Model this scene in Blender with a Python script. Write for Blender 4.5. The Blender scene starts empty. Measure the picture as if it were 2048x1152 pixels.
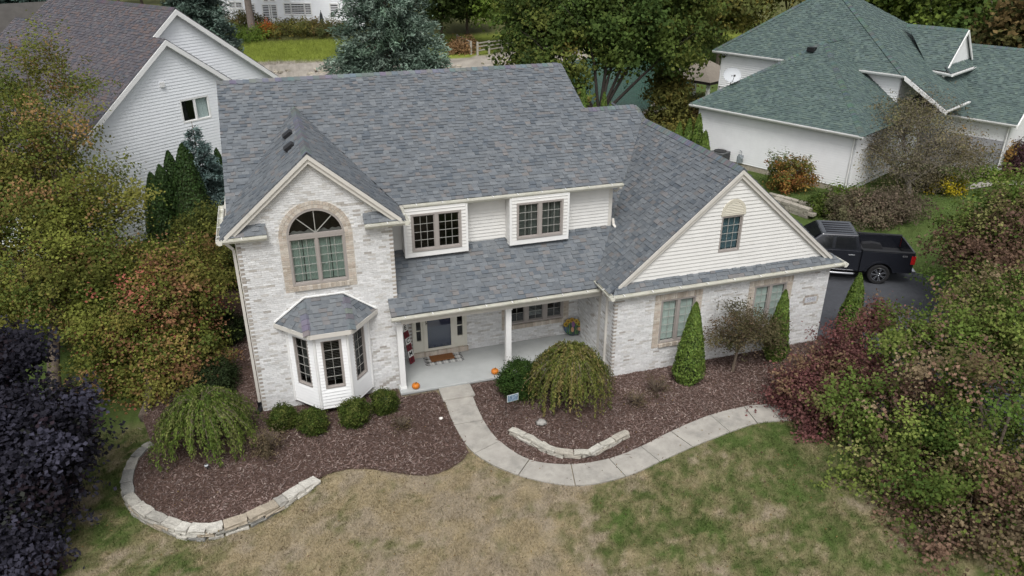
import bpy, bmesh, math, random
import numpy as np
from mathutils import Vector, Matrix

# ---------------------------------------------------------------- camera, light, exposure
scene = bpy.context.scene
FPX = 1528.5
YAW, PITCH, ROLL = (math.radians(a) for a in (17.644, 25.891, 0.081))
CAM = np.array([1.282, -19.813, 13.0])
cF = np.array([math.sin(YAW)*math.cos(PITCH), math.cos(YAW)*math.cos(PITCH), -math.sin(PITCH)])
cR = np.array([math.cos(YAW), -math.sin(YAW), 0.0])
cU = np.cross(cR, cF)
_c, _s = math.cos(ROLL), math.sin(ROLL)
cR, cU = _c*cR+_s*cU, -_s*cR+_c*cU
cam = bpy.data.cameras.new('camera')
cam.sensor_width = 36.0
cam.lens = 36.0*FPX/2048
cam.clip_end = 2000
camo = bpy.data.objects.new('camera', cam)
camo.matrix_world = Matrix(((cR[0], cU[0], -cF[0], CAM[0]), (cR[1], cU[1], -cF[1], CAM[1]), (cR[2], cU[2], -cF[2], CAM[2]), (0, 0, 0, 1)))
scene.collection.objects.link(camo)
scene.camera = camo
SUN_EL, SUN_AZ = math.radians(58), math.radians(200)      # azimuth clockwise from +Y
world = bpy.data.worlds.new('World'); scene.world = world; world.use_nodes = True
wn = world.node_tree; wn.nodes.clear()
sky = wn.nodes.new('ShaderNodeTexSky'); sky.sky_type = 'NISHITA'; sky.sun_disc = False
sky.sun_elevation = SUN_EL; sky.sun_rotation = SUN_AZ
sky.air_density = 1.0; sky.dust_density = 4.0; sky.ozone_density = 1.0
hs = wn.nodes.new('ShaderNodeHueSaturation'); hs.inputs['Saturation'].default_value = 0.22
bg = wn.nodes.new('ShaderNodeBackground'); bg.inputs['Strength'].default_value = 0.105
wo = wn.nodes.new('ShaderNodeOutputWorld')
wn.links.new(sky.outputs[0], hs.inputs['Color']); wn.links.new(hs.outputs[0], bg.inputs[0]); wn.links.new(bg.outputs[0], wo.inputs[0])
sun = bpy.data.lights.new('sun', 'SUN'); sun.energy = 1.4; sun.angle = math.radians(24); sun.color = (1.0, 0.98, 0.95)
suno = bpy.data.objects.new('sun', sun); scene.collection.objects.link(suno)
sd = Vector((math.sin(SUN_AZ)*math.cos(SUN_EL), math.cos(SUN_AZ)*math.cos(SUN_EL), math.sin(SUN_EL)))
suno.rotation_euler = sd.to_track_quat('Z', 'Y').to_euler()
vs = scene.view_settings
vs.view_transform = 'Standard'; vs.look = 'None'; vs.gamma = 1.0; vs.exposure = 0.50; vs.use_curve_mapping = False
scene.render.engine = 'CYCLES'
scene.cycles.max_bounces = 6; scene.cycles.transparent_max_bounces = 8

# ---------------------------------------------------------------- helpers
COL = scene.collection
RNG = np.random.default_rng(7)
random.seed(7)
V3 = lambda *a: np.array(a, float)
def nrm(v):
    v = np.asarray(v, float); return v/np.linalg.norm(v)
def pray(px, py): return cF + cR*(px-1024)/FPX - cU*(py-576)/FPX
def onZ(px, py, z=0.0):
    d = pray(px, py); return CAM + d*((z-CAM[2])/d[2])
def onY(px, py, y):
    d = pray(px, py); return CAM + d*((y-CAM[1])/d[1])
def at(px, py, depth): return CAM + pray(px, py)*depth
def sm(t):
    t = np.clip(t, 0, 1); return t*t*(3-2*t)

def _hash(ix, iy, seed):
    h = (ix.astype(np.int64)*374761393 + iy.astype(np.int64)*668265263 + seed*2147483647) & 0xffffffff
    h = ((h ^ (h >> 13))*1274126177) & 0xffffffff
    return ((h ^ (h >> 16)) & 0xffff)/65535.0
def vnoise(x, y, seed=0):
    x = np.asarray(x, float); y = np.asarray(y, float)
    ix, iy = np.floor(x), np.floor(y); fx, fy = sm(x-ix), sm(y-iy)
    a = _hash(ix, iy, seed); b = _hash(ix+1, iy, seed); c = _hash(ix, iy+1, seed); d = _hash(ix+1, iy+1, seed)
    return (a*(1-fx)+b*fx)*(1-fy)+(c*(1-fx)+d*fx)*fy
def fbm(x, y, seed=0, o=4):
    s, a, t = 0, 1.0, 0
    for i in range(o):
        s = s + a*vnoise(np.asarray(x)*2**i, np.asarray(y)*2**i, seed+i*17); t += a; a *= 0.5
    return s/t

WORLD = set()      # things whose parts are modelled in world coordinates
def tag(o, label=None, cat=None, group=None, kind=None):
    if label: o['label'] = label
    if cat: o['category'] = cat
    if group: o['group'] = group
    if kind: o['kind'] = kind
    return o
def empty(name, loc, label, cat, group=None, rz=0.0):
    o = bpy.data.objects.new(name, None); COL.objects.link(o)
    o.location = loc; o.rotation_euler = (0, 0, rz); o.empty_display_size = 0.2
    return tag(o, label, cat, group)
def link(name, me, mat=None, parent=None, kind=None, smooth=False, loc=None):
    if mat is not None and not me.materials: me.materials.append(mat)
    o = bpy.data.objects.new(name, me); COL.objects.link(o)
    if parent is not None:
        o.parent = parent; top = parent
        while top.parent is not None: top = top.parent
        if top.name in WORLD: o.matrix_basis = wpos(parent).inverted()
    if loc is not None: o.location = loc
    if kind: o['kind'] = kind
    if smooth: me.polygons.foreach_set('use_smooth', [True]*len(me.polygons))
    return o
def wpos(o):
    m = Vector((0, 0, 0)); p = o
    M = Matrix.Identity(4)
    while p is not None:
        M = p.matrix_basis @ M; p = p.parent
    return M
def soup_mesh(name, verts, nper, cols=None):
    """verts (n*nper,3) -> n faces of nper verts each; cols (n,3) per face"""
    verts = np.ascontiguousarray(verts, dtype=np.float32); n = len(verts)//nper
    me = bpy.data.meshes.new(name)
    me.vertices.add(n*nper); me.vertices.foreach_set('co', verts.ravel())
    me.loops.add(n*nper); me.loops.foreach_set('vertex_index', np.arange(n*nper, dtype=np.int32))
    me.polygons.add(n); me.polygons.foreach_set('loop_start', np.arange(0, n*nper, nper, dtype=np.int32))
    if cols is not None:
        a = me.color_attributes.new('col', 'FLOAT_COLOR', 'POINT')
        c = np.ones((n, nper, 4), np.float32); c[:, :, :3] = np.asarray(cols, np.float32)[:, None, :]
        a.data.foreach_set('color', c.ravel())
    me.update(calc_edges=True); me.validate()
    return me

class MB:
    """mesh builder: faces with a colour each"""
    def __init__(s): s.v = []; s.f = []; s.c = []; s.col = (0.5, 0.5, 0.5)
    def face(s, pts, col=None):
        i = len(s.v); s.v.extend([tuple(p) for p in pts]); s.f.append(tuple(range(i, i+len(pts)))); s.c.append(col or s.col)
    def poly(s, verts, faces, col=None):
        i = len(s.v); s.v.extend([tuple(p) for p in verts])
        for f in faces: s.f.append(tuple(i+k for k in f)); s.c.append(col or s.col)
    def obox(s, c, ax, h, col=None):
        c = np.asarray(c, float); a, b, d = (np.asarray(ax[k], float)*h[k] for k in range(3))
        P = [c+sx*a+sy*b+sz*d for sz in (-1, 1) for sy in (-1, 1) for sx in (-1, 1)]
        s.poly(P, [(0, 2, 3, 1), (4, 5, 7, 6), (0, 1, 5, 4), (2, 6, 7, 3), (0, 4, 6, 2), (1, 3, 7, 5)], col)
    def box(s, x0, x1, y0, y1, z0, z1, col=None):
        s.obox(((x0+x1)/2, (y0+y1)/2, (z0+z1)/2), np.eye(3), ((x1-x0)/2, (y1-y0)/2, (z1-z0)/2), col)
    def beam(s, p, q, w, h, up=(0, 0, 1), col=None):
        p, q = np.asarray(p, float), np.asarray(q, float); d = nrm(q-p)
        sd = nrm(np.cross(d, up)); u = np.cross(sd, d)
        s.obox((p+q)/2, (d, sd, u), (np.linalg.norm(q-p)/2, w/2, h/2), col)
    def prism(s, pts, ext, col=None):
        pts = [np.asarray(p, float) for p in pts]; ext = np.asarray(ext, float); n = len(pts)
        s.poly(pts+[p+ext for p in pts], [tuple(range(n))[::-1], tuple(range(n, 2*n))]+[(i, (i+1) % n, n+(i+1) % n, n+i) for i in range(n)], col)
    def tube(s, path, rad, seg=6, col=None, cap=True):
        path = [np.asarray(p, float) for p in path]; n = len(path)
        if np.isscalar(rad): rad = [rad]*n
        vs = []; ref = np.array([0.31, 0.17, 0.93])
        for i, p in enumerate(path):
            t = nrm(path[min(i+1, n-1)]-path[max(i-1, 0)]+1e-9)
            a = np.cross(t, ref); a = nrm(a) if np.linalg.norm(a) > 1e-3 else V3(1, 0, 0); b = np.cross(t, a)
            for k in range(seg):
                th = 2*math.pi*k/seg; vs.append(p+rad[i]*(math.cos(th)*a+math.sin(th)*b))
        fs = [(i*seg+k, i*seg+(k+1) % seg, (i+1)*seg+(k+1) % seg, (i+1)*seg+k) for i in range(n-1) for k in range(seg)]
        if cap: fs += [tuple(range(seg))[::-1], tuple(range((n-1)*seg, n*seg))]
        s.poly(vs, fs, col)
    def lathe(s, prof, seg=20, c=(0, 0, 0), axis='z', col=None, wob=None, cap=True):
        vs = []
        for r, z in prof:
            for k in range(seg):
                th = 2*math.pi*k/seg; rr = r*(wob(th) if wob else 1)
                p = (rr*math.cos(th), rr*math.sin(th), z)
                if axis == 'y': p = (p[0], p[2], p[1])
                vs.append((c[0]+p[0], c[1]+p[1], c[2]+p[2]))
        n = len(prof)
        s.poly(vs, [(i*seg+k, i*seg+(k+1) % seg, (i+1)*seg+(k+1) % seg, (i+1)*seg+k) for i in range(n-1) for k in range(seg)]+([tuple(range(seg))[::-1], tuple(range((n-1)*seg, n*seg))] if cap else []), col)
    def mesh(s, name, bevel=0.0, merge=False):
        me = bpy.data.meshes.new(name); me.from_pydata(s.v, [], s.f)
        a = me.color_attributes.new('col', 'FLOAT_COLOR', 'CORNER')
        buf = np.ones((len(me.loops), 4), np.float32)
        lens = [len(f) for f in s.f]
        buf[:, :3] = np.repeat(np.array(s.c, np.float32).reshape(-1, 3), lens, axis=0)
        a.data.foreach_set('color', buf.ravel())
        bm = bmesh.new(); bm.from_mesh(me)
        if merge or bevel: bmesh.ops.remove_doubles(bm, verts=bm.verts, dist=1e-5)
        if bevel: bmesh.ops.bevel(bm, geom=list(bm.edges), offset=bevel, segments=2, affect='EDGES', profile=0.6, clamp_overlap=True)
        bmesh.ops.recalc_face_normals(bm, faces=bm.faces)
        bm.to_mesh(me); bm.free(); me.update()
        return me
    def build(s, name, mat, parent=None, kind=None, smooth=False, bevel=0.0, merge=False, loc=None):
        return link(name, s.mesh(name, bevel, merge or smooth), mat, parent, kind, smooth, loc)

# ---------------------------------------------------------------- materials
MATS = {}
def mat(name, color=None, rough=0.6, var=0.12, scale=6.0, bump=0.15, bscale=40.0, metal=0.0, spec=0.4, vcol=False, transl=0.0, coat=0.0, blotch=None, dist=0.01):
    if name in MATS: return MATS[name]
    m = bpy.data.materials.new(name); m.use_nodes = True; nt = m.node_tree; N = nt.nodes; L = nt.links; N.clear()
    out = N.new('ShaderNodeOutputMaterial'); p = N.new('ShaderNodeBsdfPrincipled')
    p.inputs['Roughness'].default_value = rough; p.inputs['Metallic'].default_value = metal
    p.inputs['Specular IOR Level'].default_value = spec; p.inputs['Coat Weight'].default_value = coat
    geo = N.new('ShaderNodeNewGeometry')
    if vcol:
        at_ = N.new('ShaderNodeAttribute'); at_.attribute_name = 'col'; csock = at_.outputs['Color']
    else:
        rgb = N.new('ShaderNodeRGB'); rgb.outputs[0].default_value = (*color, 1); csock = rgb.outputs[0]
    if var > 0:
        nz = N.new('ShaderNodeTexNoise'); nz.inputs['Scale'].default_value = scale; nz.inputs['Detail'].default_value = 6; nz.inputs['Roughness'].default_value = 0.65
        L.new(geo.outputs['Position'], nz.inputs['Vector'])
        mr = N.new('ShaderNodeMapRange'); mr.inputs[1].default_value = 0.25; mr.inputs[2].default_value = 0.75
        mr.inputs[3].default_value = 1-var; mr.inputs[4].default_value = 1+var
        L.new(nz.outputs['Fac'], mr.inputs[0])
        mx = N.new('ShaderNodeVectorMath'); mx.operation = 'SCALE'
        L.new(csock, mx.inputs[0]); L.new(mr.outputs[0], mx.inputs['Scale']); csock = mx.outputs[0]
    if blotch:
        bc, bsc, lo, hi = blotch
        n2 = N.new('ShaderNodeTexNoise'); n2.inputs['Scale'].default_value = bsc; n2.inputs['Detail'].default_value = 8; n2.inputs['Roughness'].default_value = 0.7
        L.new(geo.outputs['Position'], n2.inputs['Vector'])
        m2 = N.new('ShaderNodeMapRange'); m2.inputs[1].default_value = lo; m2.inputs[2].default_value = hi
        L.new(n2.outputs['Fac'], m2.inputs[0])
        mm = N.new('ShaderNodeMix'); mm.data_type = 'RGBA'; mm.inputs['B'].default_value = (*bc, 1)
        L.new(m2.outputs[0], mm.inputs['Factor']); L.new(csock, mm.inputs['A']); csock = mm.outputs['Result']
    L.new(csock, p.inputs['Base Color'])
    if bump > 0:
        nb = N.new('ShaderNodeTexNoise'); nb.inputs['Scale'].default_value = bscale; nb.inputs['Detail'].default_value = 4
        L.new(geo.outputs['Position'], nb.inputs['Vector'])
        bp = N.new('ShaderNodeBump'); bp.inputs['Strength'].default_value = bump; bp.inputs['Distance'].default_value = dist
        L.new(nb.outputs['Fac'], bp.inputs['Height']); L.new(bp.outputs[0], p.inputs['Normal'])
    if transl > 0:
        tr = N.new('ShaderNodeBsdfTranslucent'); L.new(csock, tr.inputs['Color'])
        ms = N.new('ShaderNodeMixShader'); ms.inputs[0].default_value = transl
        L.new(p.outputs[0], ms.inputs[1]); L.new(tr.outputs[0], ms.inputs[2]); L.new(ms.outputs[0], out.inputs[0])
    else:
        L.new(p.outputs[0], out.inputs[0])
    MATS[name] = m
    return m
def glass_mat(name, tint=(0.75, 0.82, 0.8), ior=1.6):
    if name in MATS: return MATS[name]
    m = bpy.data.materials.new(name); m.use_nodes = True; nt = m.node_tree; N = nt.nodes; L = nt.links; N.clear()
    out = N.new('ShaderNodeOutputMaterial'); t = N.new('ShaderNodeBsdfTransparent'); t.inputs[0].default_value = (*tint, 1)
    g = N.new('ShaderNodeBsdfGlossy'); g.inputs['Roughness'].default_value = 0.02; g.inputs[0].default_value = (0.95, 0.97, 1, 1)
    nz = N.new('ShaderNodeTexNoise'); nz.inputs['Scale'].default_value = 1.6
    geo = N.new('ShaderNodeNewGeometry'); L.new(geo.outputs['Position'], nz.inputs['Vector'])
    bp = N.new('ShaderNodeBump'); bp.inputs['Strength'].default_value = 0.15; bp.inputs['Distance'].default_value = 0.02
    L.new(nz.outputs['Fac'], bp.inputs['Height']); L.new(bp.outputs[0], g.inputs['Normal'])
    lw_ = N.new('ShaderNodeLayerWeight'); lw_.inputs[0].default_value = 0.5      # symmetric facing term, so light also enters from behind
    pw = N.new('ShaderNodeMath'); pw.operation = 'POWER'; pw.inputs[1].default_value = 5.0; L.new(lw_.outputs['Facing'], pw.inputs[0])
    fr = N.new('ShaderNodeMath'); fr.operation = 'MULTIPLY_ADD'; f0 = ((ior-1)/(ior+1))**2; fr.inputs[1].default_value = 1-f0; fr.inputs[2].default_value = f0; L.new(pw.outputs[0], fr.inputs[0])
    ms = N.new('ShaderNodeMixShader'); L.new(fr.outputs[0], ms.inputs[0]); L.new(t.outputs[0], ms.inputs[1]); L.new(g.outputs[0], ms.inputs[2])
    L.new(ms.outputs[0], out.inputs[0]); MATS[name] = m
    return m
M_SHING = mat('shingle', rough=0.62, var=0.13, scale=5, bump=0.5, bscale=220, vcol=True, spec=0.55)
M_BRICK = mat('brick', rough=0.9, var=0.14, scale=14, bump=0.5, bscale=160, vcol=True, spec=0.2)
M_MORTAR = mat('mortar', (0.66, 0.645, 0.615), 0.95, 0.1, 10, 0.4, 150)
M_SIDE = mat('cream_siding', (0.695, 0.688, 0.665), 0.55, 0.05, 3, 0.12, 60, blotch=((0.61, 0.60, 0.565), 1.3, 0.55, 0.85))
M_SIDEW = mat('white_siding', (0.85, 0.855, 0.86), 0.5, 0.04, 2, 0.1, 60, blotch=((0.76, 0.77, 0.77), 0.9, 0.55, 0.9))
M_SIDEL = mat('cool_white_siding', (0.85, 0.87, 0.90), 0.5, 0.04, 2, 0.1, 60, blotch=((0.77, 0.79, 0.82), 0.7, 0.55, 0.9))
M_TRIM = mat('trim', (0.62, 0.595, 0.55), 0.5, 0.06, 4, 0.1, 50, blotch=((0.5, 0.48, 0.43), 3, 0.55, 0.8))
M_TRIMW = mat('white_trim', (0.80, 0.80, 0.79), 0.45, 0.05, 4, 0.08, 50)
M_GUT = mat('gutter_metal', (0.66, 0.65, 0.58), 0.4, 0.1, 3, 0.08, 30, blotch=((0.42, 0.42, 0.32), 2.2, 0.5, 0.8))
M_FRAME = mat('taupe_window_frame', (0.34, 0.31, 0.29), 0.5, 0.06, 5, 0.05, 40)
M_MUNT = mat('muntin_white', (0.36, 0.355, 0.33), 0.5, 0.04, 5, 0.0)
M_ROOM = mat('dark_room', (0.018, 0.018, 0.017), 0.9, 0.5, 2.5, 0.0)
M_DECK = mat('roof_deck', (0.10, 0.11, 0.125), 0.95, 0.1, 8, 0.2, 100)
M_BLACK = mat('black_plastic', (0.012, 0.012, 0.014), 0.45, 0.1, 10, 0.05)
M_CONC = mat('concrete', (0.37, 0.35, 0.315), 0.92, 0.22, 2.2, 0.5, 130, blotch=((0.20, 0.195, 0.18), 1.4, 0.50, 0.78))
M_PORCH = mat('painted_porch', (0.40, 0.415, 0.41), 0.6, 0.08, 2.5, 0.12, 80, blotch=((0.30, 0.31, 0.31), 0.9, 0.5, 0.85))
M_LEAF = mat('leaf', rough=0.75, var=0.22, scale=7, bump=0, vcol=True, spec=0.16, transl=0.38)
M_NEEDLE = mat('needle', rough=0.6, var=0.2, scale=9, bump=0, vcol=True, spec=0.25, transl=0.12)
M_BARK = mat('bark', (0.115, 0.09, 0.07), 0.95, 0.35, 9, 0.8, 45, dist=0.03)
M_DBARK = mat('dark_bark', (0.035, 0.028, 0.024), 0.95, 0.35, 9, 0.8, 45, dist=0.03)
M_TWIG = mat('twig', (0.16, 0.125, 0.095), 0.9, 0.3, 20, 0.0)
M_GROUND = mat('ground', rough=0.97, var=0.25, scale=16, bump=0.6, bscale=60, vcol=True, spec=0.1, dist=0.03)
M_GRASS = mat('grass_blade', rough=0.7, var=0.15, scale=11, bump=0, vcol=True, spec=0.2, transl=0.25)
M_MULCH = mat('mulch_soil', (0.092, 0.060, 0.049), 0.97, 0.45, 24, 0.9, 70, dist=0.03, spec=0.1)
M_CHIP = mat('mulch_chip', rough=0.95, var=0.2, scale=30, bump=0, vcol=True, spec=0.1)
M_STONE = mat('limestone', rough=0.92, var=0.25, scale=7, bump=0.9, bscale=22, vcol=True, spec=0.2, dist=0.04)
M_ASPH = mat('asphalt', (0.062, 0.066, 0.076), 0.85, 0.18, 5, 0.5, 180, blotch=((0.04, 0.042, 0.05), 0.8, 0.5, 0.8))
M_VC = mat('painted', rough=0.55, var=0.08, scale=12, bump=0.05, vcol=True)
G_CLEAR = glass_mat('window_glass')
G_TEAL = glass_mat('teal_glass', (0.62, 0.70, 0.665), 1.5)
G_DARK = glass_mat('dim_room_glass', (0.36, 0.375, 0.37), 1.45)  # tint darkened to stand in for dim rooms behind the panes
# ---------------------------------------------------------------- terrain
def inpoly(x, y, poly):
    x = np.asarray(x); y = np.asarray(y); r = np.zeros(x.shape, bool); n = len(poly)
    for i in range(n):
        x0, y0 = poly[i][:2]; x1, y1 = poly[(i+1) % n][:2]
        if y0 == y1: continue
        c = ((y0 > y) != (y1 > y)) & (x < (x1-x0)*(y-y0)/(y1-y0)+x0); r ^= c
    return r
POND = [(2, 33), (8, 31), (14, 33), (18, 35), (22, 33.5), (25, 31.5), (28.5, 31.8), (30.5, 33.5), (33, 36.5), (36, 39), (40, 41.5), (44, 46), (46, 53), (42, 60), (36, 62.5), (30, 60), (24, 57.5), (17, 57), (9, 58.5), (3, 59.5), (-4, 60), (-8, 55), (-9, 45), (-5, 37)]
def pdist(x, y, poly):
    d = np.full(np.shape(x), 1e9); n = len(poly)
    for i in range(n):
        a = np.array(poly[i][:2], float); b = np.array(poly[(i+1) % n][:2], float); ab = b-a
        t = np.clip(((x-a[0])*ab[0]+(y-a[1])*ab[1])/(ab@ab), 0, 1)
        d = np.minimum(d, np.hypot(x-a[0]-t*ab[0], y-a[1]-t*ab[1]))
    return d
def hground(x, y):
    x = np.asarray(x, float); y = np.asarray(y, float)
    t = np.maximum(sm((-y-1.8)/2.5)*sm((2.2-x)/2.6), sm((-x-0.8)/1.8)*sm((9-y)/6))
    h = -0.20*t
    h = h-0.45*sm((y-14)/10)*sm((60-y)/10+1)*sm((27-x)/8+sm((y-24)/8))
    pd = pdist(x, y, POND); ins = inpoly(x, y, POND)
    h = np.where(ins, h-1.3*sm(pd/3), h-0.35*sm((2.5-pd)/2.5)*(y > 14))
    h = h+0.8*sm((y-64)/25)
    return h
def ground_col(x, y):
    x = np.asarray(x, float); y = np.asarray(y, float)
    n1 = fbm(x*0.55, y*0.55, 3); n2 = fbm(x*1.7, y*1.7, 9); n3 = fbm(x*4.5+7, y*4.5, 21, 3)
    n4 = fbm(x*9.0+3, y*9.0, 41, 2); n5 = fbm(x*2.6+11, y*2.6, 57, 3)
    green = np.array([0.085, 0.108, 0.034]); rich = np.array([0.062, 0.104, 0.026]); dry = np.array([0.266, 0.218, 0.138]); olive = np.array([0.160, 0.150, 0.074])
    band = (0.50+0.50*sm((x+3.6)/4.0))*(1-0.64*sm((x-7.2-3.0*(n1-0.5))/3.0))
    m = np.clip(band*0.72+0.60*(n1-0.5)+0.85*(n5-0.5)+0.60*(n4-0.5)+0.06, 0, 1)*(y < 1)
    m = np.where(y < -8.2, np.clip(m+0.10, 0, 1), m)
    m = np.where(y > 1, 0.18*n2, m)
    g = green*(1-n3[..., None])+rich*n3[..., None]
    g = g*(0.75+0.5*n2[..., None])
    o = sm((m-0.08)/0.42)[..., None]; d = sm((m-0.36)/0.46)[..., None]
    pinkish = np.array([0.27, 0.226, 0.165]); n6 = sm((fbm(x*1.9+31, y*1.9, 63, 3)-0.35)/0.3)[..., None]; dry = dry*(1-n6)+pinkish*n6
    c = g*(1-o)+olive*o; c = c*(1-d)+dry*d
    c = c*(0.72+0.32*n3[..., None]+0.34*n4[..., None])
    far = sm((y-58)/4)[..., None]*np.ones(3)
    meadow = np.array([0.20, 0.24, 0.045])*(0.7+0.6*n2[..., None])
    meadow = np.where((y > 74)[..., None], np.array([0.11, 0.115, 0.045])*(0.6+0.8*n2[..., None]), meadow)
    c = c*(1-far)+meadow*far
    rock = ((pdist(x, y, POND) < 4.2) & (y > 50) & (x < 36))[..., None]
    c = np.where(rock, np.array([0.34, 0.31, 0.27])*(0.5+0.9*n3[..., None]), c)
    return c
def axis(*segs):
    out = [np.arange(a, b, s) for a, b, s in segs]; return np.concatenate(out+[[segs[-1][1]]])
gx = axis((-160, -20, 10), (-20, -9, 1), (-9, 20, 0.14), (20, 48, 0.8), (48, 100, 4), (100, 300, 20))
gy = axis((-90, -30, 10), (-30, -12, 1.5), (-12, 0, 0.14), (0, 14, 0.5), (14, 66, 0.9), (66, 120, 3), (120, 420, 20))
GX, GY = np.meshgrid(gx, gy)
GZ = hground(GX, GY)+0.02*(fbm(GX*2.2, GY*2.2, 5)-0.5)
gme = bpy.data.meshes.new('ground')
nv = GX.size; nx, ny = len(gx), len(gy)
gme.vertices.add(nv); gme.vertices.foreach_set('co', np.stack([GX, GY, GZ], -1).astype(np.float32).ravel())
q = (np.arange(ny-1)[:, None]*nx+np.arange(nx-1)[None, :]).ravel()
quads = np.stack([q, q+1, q+nx+1, q+nx], 1).astype(np.int32)
gme.loops.add(quads.size); gme.loops.foreach_set('vertex_index', quads.ravel())
gme.polygons.add(len(quads)); gme.polygons.foreach_set('loop_start', np.arange(0, quads.size, 4, dtype=np.int32))
gme.polygons.foreach_set('use_smooth', np.ones(len(quads), bool))
ga = gme.color_attributes.new('col', 'FLOAT_COLOR', 'POINT')
gc = np.ones((nv, 4), np.float32); gc[:, :3] = ground_col(GX, GY).reshape(-1, 3)
ga.data.foreach_set('color', gc.ravel()); gme.update(calc_edges=True)
link('ground', gme, M_GROUND, kind='structure')

# pond water
def water_mat():
    m = mat('pond_water', (0.018, 0.062, 0.045), 0.25, 0.2, 0.25, 0, spec=0.07); nt = m.node_tree; N, L = nt.nodes, nt.links
    p = [n for n in N if n.type == 'BSDF_PRINCIPLED'][0]; geo = [n for n in N if n.type == 'NEW_GEOMETRY'][0]
    n1 = N.new('ShaderNodeTexNoise'); n1.inputs['Scale'].default_value = 5.0; n1.inputs['Detail'].default_value = 3
    L.new(geo.outputs['Position'], n1.inputs['Vector'])
    b = N.new('ShaderNodeBump'); b.inputs['Strength'].default_value = 0.5; b.inputs['Distance'].default_value = 0.06
    L.new(n1.outputs['Fac'], b.inputs['Height']); L.new(b.outputs[0], p.inputs['Normal'])
    return m
mb = MB(); cx_, cy_ = np.mean([p[0] for p in POND]), np.mean([p[1] for p in POND])
mb.face([(cx_+(p[0]-cx_)*1.05, cy_+(p[1]-cy_)*1.05, -0.92) for p in POND])
mb.build('pond_water', water_mat(), kind='structure')

# ---------------------------------------------------------------- paths, beds, driveway
def spline(P, sub=6):
    P = [np.asarray(p, float) for p in P]; out = []
    for i in range(len(P)-1):
        p0, p1, p2, p3 = P[max(i-1, 0)], P[i], P[i+1], P[min(i+2, len(P)-1)]
        for k in range(sub):
            t = k/sub
            out.append(0.5*((2*p1)+(-p0+p2)*t+(2*p0-5*p1+4*p2-p3)*t*t+(-p0+3*p1-3*p2+p3)*t**3))
    out.append(P[-1]); return out
zz = lambda p: (860+p[0]*0.375, 720+p[1]*0.375)
J = [((75, 205), (225, 185)), ((130, 345), (285, 320)), ((238, 497), (372, 432)), ((472, 613), (530, 530)), ((775, 668), (752, 555)), ((1043, 620), (955, 525)), ((1225, 540), (1125, 460)), ((1400, 462), (1285, 380)), ((1600, 383), (1495, 293)), ((1745, 335), (1675, 247)), ((1870, 322), (1800, 236))]
PO = [onZ(*zz(a), 0.04)[:2] for a, b in J]; PI_ = [onZ(*zz(b), 0.04)[:2] for a, b in J]
d1 = nrm(PO[-1]-PO[-2])
for k in range(1, 4):
    PO.append(PO[10]+d1*1.15*k+V3(0, -0.05)*k); PI_.append(PI_[10]+d1*1.15*k+V3(0, -0.05)*k)
SO, SI = spline(PO, 6), spline(PI_, 6)
path = link('front_path', bpy.data.meshes.new('front_path'), M_CONC, kind='structure')
mbp = MB()
mbp.poly([(*p, -0.02) for p in SO]+[(*p, -0.02) for p in SI], [(i, i+1, len(SO)+i+1, len(SO)+i) for i in range(len(SO)-1)])
path.data = mbp.mesh('front_path'); path.data.materials.append(mat('joint_soil', (0.07, 0.06, 0.045), 0.95))
for s in range(len(PO)-1):
    a, b = s*6, s*6+6; sh = 0.012
    out = [np.array(SO[i]) for i in range(a, b+1)]; inn = [np.array(SI[i]) for i in range(a, b+1)]
    for e, sg in ((0, 1), (-1, -1)):
        t = nrm(out[1 if e == 0 else -2]-out[e])*sh; out[e] = out[e]+t
        t = nrm(inn[1 if e == 0 else -2]-inn[e])*sh; inn[e] = inn[e]+t
    zt = 0.045+random.uniform(-0.008, 0.008); n = len(out); mb = MB()
    ring = out+inn[::-1]
    mb.poly([(*p, zt) for p in ring]+[(*p, -0.12) for p in ring], [(i, i+1, 2*n-2-i, 2*n-1-i) for i in range(n-1)]+[(i, (i+1) % (2*n), 2*n+(i+1) % (2*n), 2*n+i) for i in range(2*n)])
    mb.build('path_slab', M_CONC, path)
DRIVE = [(18.35, -3.6), (18.25, 7.2), (20.5, 8.2), (24.8, 4.4), (26.4, -0.5), (26.6, -8), (26.0, -40), (18.9, -40), (18.6, -9)]
mb = MB(); mb.face([(x, y, 0.012+0.01*0) for x, y in DRIVE]); mb.build('driveway', M_ASPH, kind='structure')
zs = lambda p: (240+p[0]*0.3125, 740+p[1]*0.3125)
STB = [(205, 470), (155, 500), (95, 562), (58, 645), (42, 725), (55, 800), (110, 865), (190, 920), (285, 965), (375, 1000), (445, 1013), (555, 1016), (660, 992), (815, 945), (1000, 850), (1055, 818), (1165, 752), (1262, 695)]
STP = [onZ(*zs(p), 0.04)[:2] for p in STB]
bedA = [tuple(p) for p in STP]+[tuple(onZ(*p, 0.0)[:2]) for p in ((660, 947), (700, 939), (740, 939), (780, 945), (820, 951), (850, 953), (878, 948), (903, 937), (925, 922), (938, 906))]
kA = 9
bedA += [tuple(p) for p in SO[kA::-1]]+[(5.0, -0.5), (3.95, -0.5), (3.9, 0.05), (-0.05, 0.05), (-0.05, 9.5), (-3.4, 9.5), (-3.6, 4.0), (-3.3, 0.5)]
bedB = [tuple(p) for p in SI[:72]]+[(18.3, -3.9), (18.3, 0), (18.0, -1.3), (10.4, -1.3), (10.4, -0.45), (6.05, -0.45)]
mb = MB(); mb.face([(x, y, 0.022) for x, y in bedA]); bed1 = mb.build('planting_bed', M_MULCH, kind='structure')
mb = MB(); mb.face([(x, y, 0.022) for x, y in bedB]); bed2 = mb.build('planting_bed', M_MULCH, kind='structure')
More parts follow.
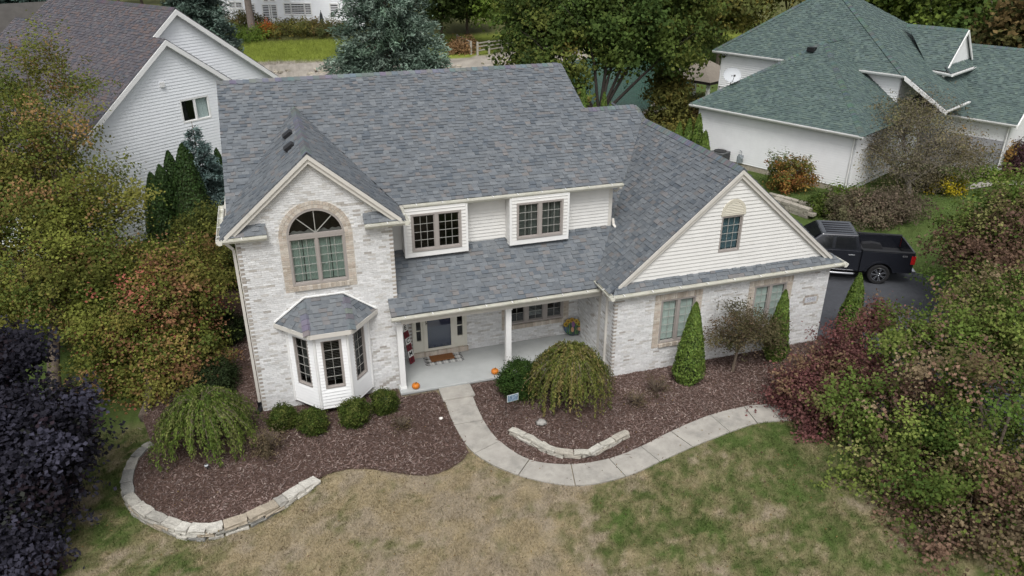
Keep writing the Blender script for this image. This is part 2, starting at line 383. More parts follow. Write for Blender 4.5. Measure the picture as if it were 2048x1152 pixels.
def chips(name, poly, n, seed):
    r = np.random.default_rng(seed); P = np.array(poly); lo, hi = P.min(0), P.max(0)
    x = r.uniform(lo[0], hi[0], n*3); y = r.uniform(lo[1], hi[1], n*3); k = inpoly(x, y, poly) & (y < 7); x, y = x[k][:n], y[k][:n]; n = len(x)
    sp = r.random(n) < 0.08; x = x+np.where(sp, r.normal(0, 0.09, n), 0); y = y-np.where(sp & (y < -1.4), np.abs(r.normal(0, 0.09, n)), 0)
    th = r.uniform(0, 2*math.pi, n); L = r.uniform(0.02, 0.075, n)*(1+(r.random(n) < 0.06)); W = r.uniform(0.006, 0.018, n)
    t = np.stack([np.cos(th), np.sin(th), r.normal(0, 0.25, n)], 1); b = np.stack([-np.sin(th), np.cos(th), r.normal(0, 0.3, n)], 1)
    c = np.stack([x, y, 0.030+r.uniform(0, 0.025, n)], 1)
    v = np.stack([c-t*L[:, None]-b*W[:, None]*0.4, c-b*W[:, None]+t*L[:, None]*0.2, c+t*L[:, None], c+b*W[:, None]], 1)
    pal = np.array([(0.122, 0.082, 0.070), (0.156, 0.108, 0.094), (0.188, 0.139, 0.124), (0.225, 0.175, 0.160), (0.28, 0.228, 0.20), (0.088, 0.056, 0.046), (0.34, 0.28, 0.24)])
    ci = r.choice(7, n, p=(0.31, 0.31, 0.18, 0.09, 0.03, 0.07, 0.01)); cc = pal[ci]*r.uniform(0.8, 1.2, (n, 1))
    patch = 0.5*fbm(x*1.3, y*1.3, 44)[:, None]+0.5*fbm(x*0.45, y*0.45, 47, 2)[:, None]; cc = cc*(0.42+1.16*patch)
    return link(name, soup_mesh(name, v.reshape(-1, 3), 4, cc), M_CHIP, None, 'stuff')
tag(chips('mulch_chips', bedA, 26000, 1), 'brown wood mulch chips covering the bed in front of the bay window', 'mulch')
tag(chips('mulch_chips', bedB, 26000, 2), 'brown wood mulch chips covering the bed beside the curved path', 'mulch')

# grass blades
def grass(name, lab, x0, x1, y0, y1, n, hgt, seed, polys):
    r = np.random.default_rng(seed); x = r.uniform(x0, x1, n); y = r.uniform(y0, y1, n)
    k = np.ones(n, bool)
    for p in polys: k &= ~inpoly(x, y, p)
    x, y = x[k], y[k]; n = len(x); z = hground(x, y)
    th = r.uniform(0, 2*math.pi, n); tuft = fbm(x*3, y*3, 77); hh = hgt*r.uniform(0.5, 1.3, n)*(0.5+tuft); w = r.uniform(0.006, 0.012, n)
    d = np.stack([np.cos(th), np.sin(th), np.zeros(n)], 1); lean = np.stack([r.normal(0, 0.6, n), r.normal(0, 0.6, n), np.ones(n)], 1)
    c = np.stack([x, y, z-0.005], 1)
    v = np.stack([c-d*w[:, None], c+d*w[:, None], c+lean*hh[:, None]], 1)
    col = ground_col(x, y)*r.uniform(0.7, 1.6, (n, 1))*np.array([1, 1.0, 0.95])
    o = link(name, soup_mesh(name, v.reshape(-1, 3), 3, col), M_GRASS, None, 'stuff'); tag(o, lab, 'grass')
pathpoly = [tuple(np.array(p)+nrm(np.array(q_)-np.array(p))*0.05) for p, q_ in zip(SO, SI)]+[tuple(p) for p in SI[::-1]]
bedA_in = [tuple(np.array(p)*0.985+np.array([1.0, -1.5])*0.015) for p in bedA]
wallpoly = [tuple(p) for p in STP]+[(1, -0.5), (-2, 2)]
grass('lawn_grass', 'patchy short lawn grass, dry tan and green, in front of the house', -9, 19, -11, 0.5, 400000, 0.055, 5, [pathpoly, bedA_in, bedB, wallpoly, DRIVE])
grass('side_lawn_grass', 'green side lawn grass between the driveway and the green roofed house', 18, 46, 0, 16, 90000, 0.07, 6, [DRIVE])
grass('meadow_grass', 'bright green grass on the far bank of the pond', -8, 18, 62.5, 75, 60000, 0.28, 8, [POND])

# fallen leaves on lawn, path and mulch
rfl = np.random.default_rng(12); nfl = 900; xf = np.concatenate([rfl.normal(-3.5, 2.5, 300), rfl.normal(12, 3.5, 400), rfl.uniform(-4, 12, 200)]); yf = rfl.uniform(-9.5, -1.0, nfl)
zf_ = np.maximum(hground(xf, yf), 0)+0.05; tf = rfl.uniform(0, 6.28, nfl); lf = rfl.uniform(0.014, 0.032, nfl)
tt = np.stack([np.cos(tf), np.sin(tf), rfl.normal(0, 0.3, nfl)], 1); bt = np.stack([-np.sin(tf), np.cos(tf), rfl.normal(0, 0.3, nfl)], 1); cf_ = np.stack([xf, yf, zf_], 1)
vf = np.stack([cf_-tt*lf[:, None], cf_-bt*lf[:, None]*0.6, cf_+tt*lf[:, None], cf_+bt*lf[:, None]*0.6], 1).reshape(-1, 3)
kf = inpoly(xf, yf, [(10.2, -1.4), (18.3, -1.4), (18.3, 1), (10.2, 1)]) | inpoly(xf, yf, [(-1, -0.6), (10.2, -0.6), (10.2, 1), (-1, 1)]); vf = vf.reshape(-1, 4, 3)[~kf].reshape(-1, 3)
tag(link('fallen_leaves', soup_mesh('fallen_leaves', vf, 4, np.array([(0.20, 0.12, 0.05), (0.12, 0.06, 0.05), (0.26, 0.19, 0.08), (0.09, 0.06, 0.04)])[rfl.integers(0, 4, (~kf).sum())]), M_LEAF, None, 'stuff'), 'scattered small brown fallen leaves on the front lawn', 'leaves')
# ---------------------------------------------------------------- building kit
Zh = V3(0, 0, 1)
def pkey(c): return round(c[0], 3), round(c[1], 3), round(c[2], 3)
UNIT = {}
def unit_mesh(kind, col, mt):
    k = (kind, pkey(col), mt.name)
    if k in UNIT: return UNIT[k]
    b = MB(); b.col = tuple(col)
    if kind == 'brick':
        b.obox((0, 0, 0), np.eye(3), (1, 1, 1)); me = b.mesh('brick')
    elif kind == 'shingle':      # x -1..1, y 0..1 up the slope, z thickness
        b.poly([(-1, 0, 0), (1, 0, 0), (1, 1, 0), (-1, 1, 0), (-1, 0, 1), (1, 0, 1), (1, 1, 0.15), (-1, 1, 0.15)],
               [(3, 2, 1, 0), (4, 5, 6, 7), (0, 1, 5, 4), (1, 2, 6, 5), (2, 3, 7, 6), (3, 0, 4, 7)]); me = b.mesh('shingle')
    elif kind == 'board':        # x -1..1 length, z 0..1 height, y outward
        b.poly([(-1, 0, 0), (1, 0, 0), (1, 0, 1), (-1, 0, 1), (-1, 1, 0), (1, 1, 0), (1, 0.9, 0.12), (-1, 0.9, 0.12), (1, 0.15, 1), (-1, 0.15, 1)],
               [(0, 4, 5, 1), (4, 7, 6, 5), (7, 9, 8, 6), (9, 3, 2, 8), (0, 3, 9, 7, 4), (1, 5, 6, 8, 2), (0, 1, 2, 3)]); me = b.mesh('siding_board')
    elif kind == 'pane':
        b.face([(-1, 0, -1), (1, 0, -1), (1, 0, 1), (-1, 0, 1)]); me = b.mesh('pane')
    me.materials.append(mt); UNIT[k] = me
    return me
def place(name, me, c, ax, sc, parent):
    o = bpy.data.objects.new(name, me); COL.objects.link(o)
    M = Matrix.Identity(4)
    for j in range(3):
        for i in range(3): M[i][j] = float(ax[j][i]*sc[j])
        M[j][3] = float(c[j])
    if parent is not None:
        o.parent = parent
        M = wpos(parent).inverted() @ M
    o.matrix_basis = M
    return o
def clip_rect(poly, x0, x1, y0, y1):
    for ax, lim, keep in ((0, x0, 1), (0, x1, -1), (1, y0, 1), (1, y1, -1)):
        out = []; n = len(poly)
        for i in range(n):
            a, b = poly[i], poly[(i+1) % n]; da, db = (a[ax]-lim)*keep, (b[ax]-lim)*keep
            if da >= 0: out.append(a)
            if (da > 0) != (db > 0) and da != db:
                t = da/(da-db); out.append((a[0]+t*(b[0]-a[0]), a[1]+t*(b[1]-a[1])))
        poly = out
        if len(poly) < 3: return []
    return poly
class Roof:
    """deck with shingle courses; the 300 nearest shingles become parts, the rest one part"""
    def __init__(s, pal, w): s.pal = pal; s.w = w; s.deck = MB(); s.full = []; s.rest = MB(); s.r = random.Random(11)
    def plane(s, pts, expo=0.14, wid=(0.12, 0.27), thick=0.05):
        P = [np.asarray(p, float) for p in pts]; n = np.zeros(3)
        for i in range(len(P)): n += np.cross(P[i]-P[0], P[(i+1) % len(P)]-P[0])
        n = nrm(n); n = n if n[2] > 0 else -n
        v = nrm(Zh-n*n[2]); u = np.cross(v, n); O = P[0]
        p2 = [((p-O)@u, (p-O)@v) for p in P]
        s.deck.prism(P, -n*thick)
        us = [p[0] for p in p2]; vs_ = [p[1] for p in p2]
        A = np.array(p2); c2 = A.mean(0); k = 0
        vv = min(vs_)-0.0
        while vv < max(vs_)-0.01:
            x = min(us)-s.r.uniform(0, wid[1]); prev = None
            while x < max(us):
                w = s.r.uniform(*wid); t = s.r.choice((0.007, 0.009, 0.026, 0.030)); ci = s.r.choices(range(len(s.pal)), s.w)[0]
                if prev is not None and abs(t-prev) < 0.004 and s.r.random() < 0.6: t = 0.028 if t < 0.012 else 0.008
                prev = t
                pc = clip_rect(p2, x+0.002, x+w-0.002, vv, vv+expo+0.03)
                if len(pc) >= 3:
                    ar = 0.5*abs(sum(pc[i][0]*pc[(i+1) % len(pc)][1]-pc[(i+1) % len(pc)][0]*pc[i][1] for i in range(len(pc))))
                    full = ar > 0.985*(w-0.004)*(expo+0.03)
                    j = s.r.uniform(0.88, 1.12)
                    if full: s.full.append((O+u*(x+w/2)+v*vv+n*0.002, (u, v, n), (w/2-0.002, expo+0.03, t), ci))
                    elif ar > 0.0008:
                        col = tuple(c*j for c in s.pal[ci])
                        f = lambda a, top: O+u*a[0]+v*a[1]+n*(0.002+(t*(1-0.85*(a[1]-vv)/(expo+0.03)) if top else 0))
                        m = len(pc); s.rest.poly([f(a, 0) for a in pc]+[f(a, 1) for a in pc], [tuple(range(m, 2*m))]+[(i, (i+1) % m, m+(i+1) % m, m+i) for i in range(m)], col)
                x += w
            vv += expo
    def cap(s, p, q, tilt=0.0, step=0.15, w=0.15, ang=0.7):
        """ridge or hip caps from p to q"""
        p, q = np.asarray(p, float), np.asarray(q, float); L = np.linalg.norm(q-p); d = (q-p)/L; sd = nrm(np.cross(d, Zh)); up = np.cross(sd, d)
        n = int(L/step)
        for i in range(n):
            a = p+d*i*step; b = p+d*(i*step+step+0.03); col = tuple(c*s.r.uniform(0.85, 1.15) for c in s.pal[s.r.choice((0, 0, 1, 2))])
            dz = -ang*w; hi, lo = 0.040, 0.022
            A = [a-sd*w+up*(dz+hi), a+up*(hi+0.012), a+sd*w+up*(dz+hi), b-sd*w+up*(dz+lo), b+up*(lo+0.012), b+sd*w+up*(dz+lo)]
            B = [x-up*0.02 for x in A]
            s.rest.poly(A+B, [(0, 1, 4, 3), (1, 2, 5, 4), (6, 9, 10, 7), (7, 10, 11, 8), (0, 6, 7, 1), (1, 7, 8, 2), (0, 3, 9, 6), (2, 8, 11, 5)], col)
    def finish(s, parent, limit=300):
        deck = s.deck.build('roof', M_DECK, parent)
        f = sorted(s.full, key=lambda a: np.linalg.norm(a[0]-CAM))
        for c, ax, sc, ci in f[:limit]:
            place('shingle', unit_mesh('shingle', s.pal[ci], M_SHING), c, ax, sc, deck)
        for c, ax, sc, ci in f[limit:]:
            u, v, n = ax; w, e, t = sc; j = s.r.uniform(0.88, 1.12)
            P = [c-u*w, c+u*w, c+u*w+v*e, c-u*w+v*e, c-u*w+n*t, c+u*w+n*t, c+u*w+v*e+n*t*0.15, c-u*w+v*e+n*t*0.15]
            s.rest.poly(P, [(4, 5, 6, 7), (0, 1, 5, 4), (1, 2, 6, 5), (3, 0, 4, 7)], tuple(x*j for x in s.pal[ci]))
        s.rest.build('shingles', M_SHING, deck, 'stuff')
        return deck
class Bricks:
    def __init__(s): s.b = []; s.r = random.Random(5)
    WHITE = [(0.69, 0.69, 0.69), (0.65, 0.65, 0.648), (0.735, 0.737, 0.738), (0.605, 0.595, 0.58), (0.53, 0.512, 0.488), (0.44, 0.415, 0.385)]
    WW = (0.32, 0.25, 0.25, 0.105, 0.05, 0.025)
    TAN = [(0.54, 0.485, 0.42), (0.49, 0.435, 0.37), (0.59, 0.54, 0.475), (0.44, 0.38, 0.315), (0.52, 0.45, 0.385)]
    GREY = [(0.40, 0.365, 0.325), (0.46, 0.42, 0.375), (0.35, 0.315, 0.28)]
    def pick(s, kind):
        if kind == 'w': return s.r.choices(s.WHITE, s.WW)[0]
        return s.r.choice(s.TAN if kind == 't' else s.GREY)
    def add(s, c, u, n, z, hx, hz, kind, dep=0.012): s.b.append((np.asarray(c, float)+n*s.r.uniform(-0.002, 0.003), (u, n, z), (hx, dep, hz), s.pick(kind)))
    def wall(s, O, u, n, z0, z1, xr, opens=(), quoins=(), course=0.0635, bl=0.205):
        """running bond; xr(z) -> (x0,x1); opens: (x0,x1,zb,zt) rectangles or callables f(x,z)->bool"""
        O = np.asarray(O, float); k = 0; z = z0
        while z+course*0.5 < z1:
            zc = z+course/2; x0, x1 = xr(zc)
            spans = [(x0, x1)]
            for o in opens:
                if callable(o): continue
                if o[2] < zc < o[3]:
                    ns = []
                    for a, b in spans:
                        if o[1] <= a or o[0] >= b: ns.append((a, b)); continue
                        if o[0] > a: ns.append((a, o[0]))
                        if o[1] < b: ns.append((o[1], b))
                    spans = ns
            for a, b in spans:
                x = math.floor(a/bl)*bl+(0.5*bl if k % 2 else 0)
                if x > a: x -= bl
                while x < b:
                    p, q_ = max(x, a), min(x+bl, b); x += bl
                    if q_-p < 0.03: continue
                    xm = (p+q_)/2
                    if any(callable(o) and o(xm, zc) for o in opens): continue
                    kind = 'w'
                    for qd in quoins:
                        if abs(xm-qd) < 0.075 and q_-p < 0.15 and k % 2 == 1: kind = 'g'
                    s.add(O+u*xm+Zh*zc, u, n, Zh, (q_-p)/2-0.004, course/2-0.004, kind)
            z += course; k += 1
    def finish(s, parent, limit=300):
        f = sorted(s.b, key=lambda a: np.linalg.norm(a[0]-CAM)); rest = MB()
        for c, ax, sc, col in f[:limit]: place('brick', unit_mesh('brick', col, M_BRICK), c, ax, sc, parent)
        for c, ax, sc, col in f[limit:]:
            j = s.r.uniform(0.92, 1.08); rest.obox(c, ax, sc, tuple(x*j for x in col))
        rest.build('bricks', M_BRICK, parent, 'stuff')
def wall_mesh(mb, O, u, n, xs, top, opens=(), zb=0.0, thick=0.10):
    """strips of a wall between the x's; top(x); opens: (x0,x1,zbot(x),ztop(x))"""
    O = np.asarray(O, float); X = sorted(set(list(xs)+[v for o in opens for v in o[0:2]]+[v for o in opens if len(o) > 4 for v in o[4]]))
    for a, b in zip(X[:-1], X[1:]):
        if b-a < 1e-4: continue
        m = (a+b)/2; iv = [(lambda x: zb, top)]
        for o in opens:
            if o[0] <= m <= o[1]:
                f0 = o[2] if callable(o[2]) else (lambda x, v=o[2]: v); f1 = o[3] if callable(o[3]) else (lambda x, v=o[3]: v)
                lo, hi = iv.pop(); iv += [(lo, f0), (f1, hi)]
        iv = sorted(iv, key=lambda t: t[0](m))
        e = 1e-5
        for lo, hi in iv:
            if hi(m)-lo(m) < 1e-4: continue
            mb.prism([O+u*a+Zh*lo(a+e), O+u*b+Zh*lo(b-e), O+u*b+Zh*hi(b-e), O+u*a+Zh*hi(a+e)], -n*thick)
def siding(parent, O, u, n, z0, z1, xr, opens=(), expo=0.108, mt=None, dep=0.034, name='siding_board', stuff_beyond=400):
    O = np.asarray(O, float); z = z0; cnt = 0
    while z < z1-0.01:
        h = min(expo, z1-z); zc = z+h/2; x0, x1 = xr(zc); spans = [(x0, x1)] if x1 > x0+0.02 else []
        for o in opens:
            if o[2] < zc < o[3]:
                ns = []
                for a, b in spans:
                    if o[1] <= a or o[0] >= b: ns.append((a, b)); continue
                    if o[0] > a+0.01: ns.append((a, o[0]))
                    if o[1] < b-0.01: ns.append((o[1], b))
                spans = ns
        for a, b in spans:
            place(name, unit_mesh('board', (0.7, 0.7, 0.7), mt), O+u*(a+b)/2+Zh*z, (u, n, Zh), ((b-a)/2, dep, h+0.006), parent); cnt += 1
        z += expo
def window(parent, O, u, n, w, h, sashes=2, cols=3, rows=4, fw=0.055, mull=0.07, mframe=None, glass=None, inside='dark', stool=True, blind=None, name='window', munt=0.0055, rad=None):
    """O bottom-left of the frame's outer edge on the wall face"""
    mframe = mframe or M_FRAME; glass = glass or G_CLEAR; O = np.asarray(O, float)
    mb = MB(); q = lambda x, z, d: O+u*x+Zh*z+n*d
    def bar(x0, x1, z0, z1, d0, d1, b=mb): b.obox(q((x0+x1)/2, (z0+z1)/2, (d0+d1)/2), (u, n, Zh), ((x1-x0)/2, abs(d1-d0)/2, (z1-z0)/2))
    bar(0, fw, 0, h, -0.09, 0.022); bar(w-fw, w, 0, h, -0.09, 0.022); bar(fw, w-fw, 0, fw*1.1, -0.09, 0.026); bar(fw, w-fw, h-fw, h, -0.09, 0.022)
    sw = (w-2*fw-mull*(sashes-1))/sashes
    for k in range(sashes-1):
        x = fw+sw*(k+1)+mull*k; bar(x, x+mull, fw*1.1, h-fw, -0.09, 0.018)
    o = mb.build(name, mframe, parent)
    ms = MB(); sfr = MB(); me = unit_mesh('pane', (0.5, 0.5, 0.5), glass); room = MB()
    for k in range(sashes):
        x0 = fw+k*(sw+mull); z0 = fw*1.1; H = h-fw-z0; s = 0.026
        for a in ((x0, x0+s, z0, z0+H), (x0+sw-s, x0+sw, z0, z0+H), (x0+s, x0+sw-s, z0, z0+s), (x0+s, x0+sw-s, z0+H-s, z0+H)): bar(*a, -0.06, -0.012, sfr)
        gx0, gz0, gw, gh = x0+s, z0+s, sw-2*s, H-2*s
        for i in range(cols):
            for j in range(rows):
                place('pane', me, q(gx0+gw*(i+0.5)/cols, gz0+gh*(j+0.5)/rows, -0.036), (u, n, Zh), (gw/cols/2, 1, gh/rows/2), o)
        for i in range(1, cols): bar(gx0+gw*i/cols-munt, gx0+gw*i/cols+munt, gz0, gz0+gh, -0.034, -0.022, ms)
        for j in range(1, rows): bar(gx0, gx0+gw, gz0+gh*j/rows-munt, gz0+gh*j/rows+munt, -0.0345, -0.0215, ms)
        if blind and k in blind:
            nb = int(gh*0.93/0.05); bl = MB()
            for j in range(nb): bl.obox(q(gx0+gw/2, gz0+gh-0.03-j*0.05, -0.085), (u, nrm(n+Zh*0.9), nrm(Zh-n*0.9)), (gw/2-0.01, 0.021, 0.0015))
            bl.build('blind', mat('blind_slats', (0.62, 0.63, 0.64), 0.6, 0.03), o)
        if inside in ('curtain', 'sheer'):
            cu = MB(); nn = 40; cm = mat('curtain_'+inside, (0.70, 0.72, 0.70) if inside == 'sheer' else (0.58, 0.62, 0.60), 0.9, 0.06, transl=0.0)
            fr = 1.0 if inside == 'sheer' else 0.86
            for side in ((0,) if inside == 'sheer' else (0, 1)):
                a0, a1 = (gx0, gx0+gw*fr) if inside == 'sheer' else ((gx0, gx0+gw*0.46) if side == 0 else (gx0+gw*0.50, gx0+gw))
                for i in range(nn):
                    xa, xb = a0+(a1-a0)*i/nn, a0+(a1-a0)*(i+1)/nn; da, db = (-0.10+0.02*math.sin(i*1.3), -0.10+0.02*math.sin((i+1)*1.3))
                    cu.face([q(xa, gz0, da), q(xb, gz0, db), q(xb, gz0+gh, db), q(xa, gz0+gh, da)])
            cu.build('curtain', cm, o)
    ms.build('muntins', M_MUNT, o); sfr.build('sash', mframe, o)
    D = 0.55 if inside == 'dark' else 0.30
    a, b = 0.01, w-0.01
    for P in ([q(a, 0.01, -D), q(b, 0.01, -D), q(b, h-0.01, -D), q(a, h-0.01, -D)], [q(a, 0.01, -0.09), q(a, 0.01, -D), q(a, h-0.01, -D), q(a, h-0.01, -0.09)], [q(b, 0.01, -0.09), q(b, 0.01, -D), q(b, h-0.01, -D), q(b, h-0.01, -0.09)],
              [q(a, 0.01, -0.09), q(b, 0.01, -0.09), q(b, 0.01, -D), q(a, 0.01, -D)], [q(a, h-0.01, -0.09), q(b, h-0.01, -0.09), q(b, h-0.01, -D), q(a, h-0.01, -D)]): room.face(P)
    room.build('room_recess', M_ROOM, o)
    return o
def gutter(parent, p, q, out, h=0.115, w=0.125, straps=0.75, cap=True, name='gutter', mt=None):
    """p,q: back top edge ends; out: horizontal outward dir"""
    p, q, out = np.asarray(p, float), np.asarray(q, float), np.asarray(out, float); d = nrm(q-p); mb = MB()
    prof = [(0, 0), (0, -h), (w*0.55, -h), (w*0.8, -h*0.55), (w*0.96, -h*0.4), (w, 0), (w-0.012, 0.0), (w-0.02, -0.012)]
    P = [[e+out*a+Zh*b for a, b in prof] for e in (p, q)]; m = len(prof)
    inn = [(0.006, 0), (0.006, -h+0.008), (w*0.53, -h+0.008), (w*0.76, -h*0.52), (w*0.92, -h*0.36), (w-0.012, -0.006)]
    for i in range(m-1): mb.face([P[0][i], P[1][i], P[1][i+1], P[0][i+1]])
    mi = MB()
    Q = [[e+out*a+Zh*b for a, b in inn] for e in (p, q)]
    for i in range(len(inn)-1): mb.face([Q[0][i], Q[0][i+1], Q[1][i+1], Q[1][i]])
    mb.prism([P[0][0]+Zh*0.003, P[1][0]+Zh*0.003, P[1][0]+Zh*0.003-out*0.02, P[0][0]+Zh*0.003-out*0.02], Zh*(-h))
    if cap:
        for e in (0, 1): mb.face(P[e][:6])
    o = mb.build(name, mt or M_GUT, parent)
    L = np.linalg.norm(q-p); k = max(1, int(L/straps))
    for i in range(k):
        c = p+d*(L*(i+0.5)/k); b = MB(); b.beam(c-out*0.01+Zh*0.004, c+out*(w-0.002)+Zh*0.004, 0.028, 0.006)
        b.build('strap', M_TRIMW, o)
    return o
def downspout(parent, pts, r=0.04, mt=None):
    mb = MB(); pts = [np.asarray(p, float) for p in pts]
    for a, b in zip(pts[:-1], pts[1:]): mb.beam(a, b, 0.075, 0.055, up=(0.13, -0.98, 0.1))
    return mb.build('downspout', mt or M_TRIM, parent, bevel=0.006)
def text_mesh(s, size, ext=0.004, bold=False):
    cu = bpy.data.curves.new('txt', 'FONT'); cu.body = s; cu.size = size; cu.extrude = ext; cu.align_x = 'CENTER'; cu.align_y = 'CENTER'
    if bold: cu.offset = size*0.02
    o = bpy.data.objects.new('txt', cu); COL.objects.link(o)
    dg = bpy.context.evaluated_depsgraph_get(); me = bpy.data.meshes.new_from_object(o.evaluated_get(dg)); bpy.data.objects.remove(o); bpy.data.curves.remove(cu)
    return me
def text(parent, s, c, u, n, size, mt, name='lettering', ext=0.003, up=None, bold=False):
    me = text_mesh(s, size, ext, bold); me.name = name
    if me.materials: me.materials.clear()
    me.materials.append(mt); u = nrm(u); n = nrm(n); return place(name, me, c, (u, np.cross(n, u), n), (1, 1, 1), parent)
# ---------------------------------------------------------------- the white brick house
ex, ey = V3(1, 0, 0), V3(0, 1, 0)
house = empty('brick_house', (0, 0, 0), 'two storey white brick house with grey shingle roof, arched window and bay', 'house')
SL = [(0.130, 0.144, 0.158), (0.114, 0.128, 0.143), (0.146, 0.159, 0.171), (0.150, 0.147, 0.149), (0.092, 0.108, 0.126), (0.158, 0.150, 0.147), (0.122, 0.136, 0.150)]
rf = Roof(SL, (0.28, 0.18, 0.18, 0.085, 0.09, 0.02, 0.165))
zm_ = lambda y: 5.53+0.484*(y-1.03)
zA = lambda x: 7.6-0.864*abs(x-2.05)
zp = lambda y: 3.1+0.63*y
P = lambda x, y, z: V3(x, y, z)
rf.plane([P(-0.2, 1.3, zm_(1.3)), P(2.05, 5.31, zm_(5.31)), P(2.05, 6.65, zm_(6.65)), P(-0.2, 6.65, zm_(6.65))])
rf.plane([P(4.48, 1.03, zm_(1.03)), P(11.55, 1.03, zm_(1.03)), P(11.55, 6.65, zm_(6.65)), P(2.05, 6.65, zm_(6.65)), P(2.05, 5.31, zm_(5.31))])
rf.plane([P(-0.37, -0.2, zA(-0.37)), P(2.05, -0.2, 7.6), P(2.05, 5.31, 7.6), P(-0.37, 0.97, zA(-0.37))])
rf.plane([P(4.47, -0.2, zA(4.47)), P(4.47, 0.97, zA(4.47)), P(2.05, 5.31, 7.6), P(2.05, -0.2, 7.6)])
rf.plane([P(3.83, -0.52, zp(-0.52)), P(10.22, -0.52, zp(-0.52)), P(10.4, 0, zp(0)), P(3.83, 0, zp(0))])
rf.plane([P(4.1, 0, zp(0)), P(10.4, 0, zp(0)), P(11.43, 1.4, zp(1.4)), P(4.1, 1.4, zp(1.4))])
rf.plane([P(11.36, 1.33, zp(1.33)), P(14.25, 5.24, zp(5.24)), P(14.22, 5.8, zp(5.8)), P(11.36, 5.8, zp(5.8))])
zg = lambda x: 6.4-0.857*abs(14.25-x)
rf.plane([P(10.2, -1.32, zg(10.2)), P(14.25, -1.32, 6.4), P(14.25, 5.24, 6.4), P(10.2, -0.27, zg(10.2))])
rf.plane([P(10.25, -1.47, 2.95), P(18.36, -1.47, 2.95), P(18.1, -1.2, 3.19), P(10.5, -1.2, 3.19)], expo=0.125)
rf.plane([P(-0.32, -0.185, 5.53), P(0.8, -0.185, 5.53), P(0.8, 0.0, 5.79), P(-0.05, 0.0, 5.79)], expo=0.12)
rf.plane([P(3.33, -0.185, 5.53), P(4.42, -0.185, 5.53), P(4.15, 0.0, 5.79), P(3.33, 0.0, 5.79)], expo=0.12)
bE = [P(0.64, 0.0, 2.83), P(1.52, -0.97, 2.80), P(2.63, -0.97, 2.80), P(3.50, 0.0, 2.83)]; bT = [P(1.51, 0.0, 3.46), P(2.60, 0.0, 3.46)]
rf.plane([bE[0], bE[1], bT[0]], expo=0.13); rf.plane([bE[1], bE[2], bT[1], bT[0]], expo=0.13); rf.plane([bE[2], bE[3], bT[1]], expo=0.13)
# slopes turned away from the street
for pts in ([P(-0.2, 6.65, 8.25), P(11.55, 6.65, 8.25), P(11.55, 12.27, 5.53), P(-0.2, 12.27, 5.53)], [P(14.25, -1.32, 6.4), P(18.42, -1.32, 2.83), P(18.42, 8, 2.83), P(14.25, 8, 6.4)], [P(11.4, 5.8, 6.754), P(14.22, 5.8, 6.754), P(14.22, 10.5, 3.8), P(11.4, 10.5, 3.8)]):
    rf.plane(pts, expo=0.15, wid=(0.3, 0.6))
rf.cap(P(-0.2, 6.65, 8.25), P(11.55, 6.65, 8.25), ang=0.47, step=0.2); rf.cap(P(2.05, -0.2, 7.6), P(2.05, 5.2, 7.6), ang=0.8, w=0.13)
rf.cap(P(14.25, -1.32, 6.4), P(14.25, 5.2, 6.4), ang=0.8, w=0.14); rf.cap(P(11.55, 5.8, 6.754), P(14.22, 5.8, 6.754), ang=0.6)
rf.cap(P(14.25, 5.2, 6.4), P(14.22, 5.8, 6.75), ang=0.7)
rf.cap(bE[1], bT[0]-V3(0, 0.05, 0.03), ang=0.5, w=0.16, step=0.17); rf.cap(bE[2], bT[1]-V3(0, 0.05, 0.03), ang=0.5, w=0.16, step=0.17)
roof = rf.finish(house)
# box vents on the left slope of the front gable
for px, py in ((578, 271), (581, 296)):
    d = pray(px, py); n = nrm(V3(-0.864, 0, 1)); c = CAM+d*((V3(2.05, 0, 7.6)-CAM)@n)/(d@n); v = nrm(V3(1, 0, 0.864))
    b = MB(); b.poly([c-v*0.13-ey*0.17+n*0.0, c-v*0.13+ey*0.17, c+v*0.16+ey*0.17, c+v*0.16-ey*0.17, c-v*0.15-ey*0.17+n*0.13, c-v*0.15+ey*0.17+n*0.13, c+v*0.12+ey*0.17+n*0.10, c+v*0.12-ey*0.17+n*0.10], [(0, 1, 2, 3), (4, 5, 6, 7), (0, 1, 5, 4), (1, 2, 6, 5), (2, 3, 7, 6), (3, 0, 4, 7)])
    b.build('roof_vent', M_BLACK, roof, bevel=0.01)

# walls: mortar backing and bricks
wm = MB()
arc = lambda x: 5.30+math.sqrt(max(0.0, 0.755**2-(x-2.045)**2))
arx = [1.29+1.51*k/20 for k in range(21)]
wall_mesh(wm, (0, 0, 0), ex, -ey, [0, 2.05, 4.10], lambda x: zA(x)-0.06, [(1.29, 2.80, 3.88, arc, arx)], thick=0.2)
wall_mesh(wm, (0, 0, 0), ey, -ex, [0, 1.3, 12.0], lambda y: 5.45, thick=0.2)
wall_mesh(wm, (4.1, 0.2, 0), ey, ex, [0, 1.2], lambda y: 5.45, thick=0.2)
wall_mesh(wm, (4.1, 1.45, 0), ex, -ey, [0, 6.35], lambda x: 2.75, [(0.60, 2.39, 0.33, 2.40), (3.80, 5.75, 0.82, 2.15)], thick=0.2)
wall_mesh(wm, (10.40, -1.33, 0), ex, -ey, [0, 7.65], lambda x: 2.92, [(1.57, 2.75, 0.95, 2.46), (4.87, 6.05, 0.95, 2.46)], thick=0.2)
wall_mesh(wm, (10.40, -1.33, 0), ey, -ex, [0, 2.78], lambda y: 2.9, thick=0.2)
wall_mesh(wm, (18.05, -1.33, 0), ey, ex, [0, 9.3], lambda y: 2.9, thick=0.2)
wall = wm.build('wall', M_MORTAR, house)
bk = Bricks()
def arch_hole(x, z): return (z > 5.2) and (math.hypot(x-2.045, z-5.30) < 1.0)
